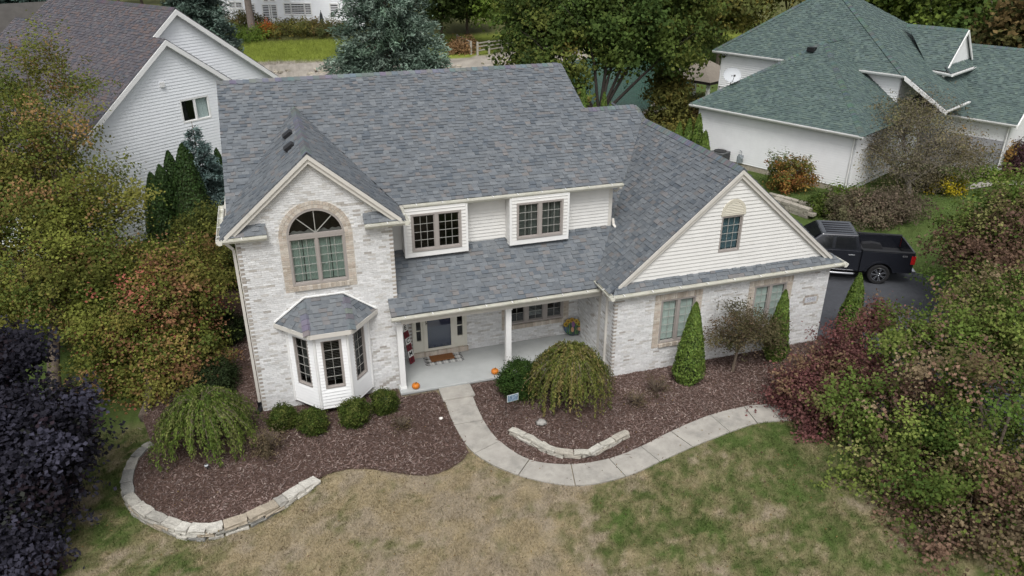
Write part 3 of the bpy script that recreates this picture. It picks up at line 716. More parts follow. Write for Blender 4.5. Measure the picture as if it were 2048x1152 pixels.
bk.wall((0, 0, 0), ex, -ey, 0.0, 7.4, lambda z: (max(0.0, 2.05-(7.53-z)/0.864), min(4.10, 2.05+(7.53-z)/0.864)) if z > 5.2 else (0.0, 4.1), [(1.07, 3.03, 3.70, 5.31), arch_hole, (0.93, 3.19, 0.1, 2.75)], quoins=(0.1, 4.0))
bk.wall((4.1, 1.45, 0), ex, -ey, 0.15, 2.72, lambda z: (0, 6.30), [(0.60, 2.39, 0.33, 2.40), (3.58, 5.95, 0.64, 2.15)], quoins=(0.5, 2.5))
bk.wall((10.40, -1.33, 0), ex, -ey, 0.0, 2.9, lambda z: (0, 7.65), [(1.34, 2.98, 0.80, 2.66), (4.64, 6.28, 0.80, 2.66), (6.80, 7.38, 1.49, 1.84)], quoins=(0.1, 7.55))
bk.wall((10.40, -1.33, 0), ey, -ex, 0.0, 2.85, lambda z: (0, 2.78), quoins=(0.1,))
bk.wall((0, 0, 0), ey, -ex, 0.0, 5.4, lambda z: (0, 6.0))
bk.wall((4.1, 0.0, 0), ey, ex, 0.0, 5.4, lambda z: (0, 1.40), quoins=(0.05,))
# tan surrounds
for r0 in (0.762, 0.868):
    kk = int(math.pi*r0/0.072)
    for i in range(kk):
        th = math.pi*(i+0.5)/kk; rr = r0+0.05; rad_ = V3(math.cos(th), 0, math.sin(th)); tan_ = V3(-math.sin(th), 0, math.cos(th))
        bk.add(V3(2.045, -0.004, 5.30)+rad_*rr, rad_, -ey, tan_, 0.048, math.pi*rr/kk/2-0.0045, 't')
def jamb(O, u, n, x, z0, z1, wd=0.21, kind='t'):
    k = 0; z = z0
    while z < z1-0.03:
        h = min(0.0635, z1-z)
        if k % 2: parts = ((x, x+wd),)
        else: parts = ((x, x+wd/2), (x+wd/2, x+wd))
        for a, b in parts: bk.add(np.asarray(O, float)+u*(a+b)/2+Zh*(z+h/2)+n*0.004, u, n, Zh, (b-a)/2-0.004, h/2-0.004, kind)
        z += 0.0635; k += 1
jamb((0, 0, 0), ex, -ey, 1.075, 3.70, 5.30); jamb((0, 0, 0), ex, -ey, 2.805, 3.70, 5.30)
def soldier(O, u, n, x0, x1, z0, z1, kind='t', proud=0.006, tilt=0.0):
    m = int(round((x1-x0)/0.072))
    for i in range(m):
        w = (x1-x0)/m; bk.add(np.asarray(O, float)+u*(x0+w*(i+0.5))+Zh*(z0+z1)/2+n*proud, u, n, Zh, w/2-0.004, (z1-z0)/2-0.003, kind, dep=0.012+proud)
soldier((0, 0, 0), ex, -ey, 1.285, 2.805, 3.735, 3.865, proud=0.03)
for a in (11.97, 15.27):
    jamb((0, -1.33, 0), ex, -ey, a-0.225, 0.80, 2.46); jamb((0, -1.33, 0), ex, -ey, a+1.185, 0.80, 2.46)
    soldier((0, -1.33, 0), ex, -ey, a-0.225, a+1.395, 2.47, 2.66); soldier((0, -1.33, 0), ex, -ey, a-0.005, a+1.185, 0.82, 0.945, proud=0.03)
jamb((0, 1.45, 0), ex, -ey, 9.86, 0.65, 2.15, 0.19); jamb((0, 1.45, 0), ex, -ey, 7.69, 0.65, 2.15, 0.19)
soldier((0, 1.45, 0), ex, -ey, 7.89, 9.86, 0.66, 0.81, proud=0.03); soldier((4.1, 1.45, 0), ex, -ey, 0.58, 2.42, 0.16, 0.325, proud=0.05)
soldier((0, -1.33, 0), ex, -ey, 17.25, 17.74, 1.765, 1.84, 'g'); soldier((0, -1.33, 0), ex, -ey, 17.25, 17.74, 1.49, 1.565, 'g')
for zq in (1.60, 1.665, 1.73):
    for xq in (17.225, 17.755): bk.add(V3(xq, -1.332, zq), ex, -ey, Zh, 0.035, 0.028, 'g')
bk.finish(wall)
plq = MB(); plq.box(17.27, 17.72, -1.352, -1.33, 1.572, 1.758); plq = plq.build('number_plaque', mat('plaque_stone', (0.56, 0.57, 0.60), 0.8, 0.1, 12), house, bevel=0.006)
text(plq, '5340', (17.495, -1.353, 1.665), ex, -ey, 0.165, mat('plaque_digits', (0.30, 0.31, 0.35), 0.7, 0.05), 'house_number')

# windows of the brick walls
wa = window(house, (1.29, -0.0, 3.88), ex, -ey, 1.51, 1.40, 2, 3, 5, glass=G_TEAL, inside='curtain')
b = MB()
def ring(b, r0, r1, y0, y1, th0=0.0, th1=math.pi, m=28):
    for i in range(m):
        a, c = th0+(th1-th0)*i/m, th0+(th1-th0)*(i+1)/m; f = lambda r, t: V3(2.045+r*math.cos(t), y0, 5.30+r*math.sin(t))
        b.prism([f(r0, a), f(r1, a), f(r1, c), f(r0, c)], V3(0, y1-y0, 0))
ring(b, 0.70, 0.755, -0.02, 0.09); b.box(1.29, 2.80, -0.025, 0.09, 5.282, 5.365)
fan = b.build('arched_window', M_FRAME, house)
fp = MB(); m = 30
for k in range(4):
    t0, t1 = math.pi*k/4, math.pi*(k+1)/4; cc = V3(2.045, 0.04, 5.36); g = MB()
    g.face([cc]+[V3(2.045+0.705*math.cos(t0+(t1-t0)*i/8), 0.04, max(5.36, 5.30+0.705*math.sin(t0+(t1-t0)*i/8))) for i in range(9)])
    g.build('pane', G_DARK, fan)
sp = MB()
for t in (math.pi/4+0.05, math.pi/2, 3*math.pi/4-0.05):
    sp.beam(V3(2.045, 0.03, 5.36), V3(2.045+0.70*math.cos(t), 0.03, 5.30+0.70*math.sin(t)), 0.02, 0.024, up=(0, 1, 0))
sp.build('muntins', M_MUNT, fan)
sc = MB()
for i in range(30):
    xa, xb = 1.36+1.37*i/30, 1.36+1.37*(i+1)/30; f = lambda x: 5.40+0.045*abs(math.sin((x-1.36)*9))+0.02*math.sin(x*31)
    sc.face([(xa, 0.09, 5.36), (xb, 0.09, 5.36), (xb, 0.08, f(xb)), (xa, 0.08, f(xa))])
sc.build('valance', mat('valance_cloth', (0.72, 0.72, 0.70), 0.9, 0.06), fan)
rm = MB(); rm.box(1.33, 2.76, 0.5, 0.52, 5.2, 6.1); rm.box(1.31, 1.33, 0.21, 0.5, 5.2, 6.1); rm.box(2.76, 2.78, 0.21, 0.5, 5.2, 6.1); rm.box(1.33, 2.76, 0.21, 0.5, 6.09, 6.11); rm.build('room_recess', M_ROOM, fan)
window(house, (11.97, -1.33, 0.95), ex, -ey, 1.18, 1.51, 2, 2, 5, fw=0.045, mull=0.10, inside='sheer')
window(house, (15.27, -1.33, 0.95), ex, -ey, 1.18, 1.51, 2, 2, 5, fw=0.045, mull=0.10, inside='sheer')
window(house, (7.90, 1.45, 0.82), ex, -ey, 1.95, 1.33, 3, 2, 4, fw=0.06, mull=0.14, inside='dark', blind=(1,))

# front door with sidelights
M_CREAM = mat('cream_door', (0.66, 0.64, 0.56), 0.45, 0.05, 5, 0.05)
d = MB(); y0, y1 = 1.40, 1.53
for a, b_ in ((4.70, 4.76), (5.06, 5.11), (6.04, 6.10), (6.43, 6.49)): d.box(a, b_, y0, y1, 0.33, 2.40)
d.box(4.76, 5.06, y0+0.03, y1, 0.33, 0.72); d.box(6.10, 6.43, y0+0.03, y1, 0.33, 0.72); d.box(4.76, 5.06, y0+0.03, y1, 0.33+1.87, 2.4); d.box(6.10, 6.43, y0+0.03, y1, 2.2, 2.4); d.box(5.11, 6.04, y0, y1, 2.3, 2.4); d.box(4.66, 6.53, 1.39, 1.52, 2.4, 2.5)
for a in (4.76, 6.10):
    w = 0.30 if a < 5 else 0.33; d.box(a, a+0.075, y0+0.03, y1, 0.72, 2.2); d.box(a+w-0.075, a+w, y0+0.03, y1, 0.72, 2.2)
    for k in range(1, 4): d.box(a+0.075, a+w-0.075, y0+0.05, y0+0.08, 0.72+k*0.37-0.015, 0.72+k*0.37+0.015)
door = d.build('front_door', M_CREAM, house)
for a, w in ((4.76, 0.30), (6.10, 0.33)):
    for k in range(4): place('pane', unit_mesh('pane', (0.5,)*3, G_DARK), (a+w/2, 1.475, 0.72+0.37*(k+0.5)), (ex, ey, Zh), (w/2-0.075, 1, 0.185), door)
s = MB(); s.box(5.11, 5.19, 1.405, 1.44, 0.335, 2.3); s.box(5.96, 6.04, 1.405, 1.44, 0.335, 2.3); s.box(5.19, 5.96, 1.405, 1.44, 0.335, 0.42); s.box(5.19, 5.96, 1.405, 1.44, 2.22, 2.3)
s.build('storm_door', M_CREAM, door)
place('pane', unit_mesh('pane', (0.5,)*3, glass_mat('storm_glass', (0.50, 0.60, 0.72), 1.9)), (5.575, 1.42, 1.32), (ex, ey, Zh), (0.385, 1, 0.90), door)
s = MB(); s.box(5.11, 6.04, 1.50, 1.53, 0.335, 2.3); s.build('inner_door', mat('navy_door', (0.035, 0.055, 0.10), 0.4, 0.05), door)
s = MB(); s.box(5.145, 5.165, 1.385, 1.405, 1.30, 1.52); s.beam((5.155, 1.37, 1.38), (5.235, 1.37, 1.38), 0.02, 0.02); s.build('handle', M_BLACK, door, bevel=0.004)
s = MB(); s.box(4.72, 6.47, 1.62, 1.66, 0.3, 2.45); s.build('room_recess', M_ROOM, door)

# cream siding of the upper storey, bump-out windows
sw = MB(); wall_mesh(sw, (4.1, 1.40, 0), ex, -ey, [0, 7.27], lambda x: 5.45, [(0.69, 2.19, 4.06, 5.24), (3.93, 5.45, 4.06, 5.24)], zb=3.6, thick=0.12)
wall_mesh(sw, (11.37, 1.40, 0), ey, ex, [0, 10.6], lambda y: 5.45+0.0*y, zb=0, thick=0.12)
sw.prism([P(11.3, 1.4, 5.45), P(11.3, 11.9, 5.45), P(11.3, 6.65, 8.1)], V3(0.07, 0, 0)); sw.prism([P(0.05, 1.2, 5.45), P(0.05, 11.9, 5.45), P(0.05, 6.65, 8.1)], V3(0.07, 0, 0))
wall_mesh(sw, (0, 12.0, 0), ex, ey, [0, 11.37], lambda x: 5.45, thick=0.12)
upw = sw.build('upper_wall', M_SIDE, house)
siding(upw, (4.1, 1.40, 0), ex, -ey, 3.80, 5.40, lambda z: (0.0, 7.17), [(0.48, 2.39, 3.0, 6), (3.72, 5.63, 3.0, 6)], mt=M_SIDE)
siding(upw, (11.37, 1.40, 0), ey, ex, 3.85, 5.40, lambda z: (0.1, max(0.12, (z-3.1)/0.63-1.45)), mt=M_SIDE)
tr = MB(); tr.box(11.27, 11.39, 1.375, 1.47, 3.82, 5.40); tr.box(4.11, 11.37, 1.376, 1.40, 5.33, 5.41); tr.build('corner_trim', M_TRIM, upw)
for x0, x1, wx in ((4.58, 6.49, 4.79), (7.82, 9.73, 8.03)):
    b = MB(); yb = 0.95
    b.box(x0+0.01, x1-0.01, yb+0.02, 1.39, 3.90, 4.06); b.box(x0+0.01, x1-0.01, yb+0.02, 1.39, 5.24, 5.42)
    b.box(x0+0.01, wx, yb+0.02, 1.39, 4.06, 5.24); b.box(wx+1.51, x1-0.01, yb+0.02, 1.39, 4.06, 5.24)
    bo = b.build('window_bump_out', M_SIDE, house)
    siding(bo, (0, yb+0.02, 0), ex, -ey, 4.04, 5.38, lambda z: (x0+0.05, x1-0.05), [(wx, wx+1.51, 4.0, 5.26)], mt=M_SIDE)
    siding(bo, (x0+0.01, yb, 0), ey, -ex, 4.0, 5.38, lambda z: (0.05, 0.42), mt=M_SIDE); siding(bo, (x1-0.01, yb, 0), ey, ex, 4.0, 5.38, lambda z: (0.05, 0.42), mt=M_SIDE)
    t = MB(); t.box(x0-0.012, x0+0.055, yb-0.008, yb+0.06, 3.885, 5.40); t.box(x1-0.055, x1+0.012, yb-0.008, yb+0.06, 3.885, 5.40); t.box(x0+0.055, x1-0.055, yb-0.006, yb+0.03, 3.885, 4.03); t.box(x0+0.055, x1-0.055, yb-0.004, yb+0.03, 5.33, 5.42)
    t.box(x0-0.01, x1+0.01, yb+0.04, 1.39, 3.875, 3.899); t.build('trim', M_TRIMW, bo)
    window(house, (wx, yb, 4.06), ex, -ey, 1.51, 1.18, 2, 3, 4, fw=0.06, mull=0.11, inside='dark' if x0 < 5 else 'curtain', glass=G_DARK)

# garage gable
sw = MB(); gt = lambda x: zg(x)-0.06
wall_mesh(sw, (0, -1.2, 0), ex, -ey, [10.55, 14.25, 17.95], gt, [(13.80, 14.54, 3.76, 4.94)], zb=3.05, thick=0.12)
gw = sw.build('gable_wall', M_SIDE, house)
siding(gw, (0, -1.2, 0), ex, -ey, 3.17, 6.3, lambda z: (14.25-(6.36-z)/0.857, 14.25+(6.36-z)/0.857), [(13.80, 14.54, 3.76, 4.94)], expo=0.122, mt=M_SIDE)
window(house, (13.80, -1.2, 3.76), ex, -ey, 0.74, 1.18, 1, 3, 4, fw=0.05, inside='sheer', glass=glass_mat('blue_glass', (0.30, 0.39, 0.43), 1.5), munt=0.007)
b = MB()
def halfring(b, cx, cz, r0, r1, y, dy, m=16):
    for i in range(m):
        a, c = math.pi*i/m, math.pi*(i+1)/m; f = lambda r, t: V3(cx+r*math.cos(t), y, cz+r*math.sin(t)*1.12); b.prism([f(r0, a), f(r1, a), f(r1, c), f(r0, c)], V3(0, dy, 0))
halfring(b, 14.17, 5.0, 0.34, 0.415, -1.25, 0.05); b.box(13.755, 14.585, -1.25, -1.20, 4.95, 5.0)
M_VENT = mat('vent_cream', (0.60, 0.565, 0.47), 0.55, 0.05)
gv = b.build('gable_vent', M_VENT, house)
for k in range(7):
    z = 5.02+k*0.052; hw = 0.34*math.sqrt(max(0.02, 1-((z-5.0+0.025)/0.385)**2)); s = MB(); s.obox((14.17, -1.232, z+0.022), (ex, nrm(V3(0, 1, 1.2)), nrm(V3(0, -1.2, 1))), (hw, 0.03, 0.004)); s.build('slat', M_VENT, gv)
# rake boards
def rake(parent, cx, zr, slope, xe, y, name='rake_board', mt=M_TRIM, hgt=0.13):
    for sgn in (-1, 1):
        b = MB(); run = xe if sgn < 0 else xe
        for (dz0, dz1, yy0, yy1) in ((-0.005, -hgt, y-0.03, y+0.03), (-hgt, -hgt-0.13, y+0.012, y+0.14)):
            b.prism([V3(cx, yy0, zr+dz0), V3(cx+sgn*run, yy0, zr-slope*run+dz0), V3(cx+sgn*run, yy0, zr-slope*run+dz1), V3(cx, yy0, zr+dz1)], V3(0, yy1-yy0, 0))
        b.build(name, mt, parent)
rake(house, 2.05, 7.58, 0.864, 2.30, -0.185); rake(house, 14.25, 6.38, 0.857, 3.78, -1.32)
b = MB(); b.prism([V3(11.5, 1.03, zm_(1.03)-0.02), V3(11.5, 6.65, 8.23), V3(11.5, 6.65, 8.03), V3(11.5, 1.03, zm_(1.03)-0.22)], V3(0.04, 0, 0)); b.build('rake_board', M_TRIM, house)
# fascia and soffits
for a in ((4.5, 11.5, 1.035, 1.06, 5.37, 5.525), (3.85, 10.25, -0.50, -0.46, 2.58, 2.72)):
    b = MB(); b.box(*a); b.build('fascia', M_TRIM, house)
for a in ((4.5, 11.5, 1.06, 1.40, 5.40, 5.415), (-0.33, 0.79, -0.18, -0.005, 5.385, 5.40), (3.34, 4.43, -0.18, -0.005, 5.385, 5.40), (-0.33, -0.05, -0.002, 5.0, 5.38, 5.40), (4.15, 4.43, -0.002, 1.0, 5.38, 5.40), (10.24, 18.37, -1.48, -1.345, 2.81, 2.83), (10.24, 10.39, -1.342, -0.3, 2.81, 2.83), (18.06, 18.37, -1.342, 8, 2.79, 2.81)):
    b = MB(); b.box(*a); b.build('soffit', M_TRIM, house)
b = MB(); b.box(4.12, 10.38, -0.46, 1.43, 2.62, 2.64); b.build('porch_ceiling', M_TRIM, house)
b = MB(); b.box(4.12, 10.38, -0.36, -0.06, 2.40, 2.615); b.build('porch_beam', M_TRIM, house)
b = MB(); b.prism([(14.20, 5.2, 6.38), (14.20, 5.8, 6.74), (14.20, 6.4, 6.38)], (0.03, 0, 0)); b.build('gable_end', M_SIDE, house)
gutter(house, (-0.46, -0.185, 5.52), (0.80, -0.185, 5.52), -ey); gutter(house, (-0.335, -0.31, 5.52), (-0.335, 2.55, 5.52), -ex, straps=0.6)
gutter(house, (3.33, -0.185, 5.52), (4.57, -0.185, 5.52), -ey); gutter(house, (4.445, -0.31, 5.52), (4.445, 0.9, 5.52), ex)
gutter(house, (4.6, 1.03, 5.52), (11.54, 1.03, 5.52), -ey); gutter(house, (3.81, -0.50, 2.735), (10.22, -0.50, 2.735), -ey)
gutter(house, (10.11, -1.485, 2.94), (18.5, -1.485, 2.94), -ey, straps=0.85); gutter(house, (10.235, -1.61, 2.94), (10.235, -0.33, 2.94), -ex); gutter(house, (18.375, -1.61, 2.94), (18.375, 7.9, 2.94), ex)
downspout(house, [(-0.40, 0.25, 5.40), (-0.09, 0.10, 5.10), (-0.09, 0.10, 0.25)]); downspout(house, [(10.17, -0.95, 2.82), (10.345, -0.9, 2.62), (10.345, -0.9, 0.1)]); downspout(house, [(11.45, 0.97, 5.40), (11.45, 1.2, 5.22), (11.41, 1.33, 5.18)]); downspout(house, [(11.41, 1.30, 4.25), (11.41, 1.22, 4.06), (11.5, 1.05, 3.93)])
b = MB(); b.tube([(-0.09, 0.10, 0.30), (-0.09, 0.05, 0.10), (-0.18, -0.12, 0.05)], 0.07, 10); b.build('drain_boot', M_BLACK, house)

# bay window
bay = MB(); Bp = [V3(0.93, 0, 0), V3(1.62, -0.77, 0), V3(2.53, -0.77, 0), V3(3.19, 0, 0)]; zb, zt = 0.27, 2.80
faces = []
for i in range(3):
    a, c = Bp[i], Bp[i+1]; L = np.linalg.norm(c-a); u = (c-a)/L; n = np.cross(u, Zh); n = nrm(n)
    ww = 0.56 if i != 1 else 0.56; x0 = (L-ww)/2; faces.append((a, u, n, L, x0, ww))
    wall_mesh(bay, a, u, n, [0, L], lambda x: zt, [(x0, x0+ww, 0.92, 2.49)], zb=zb, thick=0.05)
bay.face([(*Bp[k][:2], zb) for k in range(4)])
bayo = bay.build('bay_window', M_SIDEW, house)
for a, u, n, L, x0, ww in faces:
    siding(bayo, a, u, n, zb, 2.76, lambda z: (0.04, L-0.04), [(x0, x0+ww, 0.90, 2.51)], expo=0.105, mt=M_SIDEW)
    window(house, a+u*x0+Zh*0.92, u, n, ww, 1.57, 1, 2, 5, fw=0.045, inside='dark', blind=(0,), glass=G_DARK)
t = MB()
for k in range(4):
    p_ = Bp[k]; t.lathe([(0.045, zb-0.01), (0.045, 2.78)], 8, (p_[0], p_[1]+(0.0 if k in (1, 2) else -0.03), 0))
t.build('corner_post', M_TRIMW, bayo)
t = MB()
for i in range(3):
    a, c = bE[i]-Zh*0.06, bE[i+1]-Zh*0.06; t.beam(a, c, 0.05, 0.13)
t.face([bE[k]-Zh*0.10 for k in range(4)]); t.build('fascia', M_TRIM, bayo)
t = MB(); t.beam(bE[0]+V3(0.02, -0.02, 0.05), bT[0]+V3(0, -0.02, 0.05), 0.03, 0.10, up=(0, 1, 0)); t.beam(bT[0]+V3(0, -0.02, 0.05), bT[1]+V3(0, -0.02, 0.05), 0.03, 0.05, up=(0, 1, 0)); t.beam(bE[3]+V3(-0.02, -0.02, 0.05), bT[1]+V3(0, -0.02, 0.05), 0.03, 0.10, up=(0, 1, 0)); t.build('flashing', M_TRIMW, bayo)

# porch
b = MB(); b.box(3.94, 10.39, -0.48, 1.44, 0.07, 0.15); slab = b.build('porch_slab', M_PORCH, house, bevel=0.015)
b = MB(); b.box(3.97, 10.38, -0.44, 1.40, -0.2, 0.072); b.build('porch_foundation', mat('old_concrete', (0.40, 0.355, 0.29), 0.95, 0.3, 14, 0.8, 40, dist=0.03), house)
b = MB(); b.box(5.09, 6.07, -1.13, -0.49, -0.1, 0.105); b.build('porch_step', M_CONC, house, bevel=0.012)
for x in (4.07, 7.395):
    b = MB(); b.box(x-0.085, x+0.085, -0.29, -0.12, 0.15, 2.42); b.box(x-0.11, x+0.11, -0.315, -0.095, 2.33, 2.40); b.box(x-0.10, x+0.10, -0.305, -0.105, 0.15, 0.23); b.build('porch_column', M_TRIMW, house, bevel=0.008)
b = MB(); b.box(10.385, 10.397, -0.38, -0.20, 0.1, 2.7); b.build('corner_trim', M_TRIM, house)
b = MB(); b.box(-0.025, -0.002, 0.0, 0.03, 0, 5.38); b.build('foundation_edge', M_TRIM, house)
# ---------------------------------------------------------------- neighbouring houses
def vplane(px, py, p0, n):
    d = pray(px, py); return CAM+d*(((np.asarray(p0, float)-CAM)@n)/(d@n))
# left: white siding, dark brown-purple roof, turned 37 degrees
lw, lr = V3(math.sin(math.radians(53)), math.cos(math.radians(53)), 0), V3(-math.cos(math.radians(53)), math.sin(math.radians(53)), 0)
L0 = V3(-1.9, 17.5, 0); LP = lambda s, k, z: L0+lw*s+lr*k+Zh*z
lh = empty('white_house', tuple(L0), 'white sided house with dark brown shingle roof beside the tall cypress row', 'house'); WORLD.add(lh.name)
def lsz(px, py, k=0.0):
    p = vplane(px, py, L0+lr*k, lr); return (p-L0)@lw, p[2]
s1, z1 = lsz(329, 78, -0.2); s2, z2 = lsz(347, 33, 1.0); sl = 0.78
z2 = z1+sl*(s2-s1)
PB = [(0.085, 0.078, 0.088), (0.072, 0.067, 0.078), (0.10, 0.084, 0.088), (0.112, 0.084, 0.08), (0.064, 0.068, 0.083), (0.095, 0.092, 0.10)]
rl = Roof(PB, (0.26, 0.2, 0.2, 0.1, 0.1, 0.14)); K = 13.0
se = s1-(z1-2.9)/sl; zl = lambda s: z1-sl*(s1-s)
rl.plane([LP(se, -0.25, 2.9), LP(s1, -0.25, z1), LP(s1, K, z1), LP(se, K, 2.9)]); rl.plane([LP(s1, 0.75, z1), LP(s2, 0.75, z2), LP(s2, K-1.5, z2), LP(s1, K-1.5, z1)])
rl.plane([LP(s1, -0.25, z1), LP(s1+3.6, -0.25, z1-0.73*3.6), LP(s1+3.6, 0.9, z1-0.73*3.6), LP(s1, 0.9, z1)]); rl.plane([LP(s2, 0.75, z2), LP(s2+5, 0.75, z2-0.73*5), LP(s2+5, K-1.5, z2-0.73*5), LP(s2, K-1.5, z2)], wid=(0.4, 0.7))
rl.cap(LP(s2, 0.75, z2), LP(s2, K-1.5, z2), ang=0.75)
pq = vplane(98, 80, LP(s1, 0, z1), nrm(np.cross(lr, nrm(lw+Zh*sl)))); sq = (pq-L0)@lw; kq = (pq-L0)@lr; zq = pq[2]
rl.plane([LP(sq, kq, zq), LP(sq-7, kq, zq), LP(sq-7, kq-4, zq-sl*4), LP(sq-4, kq-4, zq-sl*4)]); rl.plane([LP(sq, kq, zq), LP(sq-4, kq+4, zq-sl*4), LP(sq-7, kq+4, zq-sl*4), LP(sq-7, kq, zq)])
rl.cap(LP(sq-7, kq, zq), LP(sq, kq, zq), ang=0.75)
rl.finish(lh)
wl = MB()
wa_, za_ = lsz(361, 246); wb_, zb_ = lsz(419, 189); wz0, wz1 = min(lsz(374, 246)[1], za_), max(lsz(362, 200)[1], 0)
wx0, wx1 = lsz(362, 220)[0], lsz(420, 215)[0]
wall_mesh(wl, L0, lw, -lr, [se+0.4, s1, s1+3.5], lambda s: (zl(s) if s < s1 else z1-0.73*(s-s1))-0.1, [(wx0, wx1, wz0, wz1)], thick=0.15)
wall_mesh(wl, L0+lr*1.0, lw, -lr, [s1, s2, s2+4.8], lambda s: (zl(s) if s < s2 else z2-0.73*(s-s2))-0.1, thick=0.15)
wall_mesh(wl, LP(se+0.4, 0, 0), lr, -lw, [0, K-0.3], lambda k: 2.9, thick=0.15); wall_mesh(wl, LP(sq-6.7, kq, 0), lr, -lw, [-3.6, 0, 3.6], lambda k: zq-0.1-sl*abs(k), thick=0.15)
lwall = wl.build('wall', M_SIDEL, lh)
siding(lwall, L0, lw, -lr, 0.3, z1-0.2, lambda z: (max(se+0.4, s1-(z1-0.34-z)/sl), min(s1+3.5, s1+(z1-0.34-z)/0.73)), [(wx0, wx1, wz0, wz1)], expo=0.135, mt=M_SIDEL, dep=0.024)
siding(lwall, L0+lr*1.0, lw, -lr, 5.0, z2-0.2, lambda z: (max(s1, s2-(z2-0.34-z)/sl), min(s2+4.8, s2+(z2-0.34-z)/0.73)), expo=0.135, mt=M_SIDEL, dep=0.024)
lwin = window(lh, LP(wx0, 0, wz0), lw, -lr, wx1-wx0, wz1-wz0, 2, 1, 1, fw=0.06, mull=0.07, mframe=M_TRIMW, inside='dark')
c = MB()
hw_ = (wx1-wx0)/2
for i in range(14):
    xa, xb = wx0+hw_+0.08+(hw_-0.16)*i/14, wx0+hw_+0.08+(hw_-0.16)*(i+1)/14; c.face([LP(xa, 0.11+0.02*(i % 2), wz0+0.08), LP(xb, 0.11+0.02*((i+1) % 2), wz0+0.08), LP(xb, 0.11+0.02*((i+1) % 2), wz1-0.08), LP(xa, 0.11+0.02*(i % 2), wz1-0.08)])
c.build('curtain', mat('white_curtain', (0.72, 0.74, 0.76), 0.9, 0.05), lwin)
for (cs, cz, k0, run, ru) in ((s1, z1, -0.25, s1-se, 3.6), (s2, z2, 0.75, s2-s1+0.35, 5.0)):
    for sg, rn, sp_ in ((-1, run, sl), (1, ru, 0.73)):
        b = MB(); b.prism([LP(cs, k0-0.04, cz-0.03), LP(cs+sg*rn, k0-0.04, cz-sp_*rn-0.03), LP(cs+sg*rn, k0-0.04, cz-sp_*rn-0.26), LP(cs, k0-0.04, cz-0.26)], lr*0.16); b.build('rake_board', M_TRIMW, lh)
sv = lsz(323, 169); b = MB(); b.obox(LP(sv[0], -0.05, sv[1]), (lw, lr, Zh), (0.09, 0.05, 0.11)); b.build('wall_vent', M_TRIMW, lh, bevel=0.01)
b = MB(); cp = onZ(190, 18, 8.6); b.box(cp[0]-0.9, cp[0]+0.9, cp[1], cp[1]+1.2, 4.0, 8.6, (0.75, 0.75, 0.75)); b.box(cp[0]-1.0, cp[0]+1.0, cp[1]-0.1, cp[1]+1.3, 8.6, 8.72, (0.36, 0.16, 0.07)); b.build('chimney', M_VC, lh)

# right: green roofed house, turned 26 degrees
ga_, gc_ = V3(math.sin(math.radians(-26)), math.cos(math.radians(-26)), 0), V3(math.cos(math.radians(-26)), -math.sin(math.radians(-26)), 0)
G0 = V3(29.41, 11.21, 0); GP = lambda a, c, z: G0+ga_*a+gc_*c+Zh*z
gh = empty('green_roof_house', tuple(G0), 'white sided house with green shingle hip roofs and satellite dish', 'house'); WORLD.add(gh.name)
PG = [(0.078, 0.115, 0.105), (0.066, 0.10, 0.094), (0.09, 0.13, 0.117), (0.056, 0.085, 0.083), (0.075, 0.108, 0.106), (0.098, 0.137, 0.118)]
rg = Roof(PG, (0.3, 0.2, 0.18, 0.1, 0.12, 0.1)); e1 = 3.2; pt = GP(4.6, 4.6, 6.75)
rg.plane([GP(9.75, -0.4, e1), GP(-0.5, -0.4, e1), pt]); rg.plane([GP(-0.5, -0.4, e1), GP(-0.5, 9.0, e1), GP(4.6, 9.0, 6.75), pt]); rg.plane([GP(9.75, -0.4, e1), pt, GP(4.6, 6, 6.75), GP(9.75, 6, e1)], wid=(0.3, 0.6))
e2 = 5.4; pk = GP(6.8, 9.37, 9.31); ka = (9.31-e2)/(6.8-0.13)
nf = nrm(np.cross(gc_, ga_+Zh*ka)); cl_ = vplane(1893, 221, GP(0.13, 5.1, e2), nf); cr_ = vplane(1938, 203, GP(0.13, 5.1, e2), nf); aC, cC0, cC1 = (cl_-G0)@ga_, (cl_-G0)@gc_, (cr_-G0)@gc_
rg.plane([GP(12.05, 5.1, e2), GP(0.13, 5.1, e2), pk])
def fz(a): return e2+ka*(a-0.13)
rg.plane([GP(0.13, 5.1, e2), GP(aC, cC0, fz(aC)), GP(aC, cC1, fz(aC)), GP(0.3, 14.5, fz(0.3)), pk]); rg.plane([pk, GP(0.3, 14.5, fz(0.3)), GP(11.5, 14.5, 5.2)], wid=(0.4, 0.8)); rg.plane([pk, GP(11.5, 14.5, 5.2), GP(12.05, 5.1, e2)], wid=(0.4, 0.8))
# dormer gable and right wing
dC = 10.6; aD0, aD1, zD = 2.6, -0.72, 7.34
rg.plane([GP(aD0, dC, zD), GP(aD1, dC, zD), GP(aD1, dC-2.1, zD-2.0), GP(aD1+0.9, dC-2.1, zD-2.0)]); rg.plane([GP(aD0, dC, zD), GP(aD1+0.9, dC+2.1, zD-2.0), GP(aD1, dC+2.1, zD-2.0), GP(aD1, dC, zD)])
rg.plane([GP(aD1-0.35, dC-2.2, zD-2.1), GP(aD1-0.35, dC+2.2, zD-2.1), GP(aD1+0.1, dC+2.0, zD-1.75), GP(aD1+0.1, dC-2.0, zD-1.75)])
wr = 9.0; wz = 2.95
rg.plane([GP(1.0, wr, wz), GP(-4.75, wr, wz), GP(-4.75, wr+4.4, wz+3.3), GP(1.0, wr+4.4, wz+3.3)]); rg.plane([GP(1.0, wr+4.4, wz+3.3), GP(-4.75, wr+4.4, wz+3.3), GP(-4.75, wr+8.8, wz), GP(1.0, wr+8.8, wz)], wid=(0.4, 0.8))
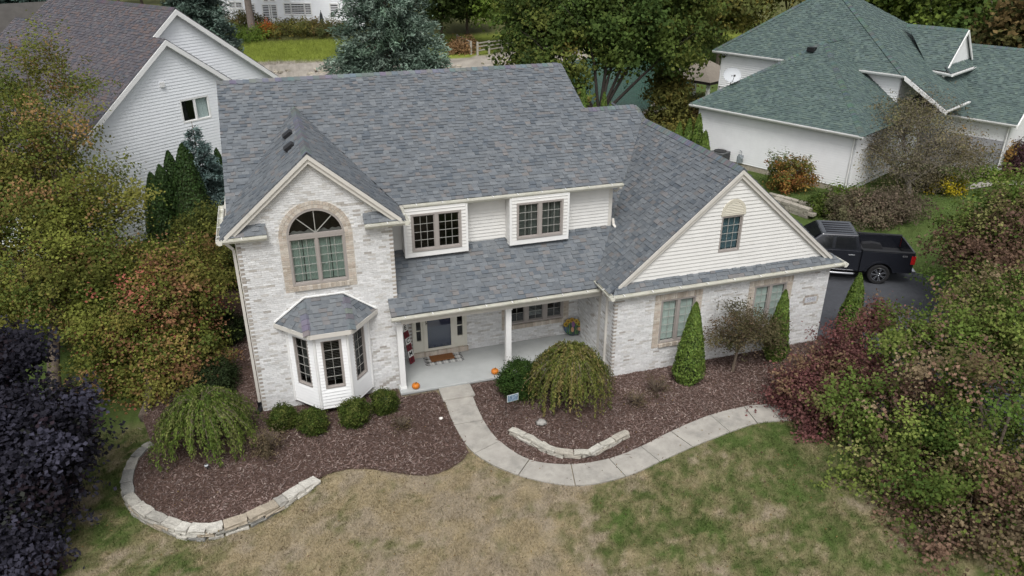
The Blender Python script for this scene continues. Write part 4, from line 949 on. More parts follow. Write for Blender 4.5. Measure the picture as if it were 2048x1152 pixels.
for a, b_ in ((GP(9.75, -0.4, e1), pt), (GP(-0.5, -0.4, e1), pt), (GP(12.05, 5.1, e2), pk), (GP(0.13, 5.1, e2), pk), (GP(4.6, 4.6, 6.75), GP(4.6, 6.6, 6.75))): rg.cap(a, b_, ang=0.45, w=0.17)
rg.cap(GP(aD1, dC, zD), GP(aD0, dC, zD), ang=0.9); rg.cap(GP(-4.75, wr+4.4, wz+3.3), GP(1.0, wr+4.4, wz+3.3), ang=0.75)
groof = rg.finish(gh)
gm = MB()
wall_mesh(gm, G0, ga_, -gc_, [0, 9.35], lambda a: 3.12, zb=0.0, thick=0.15); wall_mesh(gm, G0, gc_, -ga_, [0, 9.0], lambda c: 3.12, thick=0.15)
wall_mesh(gm, GP(0, 5.5, 0), ga_, -gc_, [0.4, 11.65], lambda a: 5.37, zb=0.0, thick=0.15); wall_mesh(gm, GP(11.65, 5.5, 0), gc_, ga_, [0, 9], lambda c: 5.2, thick=0.15)
wall_mesh(gm, GP(0.4, 5.5, 0), gc_, -ga_, [0, 3.0], lambda c: 5.3, zb=0.0, thick=0.15)
wall_mesh(gm, GP(aD1+0.08, dC, 0), gc_, -ga_, [-1.9, 0, 1.9], lambda c: zD-0.95*abs(c)-0.06, zb=2.5, thick=0.15); wall_mesh(gm, GP(aD1+0.1, dC-1.85, 0), ga_, -gc_, [0, 2.5], lambda a: zD-1.9, zb=2.5, thick=0.15)
wall_mesh(gm, GP(0, wr+0.35, 0), ga_, -gc_, [-4.4, 1.0], lambda a: wz, thick=0.15); wall_mesh(gm, GP(-4.4, wr+4.4, 0), gc_, -ga_, [-4.05, 0, 4.05], lambda c: wz+3.25-0.75*abs(c), thick=0.15)
gwall = gm.build('wall', M_SIDEW, gh)
siding(gwall, G0, ga_, -gc_, 0.32, 3.1, lambda z: (0.1, 9.3), expo=0.127, mt=M_SIDEW, dep=0.052); siding(gwall, GP(0, 5.5, 0), ga_, -gc_, 3.2, 5.35, lambda z: (0.45, 11.6), expo=0.127, mt=M_SIDEW, dep=0.052)
siding(gwall, G0, gc_, -ga_, 0.32, 3.1, lambda z: (0.1, 8.9), expo=0.127, mt=M_SIDEW, dep=0.052)
b = MB(); b.obox(GP(4.67, 0.06, 0.15), (ga_, gc_, Zh), (4.7, 0.08, 0.17)); b.build('foundation', mat('old_concrete', (0.4, 0.355, 0.29)), gh)
b = MB(); b.obox(GP(-2.0, wr+0.325, 0.95), (ga_, gc_, Zh), (2.3, 0.02, 0.95)); b.build('brick_veneer', mat('grey_brick_veneer', (0.36, 0.36, 0.38), 0.9, 0.3, 30, 0.5, 60), gh)
for p_, q_, o_ in ((GP(9.75, -0.4, e1), GP(-0.5, -0.4, e1), -gc_), (GP(12.05, 5.1, e2), GP(6.6, 5.1, e2), -gc_), (GP(2.6, 5.1, e2), GP(0.13, 5.1, e2), -gc_), (GP(1.0, wr, wz), GP(-4.75, wr, wz), -gc_), (GP(aC, cC0, fz(aC)), GP(aC, cC1, fz(aC)), -ga_), (GP(aD1+0.9, dC-2.15, zD-2.02), GP(aD1-0.4, dC-2.15, zD-2.12), -gc_), (GP(aD1-0.38, dC-2.2, zD-2.12), GP(aD1-0.38, dC+2.2, zD-2.12), -ga_)):
    gutter(gh, p_, q_, o_, straps=50, mt=M_TRIMW, h=0.13)
b = MB(); b.prism([GP(0.13, 5.06, e2-0.02), GP(aC, cC0-0.04, fz(aC)-0.02), GP(aC, cC0-0.04, fz(aC)-0.24), GP(0.13, 5.06, e2-0.24)], gc_*0.12-ga_*0.03); b.build('rake_board', M_TRIMW, gh)
for sg in (-1, 1):
    b = MB(); b.prism([GP(aD1-0.02, dC, zD), GP(aD1-0.02, dC+sg*1.95, zD-1.85), GP(aD1-0.02, dC+sg*1.95, zD-2.03), GP(aD1-0.02, dC, zD-0.18)], -ga_*0.06); b.build('rake_board', M_TRIMW, gh)
    b = MB(); b.prism([GP(-4.75, wr+4.4, wz+3.3), GP(-4.75, wr+4.4+sg*4.4, wz), GP(-4.75, wr+4.4+sg*4.4, wz-0.25), GP(-4.75, wr+4.4, wz+3.05)], -ga_*0.08); b.build('rake_board', M_TRIMW, gh)
downspout(gh, [GP(-4.35, wr+0.25, 2.8), GP(-4.35, wr+0.25, 0.2), GP(-4.35, wr-0.2, 0.1)], mt=M_TRIMW); downspout(gh, [GP(0.05, -0.07, 3.0), GP(0.05, -0.07, 0.1)], mt=M_TRIMW)
window(gh, GP(aD1+0.08, dC-0.8, zD-3.3), gc_, -ga_, 1.5, 1.05, 2, 1, 1, mframe=M_TRIMW, glass=G_DARK)
c = vplane(1623, 103, pt, nrm(np.cross(ga_, pt-GP(4.6, -0.4, e1)))); b = MB(); b.obox(c+Zh*0.12, (ga_, gc_, Zh), (0.2, 0.2, 0.12)); b.build('roof_vent', M_BLACK, gh, bevel=0.02)
# satellite dish on the lower roof
dp = vplane(1462, 172, pt, nrm(np.cross(ga_, pt-GP(4.6, -0.4, e1)))); dish = empty('satellite_dish', tuple(dp), 'grey oval satellite dish on the lower green roof', 'dish')
b = MB(); c0 = V3(0, 0, 0.62); nd = nrm(V3(-0.35, -1, 0.55)); ud = nrm(np.cross(Zh, nd)); vd = np.cross(nd, ud); R_ = []
for r, o in ((0.02, -0.06), (0.25, -0.045), (0.42, -0.01), (0.47, 0.02)):
    for k in range(20): t = 2*math.pi*k/20; R_.append(c0+ud*r*1.08*math.cos(t)+vd*r*0.92*math.sin(t)+nd*o)
b.poly(R_, [(i*20+k, i*20+(k+1) % 20, (i+1)*20+(k+1) % 20, (i+1)*20+k) for i in range(3) for k in range(20)]+[tuple(range(20))]); b.build('reflector', mat('dish_grey', (0.48, 0.50, 0.52), 0.5, 0.06), dish, smooth=True)
b = MB(); b.tube([(0, 0.05, -0.05), (0, 0.05, 0.5), c0-nd*0.05], 0.03, 8); b.tube([c0-vd*0.4, c0-vd*0.2+nd*0.45], 0.015, 6); b.obox(c0-vd*0.18+nd*0.47, (ud, nd, vd), (0.05, 0.06, 0.04)); b.build('mast', M_BLACK, dish)

# air conditioner and gas meter at the green house wall
ac = empty('air_conditioner', tuple(GP(7.2, -0.7, 0)), 'grey metal air conditioner unit beside the white wall behind garage ridge', 'air conditioner', rz=math.radians(26))
b = MB(); b.box(-0.42, 0.42, -0.42, 0.42, 0.08, 0.95); b.build('cabinet', mat('ac_metal', (0.11, 0.115, 0.12), 0.5, 0.1, 20), ac, bevel=0.03)
b = MB(); b.lathe([(0.36, 0.95), (0.36, 0.985), (0.30, 0.99)], 24); b.build('fan_grille', M_BLACK, ac)
b = MB(); b.box(-0.5, 0.5, -0.5, 0.5, 0.0, 0.08); b.build('pad', M_CONC, ac)
for k in range(9): b = MB(); b.box(-0.40, 0.40, -0.435, -0.42, 0.16+k*0.085, 0.19+k*0.085); b.build('louvre', M_BLACK, ac)
mt_ = empty('gas_meter', tuple(GP(6.1, -0.35, 0)), 'grey gas meter with pipes against the white siding wall', 'gas meter', rz=math.radians(26))
b = MB(); b.box(-0.16, 0.16, -0.12, 0.12, 0.45, 0.85); b.lathe([(0.09, -0.16), (0.10, -0.12)], 14, (0, 0, 0.7), 'y'); b.build('meter_body', mat('meter_grey', (0.25, 0.28, 0.30), 0.5, 0.1), mt_, bevel=0.03)
b = MB(); b.tube([(-0.22, 0, 0), (-0.22, 0, 0.95), (-0.08, 0, 0.95), (-0.08, 0, 0.85)], 0.025, 8); b.tube([(0.1, 0, 0.85), (0.1, 0, 1.05), (0.25, 0.2, 1.05)], 0.025, 8); b.build('pipe', mat('meter_grey'), mt_)

# far house across the pond with french door, patio seats
fu = V3(0.88, -0.475, 0); fn = V3(-0.475, -0.88, 0); F0 = onZ(448, 53, 0.35); fpx = lambda px, py: vplane(px, py, F0, fn)
fh = empty('lakeside_house', tuple(F0), 'white sided house across the pond with french door and tall windows', 'house'); WORLD.add(fh.name)
def fs(px, py): p = fpx(px, py); return (p-F0)@fu, p[2]
zf = lambda x, y: (430+x*0.1318, y*0.1318)
b = MB(); wall_mesh(b, F0, fu, fn, [0, 19], lambda s: 6.2, zb=0.0, thick=0.2); fw_ = b.build('wall', M_SIDEL, fh)
siding(fw_, F0, fu, fn, 0.3, 6.2, lambda z: (0, 19), expo=0.2, mt=M_SIDEL, dep=0.042)
def fwin(x0, y0, x1, y1, cols, rows, nm='window'):
    a0, zz0 = fs(*zf(x0, y1)); a1, zz1 = fs(*zf(x1, y0)); zz0 = fs(*zf((x0+x1)/2, y1))[1]; zz1 = fs(*zf((x0+x1)/2, y0))[1]
    o = window(fh, F0+fu*a0+Zh*zz0+fn*0.06, fu, fn, a1-a0, zz1-zz0, 1, cols, rows, fw=0.12, mframe=M_TRIMW, glass=G_DARK, munt=0.02, name=nm)
    q0 = MB(); q0.obox(F0+fu*(a0+a1)/2+Zh*(zz0+zz1)/2+fn*0.02, (fu, fn, Zh), ((a1-a0)/2-0.05, 0.01, (zz1-zz0)/2-0.05)); q0.build('dark_room_panel', M_ROOM, o)  # near-black panel standing in for the unlit room behind
for a in ((222, 62, 315, 188), (322, 62, 418, 186), (214, -70, 305, 42), (315, -70, 405, 40), (540, 90, 612, 285), (1060, 85, 1155, 275), (1165, 85, 1362, 275), (1372, 85, 1465, 275), (1050, -70, 1135, 60), (740, 5, 815, 80), (835, 5, 918, 75)): fwin(*a, 2 if a[2]-a[0] < 150 else 4, 3)
fwin(745, 108, 860, 378, 1, 1, 'french_door'); fwin(845, 108, 945, 345, 2, 5, 'french_door'); fwin(1755, 95, 1880, 290, 1, 1)
b = MB(); sa, sb = fs(*zf(740, 400))[0], fs(*zf(1000, 400))[0]
for k in range(3): b.obox(F0+fu*(sa+sb)/2+fn*(0.9+k*0.2)+Zh*(0.52-k*0.17), (fu, fn, Zh), ((sb-sa)/2, 0.9+k*0.2, 0.08))
b.build('deck_steps', mat('grey_deck', (0.22, 0.24, 0.25), 0.8, 0.15), fh)
b = MB()
for t in range(6): p_ = F0+fu*sb+fn*(0.2+0.36*t)+Zh*(0.9-0.13*t); b.beam(p_-Zh*0.5, p_+Zh*0.5, 0.06, 0.06, up=(1, 0, 0))
b.beam(F0+fu*sb+fn*0.1+Zh*1.45, F0+fu*sb+fn*2.1+Zh*0.78, 0.09, 0.09); b.build('stair_rail', M_TRIMW, fh)
b = MB(); b.prism([F0+fn*0.6+Zh*6.1-fu*0.5, F0+fn*0.6+Zh*6.1+fu*19.5, F0-fn*4+Zh*9.4+fu*19.5, F0-fn*4+Zh*9.4-fu*0.5], Zh*0.2); b.build('roof', M_DECK, fh)
def chair(px, py, label, col, wide=0.6, group=None):
    p_ = fpx(*zf(px, py))+fn*1.6; p_[2] = float(hground(p_[0], p_[1]))
    o = empty('patio_chair' if wide < 1 else 'patio_bench', tuple(p_), label, 'chair' if wide < 1 else 'bench', group, rz=math.atan2(fu[1], fu[0]))
    m_ = mat('chair_%.2f' % col[0], col, 0.5, 0.05); h = wide/2
    b = MB(); b.box(-h, h, -0.28, 0.25, 0.42, 0.46); b.build('seat', m_, o)
    b = MB()
    n_ = max(4, int(wide/0.12))
    for i in range(n_): x = -h+0.03+(wide-0.06)*i/(n_-1); b.beam((x, 0.25, 0.44), (x, 0.34, 0.98), 0.03, 0.03, up=(1, 0, 0))
    b.beam((-h, 0.34, 0.98), (h, 0.34, 0.98), 0.05, 0.05); b.build('backrest', m_, o)
    for x in (-h+0.03, h-0.03):
        for y in (-0.26, 0.23): b = MB(); b.beam((x, y, 0), (x, y, 0.43 if y > 0 else 0.66), 0.045, 0.045, up=(1, 0, 0)); b.build('leg', m_, o)
        b = MB(); b.beam((x, -0.28, 0.67), (x, 0.3, 0.67), 0.05, 0.03); b.build('armrest', m_, o)
chair(1178, 415, 'black patio chair against the far white house wall', (0.03, 0.03, 0.03)); chair(1330, 415, 'grey patio bench between the chairs at the far house', (0.18, 0.19, 0.2), 1.6)
chair(1455, 440, 'light grey patio chair beside the bench at the far house', (0.42, 0.41, 0.38)); chair(1545, 465, 'pale slatted lounge chair in front of the far house patio', (0.50, 0.48, 0.44))
p_ = fpx(*zf(1690, 430))+fn*1.2; p_[2] = float(hground(p_[0], p_[1])); um = empty('patio_umbrella', tuple(p_), 'closed dark patio umbrella against the far white wall', 'umbrella')
b = MB(); b.lathe([(0.05, 1.9), (0.16, 1.6), (0.24, 0.9), (0.30, 0.5), (0.2, 0.45)], 10, wob=lambda t: 1+0.15*math.sin(5*t)); b.build('canopy', mat('dark_canvas', (0.035, 0.04, 0.045), 0.9), um); b = MB(); b.tube([(0, 0, 0), (0, 0, 2.1)], 0.03, 6); b.lathe([(0.25, 0), (0.25, 0.06)], 12); b.build('pole', M_BLACK, um)

# gazebo by the pond
gp_ = onZ(1398, 214, -0.55); gz = empty('gazebo', (gp_[0], gp_[1], -0.6), 'grey brown hip roofed gazebo with white posts by the pond', 'gazebo', rz=math.radians(26))
b = MB(); b.poly([(-2.1, -2.1, 2.5), (2.1, -2.1, 2.5), (2.1, 2.1, 2.5), (-2.1, 2.1, 2.5), (-0.25, 0, 3.75), (0.25, 0, 3.75)], [(0, 1, 5, 4), (1, 2, 5), (2, 3, 4, 5), (3, 0, 4), (3, 2, 1, 0)]); b.build('roof', mat('gazebo_canvas', (0.23, 0.20, 0.165), 0.85, 0.15, 3), gz)
b = MB(); b.box(-2.05, 2.05, -2.05, 2.05, 2.28, 2.49); b.build('fascia', M_DBARK, gz)
for x in (-1.75, 1.75):
    for y in (-1.75, 1.75): b = MB(); b.box(x-0.11, x+0.11, y-0.11, y+0.11, 0, 2.3); b.build('post', M_TRIMW, gz)
# split rail fence on the far bank
fe0 = onZ(955, 108, -0.3); fe = empty('rail_fence', tuple(fe0), 'weathered grey split rail fence on the far bank of the pond', 'fence')
FP = [onZ(*p, -0.3)-fe0 for p in ((915, 93), (942, 108), (955, 110), (978, 107), (1004, 104), (1030, 102))]; m_ = mat('weathered_wood', (0.36, 0.34, 0.29), 0.9, 0.2, 6, 0.4, 30)
for p_ in FP: b = MB(); b.box(p_[0]-0.1, p_[0]+0.1, p_[1]-0.1, p_[1]+0.1, -0.3, 1.35); b.build('post', m_, fe)
for i in (0, 2, 3, 4):
    for z in (0.45, 0.85, 1.2): b = MB(); b.beam(FP[i]+Zh*z, FP[i+1]+Zh*(z+0.05), 0.09, 0.12); b.build('rail', m_, fe)

# other roofs seen between the trees
def simple_house(name, c, rz, w, d_, h, rise, wallm, roofcol, label):
    o = empty(name, (c[0], c[1], c[2]), label, 'house', rz=rz)
    b = MB(); b.box(-w/2, w/2, -d_/2, d_/2, 0, h); b.prism([(-w/2, -d_/2, h), (-w/2, d_/2, h), (-w/2, 0, h+rise)], (w, 0, 0)); wl_ = b.build('wall', wallm, o)
    b = MB()
    for sg in (-1, 1): b.prism([(-w/2-0.4, 0, h+rise+0.1), (w/2+0.4, 0, h+rise+0.1), (w/2+0.4, sg*(d_/2+0.5), h-0.15*rise), (-w/2-0.4, sg*(d_/2+0.5), h-0.15*rise)], (0, 0, 0.15))
    r_ = b.build('roof', mat('far_roof_%.3f' % roofcol[0], roofcol, 0.95, 0.25, 1.2, 0.3, 12), o)
    b = MB(); b.box(-w/2-0.4, w/2+0.4, -d_/2-0.62, -d_/2-0.48, h-0.15*rise-0.15, h-0.15*rise+0.05); b.build('gutter', M_TRIMW, r_)
    for k in range(3):
        x = -w/2+w*(k+0.5)/3; window(o, wpos(o) @ Vector((x-0.6, -d_/2-0.03, 1.0)), np.array((math.cos(rz), math.sin(rz), 0)), np.array((math.sin(rz), -math.cos(rz), 0)), 1.2, 1.3, 2, 1, 2, mframe=M_TRIMW, glass=G_DARK)
    return o
simple_house('white_house', tuple(at(-40, 110, 62)*V3(1, 1, 0)), math.radians(20), 12, 10, 3.4, 3.0, M_SIDEW, (0.07, 0.065, 0.06), 'small white house end with grey roof behind the brown roofed house')
simple_house('brown_roof_house', tuple(at(1905, 40, 92)*V3(1, 1, 0)), math.radians(-8), 20, 12, 3.0, 4.2, mat('tan_wall', (0.4, 0.36, 0.32), 0.9), (0.15, 0.105, 0.095), 'brown roofed house half hidden by trees behind the green roof')
simple_house('pale_house', tuple(at(1085, 20, 118)*V3(1, 1, 0)), math.radians(25), 12, 8, 5.5, 2.5, M_SIDEW, (0.2, 0.2, 0.2), 'pale house glimpsed between trees beyond the rail fence')

# stone edging in the green house garden
def blockwall(name, pts, h, wd, lab, step=0.42):
    o = empty(name, (*pts[0][:2], 0), lab, 'stone wall'); r = random.Random(3)
    for p_, q_ in zip(pts[:-1], pts[1:]):
        p_, q_ = np.array(p_), np.array(q_); L = np.linalg.norm((q_-p_)[:2]); n_ = max(1, int(L/step)); d_ = (q_-p_)/n_
        for c in range(max(1, int(round(h/0.16)))):
            for i in range(n_):
                a = p_+d_*(i+0.5*(c % 2)); a = V3(a[0], a[1], 0.16*c+0.08); u_ = nrm(V3(d_[0], d_[1], 0)); b = MB(); g = r.uniform(0.75, 1.15)
                b.obox(a-V3(*pts[0][:2], 0), (u_, np.cross(Zh, u_), Zh), (L/n_/2-0.012, wd/2+r.uniform(-0.02, 0.02), 0.075), (0.36*g, 0.33*g, 0.28*g)); b.build('stone', M_STONE, o, bevel=0.015)
blockwall('garden_wall', [onZ(1538, 386, 0.3), onZ(1600, 402, 0.3), onZ(1676, 424, 0.3)], 0.32, 0.3, 'grey stone edging wall below the orange leaved shrub')
blockwall('garden_wall', [onZ(1556, 404, 0.3), onZ(1630, 428, 0.3)], 0.48, 0.35, 'pale topped stone wall beside the driveway lawn')
sp_ = MB(); pp_ = [onZ(*p, 0.03) for p in ((1900, 398), (1935, 380), (1990, 371), (2060, 372))]+[onZ(*p, 0.03) for p in ((2060, 362), (1995, 360), (1950, 366))]
sp_.face([(p[0], p[1], 0.05) for p in pp_]); sp_.build('garden_path', M_CONC, kind='structure')
# rocks along the pond shore
rk = np.random.default_rng(4); mbk = MB()
def rock(b, c, r, seed, col, sq=0.6):
    rr = random.Random(seed); ring_ = []
    for i, (ph, f) in enumerate(((-0.9, 0.5), (-0.2, 1.0), (0.45, 0.8), (0.9, 0.3))):
        for k in range(6): t = 2*math.pi*(k+0.3*i)/6; q_ = r*f*rr.uniform(0.75, 1.2); ring_.append((c[0]+q_*math.cos(t), c[1]+q_*math.sin(t), c[2]+r*sq*ph))
    b.poly(ring_, [(i*6+k, i*6+(k+1) % 6, i*6+6+(k+1) % 6, i*6+6+k) for i in range(3) for k in range(6)]+[tuple(range(18, 24)), tuple(range(5, -1, -1))], col)
for i in range(900):
    k = rk.integers(0, len(POND)); a, b_ = np.array(POND[k]), np.array(POND[(k+1) % len(POND)])
    if i < 420: k = rk.choice((5, 6, 7, 8, 9, 10)); a, b_ = np.array(POND[k]), np.array(POND[k+1])
    p_ = a+(b_-a)*rk.random()+rk.normal(0, 0.45, 2); g = rk.uniform(0.6, 1.2)
    rock(mbk, (p_[0], p_[1], -0.75+rk.uniform(-0.1, 0.25)), rk.uniform(0.15, 0.42), i, (0.42*g, 0.38*g, 0.31*g))
rs = mbk.build('shore_rocks', M_STONE, None, 'stuff'); tag(rs, 'pale rounded rocks lining the pond shore', 'rocks')
# ---------------------------------------------------------------- trees and plants
LEAF_GAIN = 1.24
def pal(cols, w=None):
    C = np.array(cols, float)
    def f(info, r, n): return C[r.choice(len(C), n, p=w)]*r.uniform(0.75, 1.3, (n, 1))
    return f
def leaf_soup(pos, nor, size, r, aspect=0.55, tang=None, fold=0.25):
    n = len(pos); nor = nor/(np.linalg.norm(nor, axis=1, keepdims=True)+1e-9)
    t = r.normal(size=(n, 3)) if tang is None else tang
    t = t-nor*np.sum(t*nor, 1, keepdims=True); t /= np.linalg.norm(t, axis=1, keepdims=True)+1e-9
    b = np.cross(nor, t); s = size[:, None]
    return np.stack([pos-t*s*0.5, pos+b*s*aspect*0.5-t*s*0.05+nor*s*fold*0.3, pos+t*s*0.5-nor*s*fold*0.2, pos-b*s*aspect*0.5-t*s*0.05+nor*s*fold*0.3], 1).reshape(-1, 3)
def blob_clumps(blobs, n, r, shell=0.55, lump=0.30, seed=0):
    W = np.array([b[1][0]*b[1][1]+b[1][1]*b[1][2]+b[1][0]*b[1][2] for b in blobs], float); W /= W.sum(); k = r.choice(len(blobs), n, p=W)
    c = np.array([b[0] for b in blobs], float)[k]; R = np.array([b[1] for b in blobs], float)[k]
    d = r.normal(size=(n, 3)); d /= np.linalg.norm(d, axis=1, keepdims=True)
    f = shell+(1-shell)*r.random(n)**0.6
    lu = fbm(np.arctan2(d[:, 1], d[:, 0])*1.7+k*7.3+seed, d[:, 2]*2.6+k*3.1, 5+seed, 3); f = f*(1-lump+2*lump*lu)
    return c+d*R*f[:, None], d, f
def crown(name, parent, blobs, n_cl, per, size, colf, seed, spread=0.3, shell=0.55, up=0.5, aspect=0.6, m=None, lump=0.3, flat=0.5, base=(0, 0, 0), gap=0.0, spray=15, ms=1.55, gain=None):
    r = np.random.default_rng(seed); c, d, f = blob_clumps(blobs, n_cl, r, shell, lump, seed)
    if gap > 0:
        g = fbm(c[:, 0]*0.9+seed, c[:, 2]*0.9+c[:, 1]*0.7, 31+seed); k = g > gap; c, d, f = c[k], d[k], f[k]
    # clumps gather on sprays at branch ends, so gaps and tiers open between them
    nm = max(6, len(c)//spray); mi = r.choice(len(c), nm, replace=False); cm = colf(dict(c=c[mi], d=d[mi], f=f[mi]), r, nm)*r.uniform(0.72, 1.28, (nm, 1))
    own = r.integers(0, nm, len(c)); cm2 = colf(dict(c=c, d=d, f=f), r, len(c)); mixw = (r.random(len(c)) < 0.10)[:, None]
    md = d[mi][own]; off = r.normal(0, 1, (len(c), 3))*V3(1, 1, 0.45)*spread*ms+md*(r.random((len(c), 1))-0.4)*spread*ms*1.3
    near = (r.random(len(c)) < 0.86)[:, None]; c = np.where(near, c[mi][own]+off-V3(0, 0, 0.25)*spread*np.sum((off/(spread*ms))**2*V3(1, 1, 0), 1, keepdims=True)*0.5, c); d = np.where(near, md, d)
    cc = np.where(mixw, cm2, cm[own]); N = len(c)*per
    ax = d+r.normal(0, 0.45, d.shape); ax /= np.linalg.norm(ax, axis=1, keepdims=True)
    t = r.uniform(-1, 1, (len(c), per, 1))
    P = (c[:, None, :]+ax[:, None, :]*t*spread*1.3+r.normal(0, spread*flat, (len(c), per, 3))).reshape(-1, 3)
    nn = np.repeat(d, per, 0)*0.6+V3(0, 0, up)+r.normal(0, 0.55, (N, 3))
    col = np.repeat(cc, per, 0)*r.uniform(0.78, 1.26, (N, 1))*(gain or LEAF_GAIN)
    v = leaf_soup(P, nn, size*r.uniform(0.65, 1.35, N), r, aspect)
    return link(name, soup_mesh(name, v-np.tile(np.asarray(base, float), (len(v), 1)), 4, np.clip(col, 0, 1)), m or M_LEAF, parent)
def branches(parent, base, blobs, r0, seed, bark=None, fork=0.35, twigs=4, name='trunk', lean=(0, 0, 0), top=None):
    rr = random.Random(seed); mb = MB(); base = np.asarray(base, float)
    cen = np.mean([b[0] for b in blobs], 0); zf_ = base[2]+(cen[2]-base[2])*fork
    fk = V3(base[0]+(cen[0]-base[0])*fork, base[1]+(cen[1]-base[1])*fork, zf_)
    P = lambda p: np.asarray(p)-base
    mb.tube([P(base-Zh*0.15), P(base+Zh*0.15), P((base+fk)/2+V3(rr.uniform(-.1, .1), rr.uniform(-.1, .1), 0)), P(fk)], [r0*1.35, r0*1.05, r0*0.9, r0*0.8], 9)
    for c, R in blobs:
        c = np.asarray(c, float); R = np.asarray(R, float); mid = fk+(c-fk)*0.5+V3(rr.uniform(-.2, .2), rr.uniform(-.2, .2), 0.1*R[2]); end = c+V3(0, 0, R[2]*0.55)
        rb = r0*0.55*min(1.0, 1.6/math.sqrt(len(blobs)))
        mb.tube([P(fk-Zh*0.05), P(mid), P(c), P(end)], [rb, rb*0.75, rb*0.5, rb*0.15], 7)
        for k in range(twigs):
            a = mid+(c-mid)*rr.random(); th = rr.uniform(0, 2*math.pi); q_ = c+R*V3(math.cos(th)*0.85, math.sin(th)*0.85, rr.uniform(-0.4, 0.7)); h = (a+q_)/2+V3(0, 0, 0.12*R[2])
            mb.tube([P(a), P(h), P(q_)], [rb*0.35, rb*0.22, rb*0.06], 5)
    return mb.build(name, bark or M_BARK, parent, smooth=True)
def tree(name, label, base, blobs, r0, leaves, seed, bark=None, group=None, cat='tree', **kw):
    base = np.asarray(base, float); o = empty(name, tuple(base), label, cat, group)
    branches(o, base, blobs, r0, seed, bark, kw.pop('fork', 0.35), kw.pop('twigs', 4))
    n_cl, per, size, colf = leaves; crown('crown', o, blobs, n_cl, per, size, colf, seed, base=base, **kw); return o
def E(px, py, depth, rx, ry=None, rz=None):      # ellipsoid at a pixel direction and distance
    return (at(px, py, depth), (rx, ry or rx, rz or rx))
def gz_(p): return V3(p[0], p[1], float(hground(p[0], p[1])))

# --- large autumn maple left of the house, its reddish neighbour and the dark purple maple in front
def maple_col(info, r, n, thr=0.48):
    c, f = info['c'], info['f']; g = np.array([(0.122, 0.136, 0.028), (0.16, 0.158, 0.038), (0.088, 0.114, 0.026), (0.195, 0.155, 0.046), (0.225, 0.14, 0.062)])
    red = np.array([(0.20, 0.105, 0.055), (0.24, 0.125, 0.07), (0.14, 0.12, 0.03), (0.25, 0.085, 0.06), (0.105, 0.115, 0.027)])
    nz = fbm(c[:, 0]*0.8, c[:, 1]*0.8+c[:, 2]*0.9, 12); w = np.clip((nz-thr)*5, 0, 0.9)*np.clip((c[:, 0]+5.0)/2.6, 0, 1)
    k1 = r.choice(5, n, p=(0.36, 0.29, 0.2, 0.09, 0.06)); k2 = r.choice(5, n, p=(0.25, 0.2, 0.2, 0.1, 0.25)); u = (r.random(n) < w)[:, None]
    tip = (r.random(n) < 0.11*np.clip((c[:, 2]-3.5)/4, 0.2, 1))[:, None]; o = np.where(u, red[k2], g[k1]); o = np.where(tip, g[4]*1.1, o); return o*r.uniform(0.8, 1.25, (n, 1))
rust_col = lambda info, r, n: maple_col(info, r, n, 0.43)
mb1 = [E(60, 170, 27, 1.7, 1.7, 1.5), E(120, 250, 26.5, 1.3, 1.4, 1.2), E(20, 330, 26, 2.0), E(115, 390, 25.5, 2.0, 2.0, 1.6), E(205, 465, 25.5, 1.5, 1.6, 1.0), E(40, 520, 25, 2.2), E(150, 560, 24.5, 2.2, 2.0, 1.6), E(-60, 420, 26, 2.2), E(265, 385, 26, 0.7, 0.7, .5)]
tree('maple_tree', 'tall olive and orange maple tree in front of the white house wall', gz_(onZ(110, 800, 0)), mb1, 0.2, (4300, 22, 0.098, maple_col), 21, spread=0.26, aspect=0.75, lump=0.42, shell=0.45, gap=0.30)
mb2 = [E(305, 525, 25.0, 1.3, 1.2, 0.8), E(360, 560, 24.5, 1.4, 1.4, 1.0), E(300, 640, 24, 1.7, 1.6, 1.1), E(350, 700, 23.8, 1.3, 1.2, 0.8), E(260, 750, 23.5, 1.3, 1.2, 0.7), E(220, 640, 24, 1.3), E(385, 480, 25.5, .5, .5, .35)]
tree('maple_tree', 'reddish maple tree over the mulch bed left of the brick wall', gz_(onZ(285, 830, 0)), mb2, 0.13, (3200, 22, 0.092, rust_col), 22, spread=0.24, aspect=0.75, lump=0.42, shell=0.4, gap=0.28)
purp = pal([(0.022, 0.021, 0.030), (0.030, 0.029, 0.042), (0.042, 0.041, 0.060), (0.022, 0.015, 0.020), (0.026, 0.028, 0.024)], (0.3, 0.27, 0.15, 0.2, 0.08))
mb3 = [E(-30, 770, 18.5, 0.95), E(70, 850, 18, 1.0, 1.0, 0.9), E(20, 980, 17.4, 1.15), E(100, 930, 17.6, 0.75), E(-60, 1080, 17, 1.3), E(30, 1090, 16.8, 0.85), E(10, 710, 19, 0.6), E(125, 820, 18.2, 0.5)]
tree('purple_maple', 'dark purple leaved maple tree at the corner of the front lawn', gz_(onZ(20, 1100, -0.3)), mb3, 0.12, (2900, 22, 0.115, purp), 23, spread=0.22, aspect=0.8, lump=0.35, shell=0.35, gain=1.25, ms=1.2)

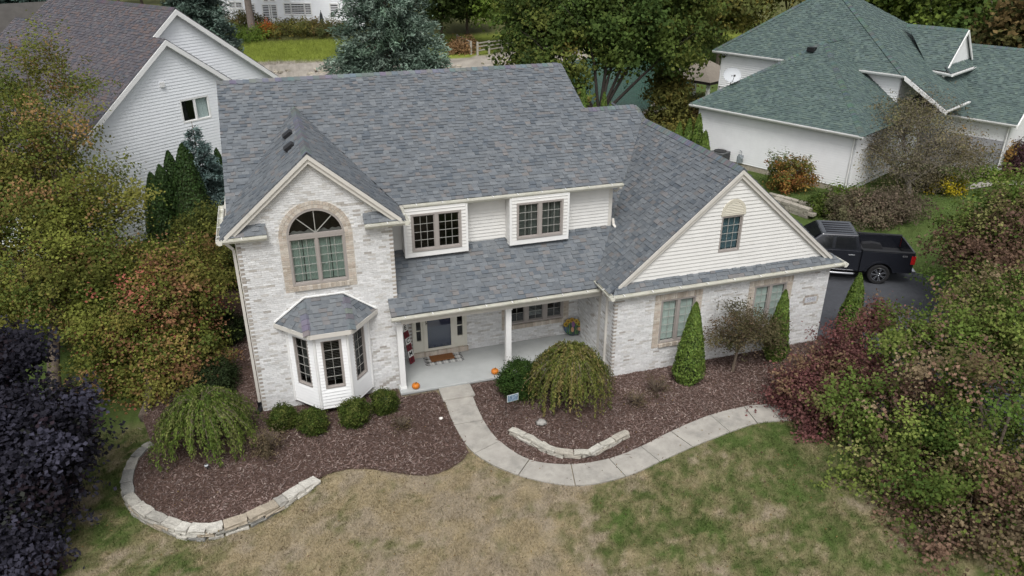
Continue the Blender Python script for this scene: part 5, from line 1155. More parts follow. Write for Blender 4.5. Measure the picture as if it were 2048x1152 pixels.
# --- pear tree at the right, green with wine red bands
def pear_col(info, r, n):
    c = info['c']; g = np.array([(0.092, 0.132, 0.028), (0.14, 0.175, 0.042), (0.065, 0.108, 0.022), (0.18, 0.18, 0.065)]); w_ = np.array([(0.145, 0.09, 0.062), (0.17, 0.108, 0.075), (0.12, 0.072, 0.055), (0.15, 0.125, 0.058), (0.19, 0.145, 0.09)])
    nz = fbm(c[:, 0]*0.55+4, c[:, 1]*0.55+c[:, 2]*0.9, 8, 3)
    u = (r.random(n) < np.clip((nz-0.56)*16+0.4, 0.03, 0.97))[:, None]
    return np.where(u, w_[r.choice(5, n)], g[r.choice(4, n, p=(0.35, 0.25, 0.25, 0.15))])*r.uniform(0.8, 1.25, (n, 1))
wine = lambda info, r, n: np.array([(0.135, 0.058, 0.055), (0.165, 0.08, 0.072), (0.11, 0.05, 0.05), (0.15, 0.10, 0.06)])[r.choice(4, n, p=(0.36, 0.27, 0.22, 0.15))]*r.uniform(0.8, 1.25, (n, 1))
pb = [E(1900, 700, 20.5, 1.6, 1.6, 1.1), E(1990, 820, 19.5, 1.9), E(1800, 860, 20, 1.6, 1.6, 1.1), E(1930, 980, 18.5, 1.6), E(1850, 1090, 18, 1.1), E(2050, 1050, 18, 1.8), E(1720, 800, 21, 1.0), E(2060, 650, 20.5, 1.6), E(1960, 600, 21.5, 1.1), E(1820, 680, 21.5, 0.9, 0.9, .6), E(1760, 960, 19.5, .8, .8, .7), E(1990, 1110, 17.8, 1.1)]
pbase = gz_(onZ(2010, 1040, 0))
tree('pear_tree', 'large green and russet pear tree over the front lawn by the driveway', pbase, pb, 0.19, (4200, 22, 0.088, pear_col), 31, spread=0.22, aspect=0.85, lump=0.38, shell=0.4, gap=0.22)
pb2 = [E(1660, 740, 22.8, 0.95, 0.9, 0.65), E(1600, 790, 22.2, 0.8, 0.8, 0.5), E(1735, 745, 22.4, 0.9, 0.9, 0.7), E(1640, 850, 21.5, 0.65, 0.65, .42), E(1745, 640, 23.4, .32, .32, .75), E(1690, 690, 22.9, .6, .6, .5)]
tree('wine_red_tree', 'small wine red leaved tree beside the path end at garage corner', gz_(onZ(1705, 905, 0)), pb2, 0.09, (1500, 20, 0.08, wine), 32, spread=0.2, aspect=0.8, lump=0.4, shell=0.3)
pb3 = [E(1970, 480, 27, 1.3, 1.3, 1.0), E(2040, 500, 27, 1.6), E(1915, 530, 27.5, 0.65, 0.65, .55), E(2060, 410, 27.5, 1.2), E(1935, 580, 26, 0.9), E(2000, 410, 28, .6)]
tree('pear_tree', 'brownish green pear tree behind the large one, beside the side lawn', gz_(onZ(1985, 700, 0)), pb3, 0.15, (1500, 20, 0.11, pear_col), 33, spread=0.25, aspect=0.8, lump=0.4, shell=0.4)

# --- conifers
def spires(name, label, base, h, rad, col, seed, group=None, n=5200, size=0.075, cat='shrub', lean=0.0, taper=0.66):
    r = np.random.default_rng(seed); base = np.asarray(base, float); o = empty(name, tuple(base), label, cat, group)
    z = r.random(n)**0.8*h; th = r.uniform(0, 2*math.pi, n); prof = np.clip((1-z/h)**taper, 0, 1)*np.clip(0.55+z/h*3.0, 0, 1)
    lu = 0.86+0.28*fbm(th*2.0+seed, z/h*9, seed, 3); R = rad*prof*lu*np.where(r.random(n) < 0.8, r.uniform(0.86, 1.04, n), r.uniform(0.4, 0.9, n))
    P_ = np.stack([R*np.cos(th)+lean*z, R*np.sin(th), z], 1); nor = np.stack([np.cos(th), np.sin(th), 0.35+0*th], 1)+r.normal(0, 0.5, (n, 3)); tang = np.stack([np.cos(th)*0.5, np.sin(th)*0.5, np.ones(n)], 1)+r.normal(0, 0.3, (n, 3))
    v = leaf_soup(P_, nor, size*r.uniform(0.6, 1.5, n), r, 0.5, tang); cl = fbm(th*3, z/h*14, seed+3, 2)
    C = np.array(col)[r.choice(len(col), n)]*(0.75+0.5*cl[:, None])*r.uniform(0.75, 1.3, (n, 1))
    link('foliage', soup_mesh('foliage', v, 4, C), M_NEEDLE, o)
    b = MB(); b.tube([(0, 0, -0.1), (lean*h*0.5, 0, h*0.5), (lean*h, 0, h*0.93)], [rad*0.16, rad*0.1, 0.01], 6); b.build('stem', M_BARK, o)
    b = MB(); b.lathe([(rad*0.35, 0.02), (rad*0.72, h*0.16), (rad*0.62, h*0.4), (rad*0.36, h*0.7), (0.02, h*0.95)], 10); b.build('shaded_core', mat('inner_shade_green', (0.03, 0.045, 0.012), 0.9, 0.3, 20), o)  # solid core, dark green painted in for the shade among the leaves
    return o
AG = [(0.095, 0.155, 0.025), (0.125, 0.185, 0.034), (0.073, 0.125, 0.022), (0.112, 0.16, 0.03)]
spires('arborvitae', 'tallest bright green arborvitae in front of the first garage window', (12.57, -2.3, 0.02), 2.75, 0.55, AG, 41, 'arborvitae along the garage', 9000)
spires('arborvitae', 'narrow arborvitae in front of the second garage window', (15.95, -1.95, 0.02), 2.5, 0.45, AG, 42, 'arborvitae along the garage', 7000)
spires('arborvitae', 'arborvitae at the garage corner beside the asphalt driveway', (19.3, -1.35, 0.02), 2.35, 0.5, AG, 43, 'arborvitae along the garage', 6500)
DG = [(0.03, 0.062, 0.014), (0.04, 0.078, 0.017), (0.022, 0.048, 0.012)]
for i, (px, pyt, dep, rad) in enumerate(((318, 330, 30.5, 0.95), (335, 302, 31, 0.95), (362, 288, 30, 1.1), (300, 345, 29.5, 0.9), (376, 300, 31.5, 0.85), (432, 297, 33, 0.7))):
    t = at(px, pyt, dep); b0 = gz_(t)
    spires('cypress', ('shorter slim cypress next to the end of the row by the maple', 'slim cypress between the tallest cypress and a shorter one', 'tallest widest dark cypress of the row against the white wall', 'shortest dark cypress at the maple end of the row', 'slim dark cypress touching the small blue spruce', 'dark green cypress beside the blue spruce at the roof edge')[i], b0, t[2]-b0[2], rad, DG, 50+i, 'cypress row at the white house', 6000, 0.10, 'tree')
for i, (px, pyt, dep) in enumerate(((1360, 245, 44), (1380, 238, 43.5), (1400, 228, 43), (1412, 262, 42.5), (1345, 262, 44.5), (1168, 172, 43), (1209, 185, 43), (1222, 205, 42.5), (1190, 205, 43))):
    t = at(px, pyt, dep); b0 = gz_(t); h = max(1.5, t[2]-b0[2])
    spires('arborvitae', ('small arborvitae second from the brush end of the row', 'middle arborvitae of the row by the green roofed house', 'tallest arborvitae of the row by the green roofed house', 'last arborvitae of the row, touching the white siding wall', 'lowest arborvitae at the brush end of the row', 'young arborvitae right beside the main roof rake', 'taller young arborvitae in front of the maple trunk', 'young arborvitae right of the maple trunk behind the ridge', 'lowest young arborvitae between roof rake and maple trunk')[i], b0, h, 0.55, AG, 70+i, 'arborvitae behind the roofs', 2600, 0.13)
def spruce(name, label, base, h, rad, seed, col, nb=420, size=0.22, group=None, bare=0.0):
    r = np.random.default_rng(seed); base = np.asarray(base, float); o = empty(name, tuple(base), label, 'tree', group)
    P_, N_, T_, C_ = [], [], [], []; mb = MB(); mb.tube([(0, 0, -0.2), (0, 0, h*0.5), (0, 0, h)], [rad*0.07, rad*0.045, 0.01], 8)
    for i in range(nb):
        f = 1-math.sqrt(r.random()); z = h*(0.03+0.95*f); L = rad*(1-f)**0.85*r.uniform(0.72, 1.1)+0.1; th = r.uniform(0, 2*math.pi)
        d = V3(math.cos(th), math.sin(th), 0); sd = V3(-d[1], d[0], 0); m = int(10+26*L/rad*max(1, L/1.5))
        t = r.uniform(0.25, 1.0, m)**0.8; lat = r.normal(0, 0.16, m)*L*(1.15-t); zz_ = z+L*(0.22*t-0.42*t*t)+r.normal(0, 0.06, m)*L*0.5+0.12*t**6*L
        p = d*(t*L)[:, None]+sd*lat[:, None]; p[:, 2] = zz_; P_.append(p)
        N_.append(np.tile(Zh, (m, 1))+r.normal(0, 0.55, (m, 3))); T_.append(np.tile(d, (m, 1))+sd*(lat/(0.15*L+.01))[:, None]*0.5+V3(0, 0, 0.25)+r.normal(0, 0.35, (m, 3)))
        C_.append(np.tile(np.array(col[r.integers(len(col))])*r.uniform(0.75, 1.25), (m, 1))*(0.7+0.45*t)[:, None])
        if i % 4 == 0: mb.tube([(0, 0, z), d*L*0.5+Zh*(z+0.01*L), d*L*0.9+Zh*(z-0.12*L)], [0.05*L/rad*rad*0.3, 0.02*L*0.5, 0.006], 4)
    P_, N_, T_, C_ = (np.concatenate(a) for a in (P_, N_, T_, C_)); n = len(P_)
    P2 = np.repeat(P_, 4, 0)+r.normal(0, size*0.42, (n*4, 3)); v = leaf_soup(P2, np.repeat(N_, 4, 0)+r.normal(0, 0.4, (n*4, 3)), size*r.uniform(0.55, 1.3, n*4), r, 0.30, np.repeat(T_, 4, 0)+r.normal(0, 0.5, (n*4, 3)))
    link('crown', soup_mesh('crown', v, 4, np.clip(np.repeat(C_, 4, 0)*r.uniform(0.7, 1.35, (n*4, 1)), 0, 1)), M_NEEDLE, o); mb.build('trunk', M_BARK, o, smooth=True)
    return o
BS = [(0.135, 0.195, 0.15), (0.165, 0.23, 0.18), (0.10, 0.15, 0.105), (0.195, 0.255, 0.205)]
sb = gz_(at(785, 250, 46.5)*V3(1, 1, 0)); spruce('blue_spruce', 'broad blue spruce tree standing behind the main roof ridge', sb, 17.5, 4.9, 61, BS, 640, 0.26)
ss = at(383, 243, 31.5); ss0 = gz_(ss); spruce('blue_spruce', 'small blue spruce below the window of the white house', ss0, ss[2]-ss0[2], 1.9, 62, [(0.12, 0.175, 0.165), (0.15, 0.21, 0.20), (0.09, 0.14, 0.13)], 560, 0.15)
sc_ = gz_(at(400, 90, 66)); spruce('spruce', 'grey green spruce rising behind the brown roofed white house', sc_, 17, 4.4, 63, [(0.10, 0.145, 0.12), (0.085, 0.125, 0.10), (0.13, 0.17, 0.145)], 420, 0.36)
sc_ = gz_(at(110, 60, 75)); spruce('spruce', 'dark spruce behind the ridge of the brown roof', sc_, 12, 5.0, 64, [(0.05, 0.08, 0.07), (0.06, 0.10, 0.085)], 360, 0.4)
sc_ = gz_(at(20, 60, 78)); spruce('spruce', 'dark spruce beside the small white house end', sc_, 12, 5.0, 65, [(0.05, 0.08, 0.07), (0.06, 0.10, 0.085)], 360, 0.4)

# --- big green maple by the pond and the trees beyond
mg = pal([(0.062, 0.095, 0.022), (0.085, 0.12, 0.026), (0.045, 0.075, 0.018), (0.12, 0.14, 0.032), (0.14, 0.125, 0.03)], (0.3, 0.26, 0.24, 0.14, 0.06))
bb = [E(1075, 90, 49, 1.9, 1.9, 1.6), E(1170, 40, 49, 2.7, 2.6, 2.0), E(1285, 40, 49, 2.7, 2.6, 2.0), E(1365, 80, 49.5, 1.7, 1.7, 1.3), E(1110, 140, 48, 1.8, 1.7, 1.0), E(1240, -60, 50, 3.2), E(1060, 0, 50, 2.2), E(1350, -20, 50, 2.4), E(1230, 105, 49, 1.3, 1.3, .7), E(1085, 40, 49.5, 1.6), E(1065, 150, 48.5, 1.3, 1.3, .9), E(1135, 180, 47.5, 1.2, 1.2, .6)]
tree('maple_tree', 'broad green maple tree beside the pond behind the roof', gz_(at(1208, 248, 47.0)), bb, 0.46, (3000, 20, 0.24, mg), 81, bark=M_DBARK, spread=0.42, aspect=0.8, lump=0.4, shell=0.5, fork=0.3, twigs=7, gain=1.08)
def bgtree(px, py, dep, R, h, colf, seed, label, n=900, size=0.4, name='leafy_tree', bark=None, r0=0.2, squash=1.0, gap=0.0):
    b0 = gz_(at(px, py, dep)); rr = random.Random(seed); bl = []
    for k in range(6):
        th = rr.uniform(0, 2*math.pi); q_ = rr.uniform(0.15, 0.6)*R; bl.append((b0+V3(q_*math.cos(th), q_*math.sin(th), h*rr.uniform(0.5, 0.82)), (R*rr.uniform(0.45, 0.65),)*2+(R*rr.uniform(0.4, 0.55)*squash,)))
    tree(name, label, b0, bl, r0, (n, 16, size, colf), seed, group='trees beyond the houses', bark=bark, spread=size*1.6, aspect=0.75, lump=0.4, shell=0.4, gap=gap)
gA = pal([(0.07, 0.10, 0.02), (0.10, 0.135, 0.026), (0.05, 0.08, 0.018)]); gB = pal([(0.13, 0.12, 0.03), (0.10, 0.10, 0.028), (0.16, 0.135, 0.035), (0.075, 0.085, 0.025)]); gC = pal([(0.04, 0.06, 0.016), (0.055, 0.08, 0.02)]); gY = pal([(0.12, 0.175, 0.03), (0.09, 0.14, 0.025)]); gD = pal([(0.12, 0.085, 0.035), (0.09, 0.085, 0.03), (0.06, 0.07, 0.025)])
for i, a in enumerate(((1020, 70, 84, 3.2, 10, gY, 'light green young tree behind the rail fence'), (935, 45, 92, 4.5, 8, gC, 'dark green round tree on mulch ring beyond the fence'), (880, 60, 84, 4, 11, gC, 'dark tree between the blue spruce and the fence'), (850, 40, 100, 6, 12, gA, 'green tree far behind the blue spruce'),
    (1440, 90, 72, 4.5, 10, gB, 'olive thicket tree left of the green roof'), (1500, 50, 78, 5.5, 12, gB, 'yellowing tree right behind the green roof slope'), (1440, 20, 95, 6, 13, gB, 'autumn tree high over the gazebo'), (1580, 20, 92, 6, 12, gB, 'olive tree above the green roof ridge'), (1395, 60, 88, 4, 9, gD, 'russet tree beyond the pond end'),
    (1790, 40, 70, 4.2, 10, gA, 'green tree beside the tall bare trunk'), (1960, 50, 62, 3.6, 9, gA, 'bushy green tree in front of the brown roofed house'), (2030, 90, 58, 3.4, 9, gD, 'rusty tree at the end of the green roof wing'), (1890, 20, 100, 5.5, 13, gA, 'tall green tree above the brown roofed house'), (2010, 10, 110, 6, 14, gC, 'dark green tree behind the brown roofed house'), (1740, 10, 105, 6, 14, gB, 'olive tree beyond the green roof peak'),
    (545, 40, 112, 6, 15, gC, 'dark tree rising behind the far house'), (700, 30, 108, 6, 14, gC, 'dark tree between the far house and blue spruce'), (290, 40, 96, 5, 13, gC, 'dark tree behind the chimney'), (240, 20, 115, 6, 14, gA, 'green tree far behind the brown roof'), (780, 20, 125, 8, 16, gA, 'green tree on the far skyline'), (1150, 10, 120, 7, 15, gA, 'green tree beyond the pond maple'), (1300, 15, 115, 7, 15, gB, 'olive tree beyond the pond'), (1660, 0, 125, 8, 17, gB, 'autumn tree on the skyline over the roof'))):
    bgtree(a[0], a[1], a[2], a[3], a[4], a[5], 200+i, a[6], n=700)
# tall trunks whose crowns are above the view
for px, py, dep, r0, lab, sd_ in ((507, 78, 92, 0.42, 'tall bare grey trunk in front of the far white house', 1), (1870, 52, 66, 0.5, 'thick straight brown trunk behind the green roof dormer', 2)):
    b0 = gz_(onZ(px, py, 0.2)) if sd_ == 1 else gz_(at(px, py, dep)); H_ = 15
    o = empty('tall_tree', tuple(b0), lab, 'tree'); bl = [(b0+V3(random.uniform(-2.5, 2.5), random.uniform(-2, 2), H_+random.uniform(-3.0, 1)), (2.6, 2.6, 1.7)) for k in range(6)]
    branches(o, b0, bl, r0, sd_, mat('grey_bark', (0.17, 0.14, 0.125), 0.95, 0.3, 5, 0.8, 25, dist=0.05), 0.62); crown('crown', o, bl, 500, 16, 0.4, gB, 90+sd_, spread=0.7, base=b0)
# leaning trunk with ivy by the gazebo
b0 = gz_(onZ(1340, 225, -0.5)); bl = [E(1342, 160, 52, 0.55, 0.55, 0.7), E(1345, 190, 51, 0.4, 0.4, 0.5)]; tree('ivy_tree', 'ivy covered trunk at the pond shore by the gazebo', b0, bl, 0.38, (260, 16, 0.26, gB), 95, bark=M_BARK, spread=0.35)

# --- sparse brown hawthorn and shrubs in the green house garden
haw = pal([(0.15, 0.13, 0.07), (0.135, 0.12, 0.08), (0.12, 0.115, 0.05), (0.17, 0.145, 0.10), (0.11, 0.095, 0.07)])
hb = [E(1800, 240, 40, 2.0, 2.0, 1.2), E(1880, 280, 39.5, 2.0, 2.0, 1.2), E(1750, 300, 40, 1.7, 1.7, 1.1), E(1830, 320, 39, 2.0, 1.8, 1.0), E(1930, 310, 39.5, 1.3, 1.3, .9), E(1720, 270, 40.5, 1.1, 1.1, .7), E(1850, 210, 40.5, 1.5, 1.5, .8), E(1800, 350, 38.5, 1.3, 1.3, .7)]
tree('hawthorn_tree', 'sparse brown twiggy hawthorn in front of the white house corner', gz_(onZ(1815, 400, 0)), hb, 0.16, (2000, 11, 0.095, haw), 101, bark=mat('grey_twig', (0.20, 0.175, 0.15), 0.95, 0.25, 20, 0), spread=0.34, aspect=0.6, lump=0.45, shell=0.15, twigs=40, fork=0.3)
rus = pal([(0.20, 0.12, 0.03), (0.15, 0.11, 0.03), (0.24, 0.14, 0.04)]); tree('maple_tree', 'orange brown drooping maple at the corner of the green roof wing', gz_(onZ(1960, 352, 0)), [E(1965, 270, 44, 1.2, 1.1, .7), E(1995, 295, 43.5, .9, .9, .6)], 0.07, (300, 16, 0.16, rus), 102, spread=0.28)
def shrub(name, label, base, rad, h, colf, seed, n=260, per=14, size=0.07, group=None, shell=0.55, twig=8, up=0.5, lump=0.25, m=None, spray=6, ms=1.2):
    base = np.asarray(base, float); o = empty(name, tuple(base), label, 'shrub', group); rr = random.Random(seed); b = MB()
    for k in range(twig):
        th = rr.uniform(0, 2*math.pi); q_ = V3(math.cos(th)*rad*rr.uniform(0.3, 0.85), math.sin(th)*rad*rr.uniform(0.3, 0.85), h*rr.uniform(0.6, 0.98)); b.tube([(0, 0, -0.05), q_*V3(0.4, 0.4, 0.5), q_], [0.025*rad+0.006, 0.015*rad+0.004, 0.003], 4)
    b.build('stems', M_TWIG, o); crown('foliage', o, [(base+V3(0, 0, h*0.5), (rad, rad, h*0.5))], n, per, size, colf, seed, spread=size*1.6, shell=shell, base=base, up=up, lump=lump, m=m, spray=spray, ms=ms); return o
box_ = pal([(0.055, 0.082, 0.016), (0.075, 0.10, 0.02), (0.042, 0.066, 0.014), (0.10, 0.115, 0.03)]); dkb = pal([(0.028, 0.042, 0.016), (0.038, 0.055, 0.02), (0.02, 0.032, 0.012)])
G1 = 'clipped boxwood balls in front of the bay window'
for i, (px, py, rd, lab) in enumerate(((569, 860, 0.32, 'boxwood ball at the front corner of the brick wall'), (629, 870, 0.33, 'boxwood ball left of the bay window centre'), (713, 855, 0.38, 'largest boxwood ball right of the bay window'), (772, 828, 0.32, 'boxwood ball beside the porch column'))):
    p_ = onZ(px, py, 0.0); o = shrub('boxwood', lab, (p_[0], p_[1]+rd*0.55, 0.02), rd, rd*1.9, box_, 110+i, 1000, 14, 0.045, G1, shell=0.8, up=0.2, lump=0.14, ms=0.5)
    b = MB(); b.lathe([(rd*0.3, 0.03), (rd*0.72, rd*0.5), (rd*0.78, rd*1.0), (rd*0.55, rd*1.5), (0.05, rd*1.68)], 12); b.build('shaded_core', mat('inner_shade_green', (0.03, 0.045, 0.012)), o)  # core coloured dark for the shade inside the ball
p_ = onZ(1040, 800, 0); shrub('boxwood', 'rounded dark green boxwood behind the yard sign', (p_[0]+0.1, p_[1]+0.35, 0.02), 0.62, 1.05, pal([(0.03, 0.062, 0.014), (0.045, 0.08, 0.018)]), 116, 1500, 14, 0.05, shell=0.75, up=0.2, lump=0.12, ms=0.6)
for i, (px, py, rd, lab) in enumerate(((452, 690, 0.72, 'large dark rounded yew in the side bed by the wall'), (432, 790, 0.68, 'dark yew behind the left weeping shrub'), (400, 640, 0.45, 'small dark yew under the reddish maple'), (452, 552, 0.45, 'dark shrub near the back of the side bed'), (470, 540, 0.4, 'dark shrub against the side wall of the house'))):
    p_ = onZ(px, py, 0); shrub('yew', lab, (p_[0], p_[1]+rd*0.5, 0.0), rd, rd*1.25, dkb, 120+i, 900, 12, 0.06, 'yews in the side bed', shell=0.7, up=0.2, lump=0.15, ms=0.6)
p_ = onZ(455, 745, 0); shrub('rose_bush', 'loose leggy shrub with rusty leaves between the yews', (p_[0], p_[1], 0), 0.5, 0.9, pal([(0.10, 0.10, 0.03), (0.15, 0.085, 0.04)]), 127, 70, 10, 0.07, twig=14, shell=0.3)
p_ = at(420, 430, 29); b0 = gz_(p_); shrub('privet', 'tall olive green shrub behind the left gutter corner', b0, 1.5, 3.2, pal([(0.075, 0.085, 0.02), (0.10, 0.105, 0.025), (0.055, 0.07, 0.018)]), 128, 900, 14, 0.11, shell=0.6)
dead = pal([(0.11, 0.085, 0.05), (0.085, 0.07, 0.04), (0.13, 0.10, 0.065)])
for i, (px, py, rd, h, lab) in enumerate(((533, 905, 0.55, 0.65, 'brown dried shrub beside the left weeping shrub'), (805, 858, 0.28, 0.4, 'small wispy dry plant near the path step'), (1272, 812, 0.38, 0.5, 'dry brown grass clump right of the weeping shrub'), (1312, 785, 0.42, 0.5, 'dry twiggy clump near the garage wall'))):
    p_ = onZ(px, py, 0); shrub('dry_plant', lab, (p_[0], p_[1], 0.02), rd, h, dead, 130+i, 60 if i else 200, 8, 0.05, 'dried plants in the mulch beds', shell=0.2, twig=46)
def weep(name, label, base, rad, h, cols, seed, ns=240):
    r = np.random.default_rng(seed); base = np.asarray(base, float); o = empty(name, tuple(base), label, 'shrub', 'weeping shrubs in the mulch beds'); P_, T_, C_ = [], [], []; mb = MB(); C0 = np.array(cols)
    mb.tube([(0, 0, -0.1), (0.04, 0.02, h*0.4), (-0.03, 0, h*0.8)], [0.07, 0.06, 0.045], 8)
    for i in range(ns):
        th = r.uniform(0, 2*math.pi); lob = float(vnoise(th*1.6+seed, 0.5, seed)); ro = rad*math.sqrt(r.uniform(0.02, 1.0))*r.uniform(0.8, 1.12)*(0.66+0.55*lob); zt_ = h*(1.0-0.34*(ro/rad)**2)*(0.88+0.2*lob)+r.normal(0, 0.07); ze = max(0.06, zt_-h*r.uniform(0.30, 0.9)*(0.35+0.65*ro/rad))
        d = V3(math.cos(th), math.sin(th), 0); a = V3(0, 0, h*0.78); b_ = d*ro*0.6+Zh*(zt_+0.05); c = d*ro+Zh*(zt_-0.18*h); e = d*(ro*1.04+0.04)+Zh*ze
        pts = spline([a, b_, c, e], 5)
        if i % 3 == 0: mb.tube(pts, [0.012]*5+[0.007]*5+[0.003]*6, 3, cap=False)
        m = int(30+26*(zt_-ze)/h*2); k = r.uniform(3.5, 14.99, m); k0 = k.astype(int); A = np.array(pts); p = A[k0]+(A[np.minimum(k0+1, 15)]-A[k0])*(k-k0)[:, None]
        P_.append(p+r.normal(0, 0.025, p.shape)); T_.append(np.tile(V3(0, 0, -1), (m, 1))+d*0.4+r.normal(0, 0.45, (m, 3))); cc = C0[r.integers(len(C0))]*r.uniform(0.8, 1.2); C_.append(np.tile(cc, (m, 1)))
    P_, T_, C_ = (np.concatenate(x) for x in (P_, T_, C_)); n = len(P_); nor = P_*V3(1, 1, 0)+V3(0, 0, 0.4)+r.normal(0, 0.5, (n, 3))
    link('foliage', soup_mesh('foliage', leaf_soup(P_, nor, r.uniform(0.05, 0.11, n), r, 0.36, T_), 4, C_*1.3*r.uniform(0.7, 1.35, (n, 1))), M_LEAF, o); mb.build('stems', M_TWIG, o, smooth=True)
wc = [(0.135, 0.15, 0.036), (0.17, 0.17, 0.05), (0.10, 0.12, 0.03), (0.20, 0.165, 0.065), (0.085, 0.11, 0.024)]
wc2 = [(0.10, 0.145, 0.03), (0.13, 0.17, 0.038), (0.075, 0.115, 0.024), (0.155, 0.175, 0.055)]
weep('weeping_shrub', 'dome shaped weeping shrub with yellowing leaves in front of the porch', (8.75, -2.1, 0.02), 1.25, 1.85, wc, 141, 520)
weep('weeping_shrub', 'green weeping shrub inside the curved stone wall', (-1.45, -1.2, 0.02), 1.4, 1.65, wc2, 142, 480)
# small multi-toned tree between the garage windows
br = pal([(0.10, 0.085, 0.045), (0.085, 0.08, 0.035), (0.12, 0.085, 0.055), (0.07, 0.07, 0.03), (0.14, 0.10, 0.06)])
tb = V3(14.26, -2.2, 0.02); tree('crabapple_tree', 'small brown leaved tree between the garage windows', tb, [(tb+V3(-0.25, 0, 1.75), (0.72, 0.65, 0.55)), (tb+V3(0.45, 0.1, 1.55), (0.75, 0.65, 0.5)), (tb+V3(0.95, 0.1, 1.25), (0.5, 0.5, 0.42)), (tb+V3(-0.5, 0.05, 1.4), (0.4, 0.4, 0.45)), (tb+V3(0.1, 0, 2.05), (0.35, .35, .3))], 0.05, (620, 16, 0.06, br), 151, spread=0.13, aspect=0.6, lump=0.3, shell=0.35, bark=M_TWIG, fork=0.45, twigs=14)
# plants in the garden of the green roofed house
orn = pal([(0.25, 0.11, 0.035), (0.17, 0.12, 0.035), (0.10, 0.12, 0.03), (0.22, 0.15, 0.04)])
for i, (px, py, rd, h, cf, nm, lab, nn) in enumerate(((1590, 386, 1.25, 1.9, orn, 'viburnum', 'orange and green leaved shrub against the white siding', 420), (1560, 375, 0.5, 1.9, gA, 'viburnum', 'thin green shrub beside the gas meter', 90), (1735, 450, 1.7, 1.15, pal([(0.125, 0.105, 0.07), (0.105, 0.10, 0.055), (0.14, 0.105, 0.075)]), 'barberry', 'wide brown twiggy barberry mass beside the side lawn', 700), (1805, 440, 1.4, 1.3, pal([(0.13, 0.10, 0.075), (0.11, 0.095, 0.06)]), 'barberry', 'tall bare brown shrub below the hawthorn', 500),
    (1655, 430, 0.75, 0.8, gA, 'juniper', 'low green shrub at the end of the pale stone wall', 260), (1690, 438, 0.5, 0.7, pal([(0.2, 0.16, 0.08), (0.15, 0.12, 0.06)]), 'ornamental_grass', 'tan ornamental grass clump beside the low green shrub', 160), (1900, 388, 0.75, 0.8, pal([(0.42, 0.33, 0.02), (0.36, 0.30, 0.03), (0.10, 0.12, 0.02)]), 'chrysanthemum', 'bright yellow flowering bush at the end of the garden path', 320), (2040, 345, 1.2, 1.6, pal([(0.045, 0.022, 0.026), (0.06, 0.03, 0.032)]), 'barberry', 'clipped dark maroon barberry at the corner of the green roof wing', 700), (1700, 400, 0.8, 0.5, gY, 'perennial', 'low bright green plants at the white house corner', 200), (1985, 362, 1.2, 0.45, gY, 'perennial', 'low green ground plants along the garden path', 260), (1860, 385, 1.0, 1.2, haw, 'spirea', 'grey brown shrub beside the yellow flowers', 300))):
    p_ = onZ(px, py, 0); shrub(nm, lab, (p_[0], p_[1]+rd*0.4, 0), rd, h, cf, 160+i, nn, 14, 0.11, shell=0.4 if i not in (7,) else 0.75, twig=18 if i in (0, 2, 3) else 8)
for i, (px, py, rd, h, cf, nm, lab, nn) in enumerate(((925, 105, 1.3, 1.6, pal([(0.26, 0.16, 0.08), (0.2, 0.13, 0.07)]), 'ornamental_grass', 'tan ornamental grass clump at the rail fence end', 260), (500, 92, 2.2, 1.4, gY, 'shrub', 'bright green shrub on the far bank below the trunk', 260), (540, 88, 0.9, 1.6, pal([(0.4, 0.08, 0.02), (0.2, 0.14, 0.03)]), 'flower_bush', 'red orange flowering bush on the far bank', 90), (475, 70, 4.0, 1.6, gD, 'hedge', 'rusty brown ground shrubs left of the far trunk', 420), (590, 82, 4.2, 1.5, gB, 'hedge', 'olive shrubs below the far house patio', 500), (650, 82, 3.0, 1.5, gD, 'hedge', 'brown shrubs below the patio chairs', 360),
    (1330, 272, 2.4, 1.0, gB, 'thicket', 'tangled olive brush behind the garage ridge', 420), (1395, 245, 1.8, 1.4, gD, 'thicket', 'bare tangled brush at the corner of the green roofed house', 260), (1305, 250, 1.6, 0.5, gB, 'thicket', 'low brush along the pond shore behind the roof', 260), (1430, 290, 1.2, 2.4, pal([(0.12, 0.12, 0.03), (0.1, 0.09, 0.03)]), 'young_tree', 'thin young tree against the white siding wall', 60))):
    p_ = onZ(px, py, -0.3); b0 = gz_(p_); shrub(nm, lab, b0, rd, h, cf, 180+i, nn, 14, 0.2, shell=0.35, twig=30 if i > 5 else 8)
# ---------------------------------------------------------------- stone walls of the beds
def stone_mesh(L, W, H, seed, col, rough_=0.018):
    rr = random.Random(seed); b = MB(); nx_ = max(2, int(L/0.16))
    P_ = []; F_ = []
    for i in range(nx_+1):
        x = -L/2+L*i/nx_
        for y, z in ((-W/2, 0), (-W/2, H*0.5), (-W/2, H), (0, H), (W/2, H), (W/2, 0)):
            P_.append((x+rr.uniform(-1, 1)*rough_*(0.6 if 0 < i < nx_ else 1), y+rr.uniform(-1, 1)*rough_*1.3, z+rr.uniform(-1, 1)*rough_*0.8))
    for i in range(nx_):
        for k in range(6): a = i*6+k; c = i*6+(k+1) % 6; F_.append((a, c, c+6, a+6))
    F_ += [(5, 4, 3, 2, 1, 0), tuple(nx_*6+k for k in range(6))]
    b.poly(P_, F_, col); me = b.mesh('stone', bevel=0.012)
    return me
LIME = [(0.44, 0.42, 0.375), (0.35, 0.335, 0.30), (0.52, 0.50, 0.45), (0.28, 0.27, 0.24), (0.38, 0.33, 0.26), (0.23, 0.228, 0.215)]
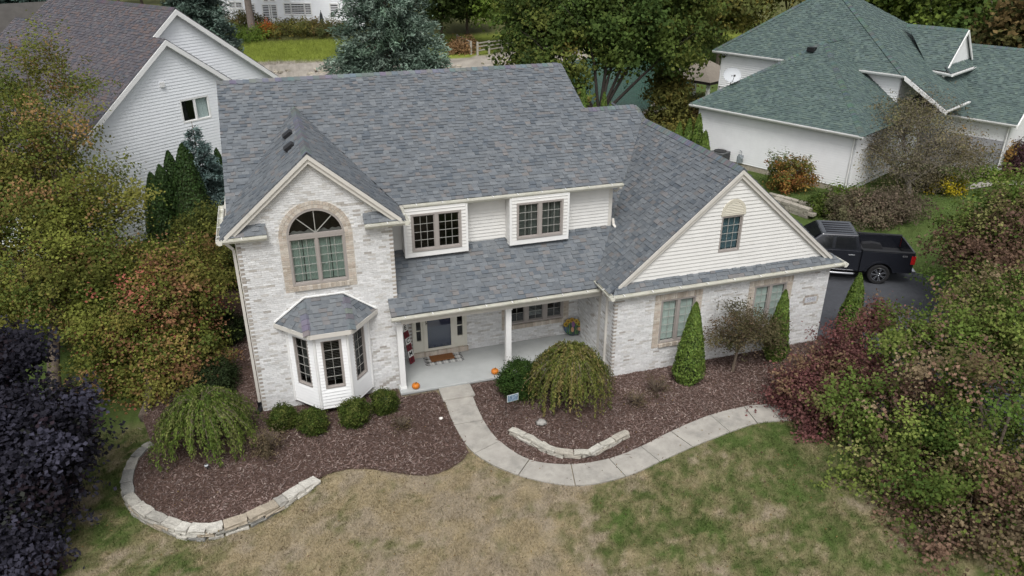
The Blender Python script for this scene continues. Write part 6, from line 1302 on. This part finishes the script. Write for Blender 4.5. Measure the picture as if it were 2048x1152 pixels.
def stone_wall(name, label, pts, tops, wd, seed, cols):
    rr = random.Random(seed); o = empty(name, (*pts[0][:2], 0), label, 'stone wall'); p0 = V3(*pts[0][:2], 0)
    for ci, (z0, hh, off) in enumerate(tops):
        Q = pts
        if off: Q = [pts[0]]+[(np.asarray(a)+np.asarray(b))/2 for a, b in zip(pts[:-1], pts[1:])]+[pts[-1]]
        for i, (a, c) in enumerate(zip(Q[:-1], Q[1:])):
            a, c = np.asarray(a, float)[:2], np.asarray(c, float)[:2]; L = np.linalg.norm(c-a)
            if L < 0.12: continue
            m_ = (a+c)/2; zl_ = z0(m_) if callable(z0) else z0
            if zl_ is None: continue
            col = cols(i, ci, rr); me = stone_mesh(L-0.015, wd*rr.uniform(0.85, 1.1)*(1 if ci == 0 else 1.05), hh, seed*100+ci*40+i, col); me.materials.append(M_STONE)
            s = link('stone', me, None, o); s.location = Vector((*m_, zl_))-Vector(p0); s.rotation_euler = (rr.uniform(-.03, .03), rr.uniform(-.02, .02), math.atan2(*(c-a)[::-1]))
top_z = 0.085
def low(k):
    def f(m_):
        g = float(hground(m_[0], m_[1])); z = top_z-0.10*(k+1)
        return z if z > g-0.16 else None
    return f
def lcol(i, ci, rr):
    if ci: return rr.choice(LIME[1:4]+LIME[4:])
    return (LIME[3], LIME[5], LIME[1], LIME[5], LIME[5], LIME[1], LIME[0], LIME[1], LIME[0], LIME[2], LIME[2], LIME[2], LIME[4], LIME[4], LIME[1], LIME[2], LIME[2], LIME[2])[min(i, 17)]
stone_wall('retaining_wall', 'curved limestone retaining wall around the left mulch bed', STP, [(top_z-0.10, 0.10, False), (low(1), 0.097, True), (low(2), 0.097, False)], 0.29, 7, lcol)
SW2 = [onZ(860+x*0.375, 720+y*0.375, 0.18)[:2] for x, y in ((430, 368), (508, 402), (590, 447), (668, 486), (765, 492), (850, 494), (912, 455), (978, 425), (1052, 383))]
stone_wall('edging_wall', 'low curved pale stone edging inside the path bend', SW2, [(0.13, 0.09, False), (0.03, 0.10, True)], 0.20, 8, lambda i, ci, rr: rr.choice([(0.46, 0.44, 0.385), (0.41, 0.38, 0.325), (0.50, 0.48, 0.43)]))
for i, (px, py, r_, lab, g) in enumerate(((1083, 848, 0.17, 'round grey boulder on the mulch by the weeping shrub', 0.36), (882, 838, 0.07, 'small white stone on the mulch left of the path', 0.75), (1030, 862, 0.10, 'pale flat stone above the curved edging', 0.5))):
    p_ = onZ(px, py, 0.03); b = MB(); rock(b, (0, 0, r_*0.35), r_, 60+i, (g, g*0.96, g*0.9), 0.5); o = b.build('boulder' if i == 0 else 'stone', M_STONE, None, smooth=True, loc=(p_[0], p_[1], 0.03)); tag(o, lab, 'stone')

# ---------------------------------------------------------------- porch things
def pumpkin(px, py, lab):
    p_ = onZ(px, py, 0.15); o = empty('pumpkin', tuple(p_), lab, 'pumpkin', 'pumpkins on the porch'); o.scale = (0.86,)*3
    b = MB(); r_ = 0.145; b.lathe([(0.03, 0.012), (0.08, 0.0), (0.125, 0.03), (r_, 0.085), (0.135, 0.14), (0.09, 0.185), (0.04, 0.19), (0.015, 0.175)], 40, wob=lambda t: 1-0.07*abs(math.sin(5*t))**0.5*0-0.06*(0.5-0.5*math.cos(10*t)))
    b.build('flesh', mat('pumpkin_skin', (0.55, 0.17, 0.018), 0.4, 0.12, 9, 0.1, 40), o, smooth=True)
    b = MB(); b.tube([(0, 0, 0.17), (0.005, 0.0, 0.21), (0.03, 0.01, 0.24)], [0.022, 0.016, 0.018], 7); b.build('stem', mat('pumpkin_stem', (0.16, 0.13, 0.06), 0.9), o)
pumpkin(832, 776, 'orange pumpkin beside the corner column of the porch'); pumpkin(990, 747, 'orange pumpkin near the middle porch column')
rug = empty('plaid_rug', (5.61, 1.10, 0.151), 'black and white plaid rug under the coir doormat', 'rug'); b = MB(); ra = random.Random(2)
def pc(i, n):
    k = i % 9; return 0 if k in (0, 1, 2) else (1 if k in (3, 5) else 2)
nxr, nyr = 46, 26
for i in range(nxr):
    for j in range(nyr):
        a, c = pc(i, nxr), pc(j+3, nyr); v = (0.022, 0.30, 0.62)[a] if a == c else ((0.022, 0.30, 0.62)[a]+(0.022, 0.30, 0.62)[c])/2
        x0, x1, y0, y1 = -0.57+1.14*i/nxr, -0.57+1.14*(i+1)/nxr, -0.32+0.64*j/nyr, -0.32+0.64*(j+1)/nyr; b.face([(x0, y0, 0.006), (x1, y0, 0.006), (x1, y1, 0.006), (x0, y1, 0.006)], (v, v, v*0.98))
b.build('weave', M_VC, rug)
b = MB()
for k in range(22):
    for sg in (-1, 1): y = -0.31+0.62*k/21; b.beam((sg*0.57, y, 0.006), (sg*0.63, y+ra.uniform(-.01, .01), 0.004), 0.014, 0.006, col=(0.02, 0.02, 0.02) if k % 3 else (0.6, 0.6, 0.6))
b.build('fringe', M_VC, rug)
b = MB(); b.box(-0.39, 0.38, -0.22, 0.22, 0.0, 0.022); o = b.build('doormat', mat('coir', (0.20, 0.085, 0.03), 0.97, 0.35, 60, 0.8, 200), None, bevel=0.006, loc=(5.58, 1.205, 0.158)); o.rotation_euler = (0, 0, 0.02); tag(o, 'rust brown coir doormat lying on the plaid rug', 'doormat')
u_ = nrm(V3(0.77, 0.63, 0)); t_ = nrm(V3(-0.13, 0.03, 1)); n_ = nrm(np.cross(u_, t_)); S0 = V3(4.60, 1.12, 0.155); ws = empty('welcome_sign', tuple(S0), 'tall leaning porch sign of red and white letter tiles', 'sign'); WORLD.add(ws.name)
b = MB(); b.obox(S0+t_*0.86, (u_, n_, t_), (0.10, 0.012, 0.86)); b.build('board', mat('sign_board', (0.05, 0.02, 0.02), 0.8), ws)
MR, MW = mat('sign_red', (0.165, 0.018, 0.028), 0.7, 0.1, 20), mat('sign_white', (0.74, 0.74, 0.72), 0.6, 0.04)
for k, ch in enumerate('EMOCLEW'):
    c = S0+t_*(0.125+0.235*k)+n_*0.016; red = k % 2 == 0; b = MB(); b.obox(c, (u_, n_, t_), (0.11, 0.006, 0.112)); tl = b.build('letter_tile', MR if red else MW, ws)
    text(tl, ch, c+n_*0.008, u_, n_, 0.20, mat('sign_black', (0.015, 0.015, 0.018), 0.6, 0) if not red else mat('sign_dark_red', (0.06, 0.008, 0.012), 0.7, 0), 'letter', bold=True)
# round flower ornament in the porch corner
dn = nrm(V3(-0.35, -1, 0.22)); du = nrm(np.cross(Zh, dn)); du = -du if du[0] < 0 else du; dv = np.cross(dn, du); dv = dv if dv[2] > 0 else -dv
D0 = V3(10.13, 1.22, 0.152); fl = empty('flower_ornament', tuple(D0), 'round painted ornament of tulips and yellow flowers in the porch corner', 'ornament'); WORLD.add(fl.name); Dc = D0+dv*0.33
def disc(c, r_, col, name, th=0.01, off=0.0, petals=0, par=None, sq=1.0):
    b = MB(); m_ = 28; f = lambda t: r_*(1+0.16*math.cos(petals*t) if petals else 1)
    b.prism([c+du*f(2*math.pi*k/m_)*math.cos(2*math.pi*k/m_)+dv*sq*f(2*math.pi*k/m_)*math.sin(2*math.pi*k/m_)+dn*off for k in range(m_)], dn*th, col); return b.build(name, M_VC, par or fl)
disc(Dc, 0.31, (0.035, 0.055, 0.06), 'backing', 0.012)
for k, (th, cl) in enumerate(((200, (0.10, 0.13, 0.22)), (215, (0.05, 0.13, 0.14)), (-20, (0.06, 0.14, 0.15)), (340, (0.30, 0.20, 0.16)))): disc(Dc+0.22*(du*math.cos(math.radians(th))+dv*math.sin(math.radians(th))), 0.075, cl, 'leaf_patch', 0.008, 0.012)
for k, th in enumerate((160, 128, 95, 60, 28)):
    c = Dc+0.245*(du*math.cos(math.radians(th))+dv*math.sin(math.radians(th))); f_ = disc(c, 0.082, ((0.42, 0.28, 0.03), (0.45, 0.30, 0.05), (0.40, 0.24, 0.03), (0.46, 0.33, 0.06), (0.38, 0.33, 0.04))[k], 'flower', 0.012, 0.014, 7); disc(c, 0.032, (0.20, 0.10, 0.01), 'flower_centre', 0.01, 0.026, par=f_)
for k, (x, cl) in enumerate(((-0.16, (0.05, 0.13, 0.03)), (-0.09, (0.10, 0.20, 0.06)), (-0.04, (0.05, 0.12, 0.03)), (0.10, (0.08, 0.18, 0.05)), (0.16, (0.05, 0.13, 0.03)))): b = MB(); b.beam(Dc+du*x-dv*0.25+dn*0.02, Dc+du*x*1.25+dv*0.14+dn*0.02, 0.03, 0.012, up=dn, col=cl); b.build('stem', M_VC, fl)
disc(Dc+du*0.02+dv*0.10, 0.055, (0.20, 0.09, 0.20), 'hyacinth', 0.014, 0.02, sq=1.9); disc(Dc+du*0.0-dv*0.09, 0.05, (0.45, 0.25, 0.15), 'tulip', 0.014, 0.022, sq=1.8); disc(Dc+du*0.23-dv*0.06, 0.06, (0.46, 0.26, 0.17), 'flower', 0.012, 0.02, 5)

# yard sign and garden light
p_ = onZ(1012, 836, 0.02); ys = empty('yard_sign', tuple(p_), 'small blue and white sign on a thin stake in the mulch', 'sign')
b = MB(); b.tube([(0, 0, -0.05), (0, 0, 0.78)], 0.007, 6); b.tube([(0, 0, 0.77), (0.40, 0.05, 0.77)], 0.006, 6); b.build('stake', M_BLACK, ys)
b = MB(); b.obox((0.21, 0.024, 0.64), (nrm(V3(1, 0.12, 0)), nrm(V3(-0.12, 1, 0)), Zh), (0.175, 0.004, 0.115), (0.55, 0.60, 0.58)); b.build('border', M_VC, ys)
b = MB(); b.obox((0.211, 0.018, 0.64), (nrm(V3(1, 0.12, 0)), nrm(V3(-0.12, 1, 0)), Zh), (0.158, 0.004, 0.10)); b.build('face', mat('sign_blue', (0.12, 0.19, 0.27), 0.6, 0.5, 22, 0, blotch=((0.45, 0.52, 0.58), 26, 0.5, 0.62)), ys)
p_ = onZ(415, 938, 0.02); gl = empty('garden_light', tuple(p_), 'small black garden spotlight on the mulch under the weeping shrub', 'lamp'); b = MB(); b.tube([(0, 0, -0.05), (0, 0, 0.10)], 0.015, 6); b.build('stake', M_BLACK, gl); b = MB(); b.tube([(0, 0.05, 0.08), (0, -0.06, 0.16)], [0.04, 0.06], 12); b.build('head', M_BLACK, gl); b = MB(); b.lathe([(0.05, 0.0), (0.05, 0.006)], 12, (0, -0.062, 0.165)); b.build('lens', mat('lamp_lens', (0.6, 0.62, 0.65), 0.2), gl)

# ---------------------------------------------------------------- pickup truck
hd = math.radians(152); truck = empty('pickup_truck', (22.1, 3.41, 0.012), 'black four door pickup truck parked on the driveway beside the garage', 'truck', rz=hd)
PAINT = mat('black_paint', (0.016, 0.018, 0.026), 0.22, 0.05, 3, 0, metal=0.35, spec=0.6, coat=1.0); TYRE = mat('tyre_rubber', (0.016, 0.016, 0.017), 0.8, 0.15, 20, 0.2); CHR = mat('chrome', (0.72, 0.73, 0.75), 0.18, 0.03, 10, 0, metal=1.0); LINER = mat('bed_liner', (0.02, 0.021, 0.024), 0.75, 0.15, 25, 0.4, 120)
TG = glass_mat('truck_glass', (0.06, 0.065, 0.07), 1.55)
def arch(cx, r_, z0, n=10, rev=True):
    a0 = math.asin(max(-1, min(1, (z0-0.41)/r_))); th = [math.pi-a0-(math.pi-2*a0)*k/n for k in range(n+1)]; pts = [(cx+r_*math.cos(t), 0.41+r_*math.sin(t)) for t in th]; return pts if rev else pts[::-1]
RX, FX = -1.75, 1.90
prof = [(-0.98, 0.50), (-0.98, 1.33), (1.12, 1.31), (1.9, 1.27), (2.55, 1.18), (2.84, 1.02), (2.90, 0.50)]+arch(FX, 0.50, 0.50, rev=False)
b = MB(); b.prism([(x, -0.99, z) for x, z in prof], (0, 1.98, 0)); b.build('body', PAINT, truck, bevel=0.035)
for sg in (1, -1):
    pr = [(-2.92, 0.55), (-2.92, 1.36), (-1.0, 1.36), (-1.0, 0.50)]+arch(RX, 0.50, 0.52, rev=False)
    b = MB(); b.prism([(x, sg*0.99, z) for x, z in pr], (0, -sg*0.10, 0)); bs = b.build('bed_side', PAINT, truck, bevel=0.02)
    b = MB(); b.box(-2.92, -1.0, sg*0.935-0.075, sg*0.935+0.045*1, 1.362, 1.40); b.build('rail_cap', LINER, bs, bevel=0.01)
    fl_ = MB()
    A_, B_ = arch(RX, 0.50, 0.52), arch(RX, 0.565, 0.52)
    for k in range(10): fl_.prism([(A_[k][0], sg*0.985, A_[k][1]), (B_[k][0], sg*0.985, B_[k][1]), (B_[k+1][0], sg*0.985, B_[k+1][1]), (A_[k+1][0], sg*0.985, A_[k+1][1])], (0, sg*0.03, 0))
    fl_.build('wheel_flare', PAINT, bs)
    b = MB(); wh = [(RX-0.48, 0.84), (RX-0.36, 1.04), (RX, 1.10), (RX+0.36, 1.04), (RX+0.48, 0.84)]; b.prism([(x, sg*0.88, z) for x, z in wh], (0, -sg*0.24, 0)); b.build('wheel_housing', LINER, truck, bevel=0.02)
    b = MB(); b.obox((-2.93, sg*0.92, 1.10), np.eye(3), (0.03, 0.085, 0.17)); b.obox((-2.87, sg*0.985, 1.10), np.eye(3), (0.07, 0.016, 0.17)); b.build('tail_light', mat('tail_red', (0.5, 0.012, 0.012), 0.25, 0.1, 12, 0, coat=0.8), truck, bevel=0.01)
    b = MB(); b.tube([(-0.9, sg*0.97, 0.42), (-0.78, sg*1.05, 0.40), (1.2, sg*1.05, 0.40), (1.32, sg*0.97, 0.42)], 0.045, 10); b.build('side_step', CHR, truck, smooth=True)
    b = MB(); b.obox((1.02, sg*1.09, 1.42), np.eye(3), (0.06, 0.13, 0.11)); b.build('mirror', PAINT, truck, bevel=0.03)
    for x in (-0.62, 0.38): b = MB(); b.beam((x-0.12, sg*1.003, 1.16), (x+0.12, sg*1.003, 1.16), 0.03, 0.04); b.build('door_handle', CHR, truck, bevel=0.008)
    for x in (-0.93, 0.12): b = MB(); b.box(x-0.006, x+0.006, sg*0.992-0.004, sg*0.992+0.002, 0.55, 1.3); b.build('door_gap', M_BLACK, truck)
    b = MB(); b.obox((2.80, sg*0.78, 0.98), np.eye(3), (0.06, 0.17, 0.11)); b.build('headlight', mat('headlamp', (0.6, 0.62, 0.65), 0.15), truck, bevel=0.02)
b = MB(); b.box(-2.88, -1.0, -0.89, 0.89, 0.80, 0.84)
for k in range(12): b.box(-2.86, -1.02, -0.82+k*0.15-0.03, -0.82+k*0.15+0.03, 0.84, 0.852)
b.build('bed_floor', LINER, truck)
b = MB(); b.box(-1.06, -0.99, -0.89, 0.89, 0.82, 1.37); b.build('bed_front', LINER, truck)
b = MB(); b.box(-2.955, -2.89, -0.83, 0.83, 0.60, 1.37); b.build('tailgate', PAINT, truck, bevel=0.015)
b = MB(); b.box(-3.08, -2.93, -0.95, 0.95, 0.50, 0.64); b.build('rear_bumper', CHR, truck, bevel=0.03)
b = MB(); b.box(2.86, 3.0, -0.95, 0.95, 0.48, 0.66); b.build('front_bumper', CHR, truck, bevel=0.03); b = MB(); b.box(2.83, 2.9, -0.6, 0.6, 0.72, 1.08); b.build('grille', M_BLACK, truck, bevel=0.02)
cb = [(-0.98, 0.95, 1.31), (1.30, 0.95, 1.30), (0.52, 0.76, 1.90), (-0.80, 0.76, 1.92)]; b = MB()
Pc = [(x, y, z) for x, y, z in cb]+[(x, -y, z) for x, y, z in cb]; b.poly(Pc, [(0, 1, 2, 3), (7, 6, 5, 4), (3, 2, 6, 7), (1, 5, 6, 2), (0, 3, 7, 4), (4, 5, 1, 0)]); cab_ = b.build('cab', PAINT, truck, bevel=0.05)
b = MB()
for k in range(5): y = -0.5+0.25*k; b.box(-0.66, 0.36, y-0.035, y+0.035, 1.905, 1.935)
b.build('roof_rib', PAINT, cab_)
def sidewin(xa, xb, xta, xtb, sg, nm='side_window'):
    f = lambda x, t: V3(x, sg*(0.95-0.19*t+0.006), 1.31+0.60*t); b = MB(); b.prism([f(xa, 0.12), f(xb, 0.12), f(xtb, 0.84), f(xta, 0.84)], (0, -sg*0.004, 0)); b.build(nm, mat('tinted_glass', (0.012, 0.013, 0.016), 0.06, 0, spec=0.7, bump=0), cab_)
for sg in (1, -1): sidewin(-0.78, 0.02, -0.70, 0.00, sg); sidewin(0.14, 0.98, 0.12, 0.46, sg)
TGl = mat('tinted_glass'); b = MB(); b.face([(1.245, 0.82, 1.36), (1.245, -0.82, 1.36), (0.60, -0.68, 1.865), (0.60, 0.68, 1.865)]); o = b.build('windshield', TGl, cab_); o.location = (0.012, 0, 0.012)
b = MB(); b.face([(-0.975, 0.75, 1.40), (-0.975, -0.75, 1.40), (-0.845, -0.66, 1.84), (-0.845, 0.66, 1.84)]); b.build('rear_window', TGl, cab_)
def wheel(x, sg):
    o = bpy.data.objects.new('wheel', None); COL.objects.link(o); o.parent = truck; o.location = (x, sg*0.87, 0.41)
    b = MB(); b.lathe([(0.28, -0.12), (0.375, -0.13), (0.405, -0.10), (0.41, 0), (0.405, 0.10), (0.375, 0.13), (0.28, 0.12)], 36, (0, 0, 0), 'y', cap=False); b.build('tyre', TYRE, o, smooth=False)
    b = MB(); b.lathe([(0.285, sg*0.02), (0.285, sg*0.118), (0.265, sg*0.122), (0.255, sg*0.06)], 36, (0, 0, 0), 'y', cap=False)
    b.lathe([(0.07, sg*0.04), (0.07, sg*0.10), (0.03, sg*0.115)], 16, (0, 0, 0), 'y')
    for k in range(7):
        for dt in (-0.13, 0.13):
            t = 2*math.pi*k/7+dt; t0 = 2*math.pi*k/7; b.beam((0.05*math.cos(t0), sg*0.095, 0.05*math.sin(t0)), (0.27*math.cos(t), sg*0.105, 0.27*math.sin(t)), 0.03, 0.036, up=(0, 1, 0))
    b.build('rim', CHR, o); b = MB(); b.lathe([(0.27, sg*0.0), (0.27, sg*0.02)], 24, (0, 0, 0), 'y'); b.build('brake_shadow', M_BLACK, o)
for x in (RX, FX):
    for sg in (1, -1): wheel(x, sg)
bx_ = MB(); bx_.box(-2.5, 2.6, -0.7, 0.7, 0.35, 0.62); bx_.build('chassis', M_BLACK, truck)
R2 = np.array(Matrix.Rotation(hd, 3, 'Z')); text(truck, '4X4', R2 @ V3(-2.55, 0.996, 1.24)+V3(22.1, 3.41, 0.012), R2 @ V3(-1, 0, 0), R2 @ V3(0, 1, 0), 0.11, mat('decal_grey', (0.22, 0.22, 0.23), 0.5, 0), 'decal')
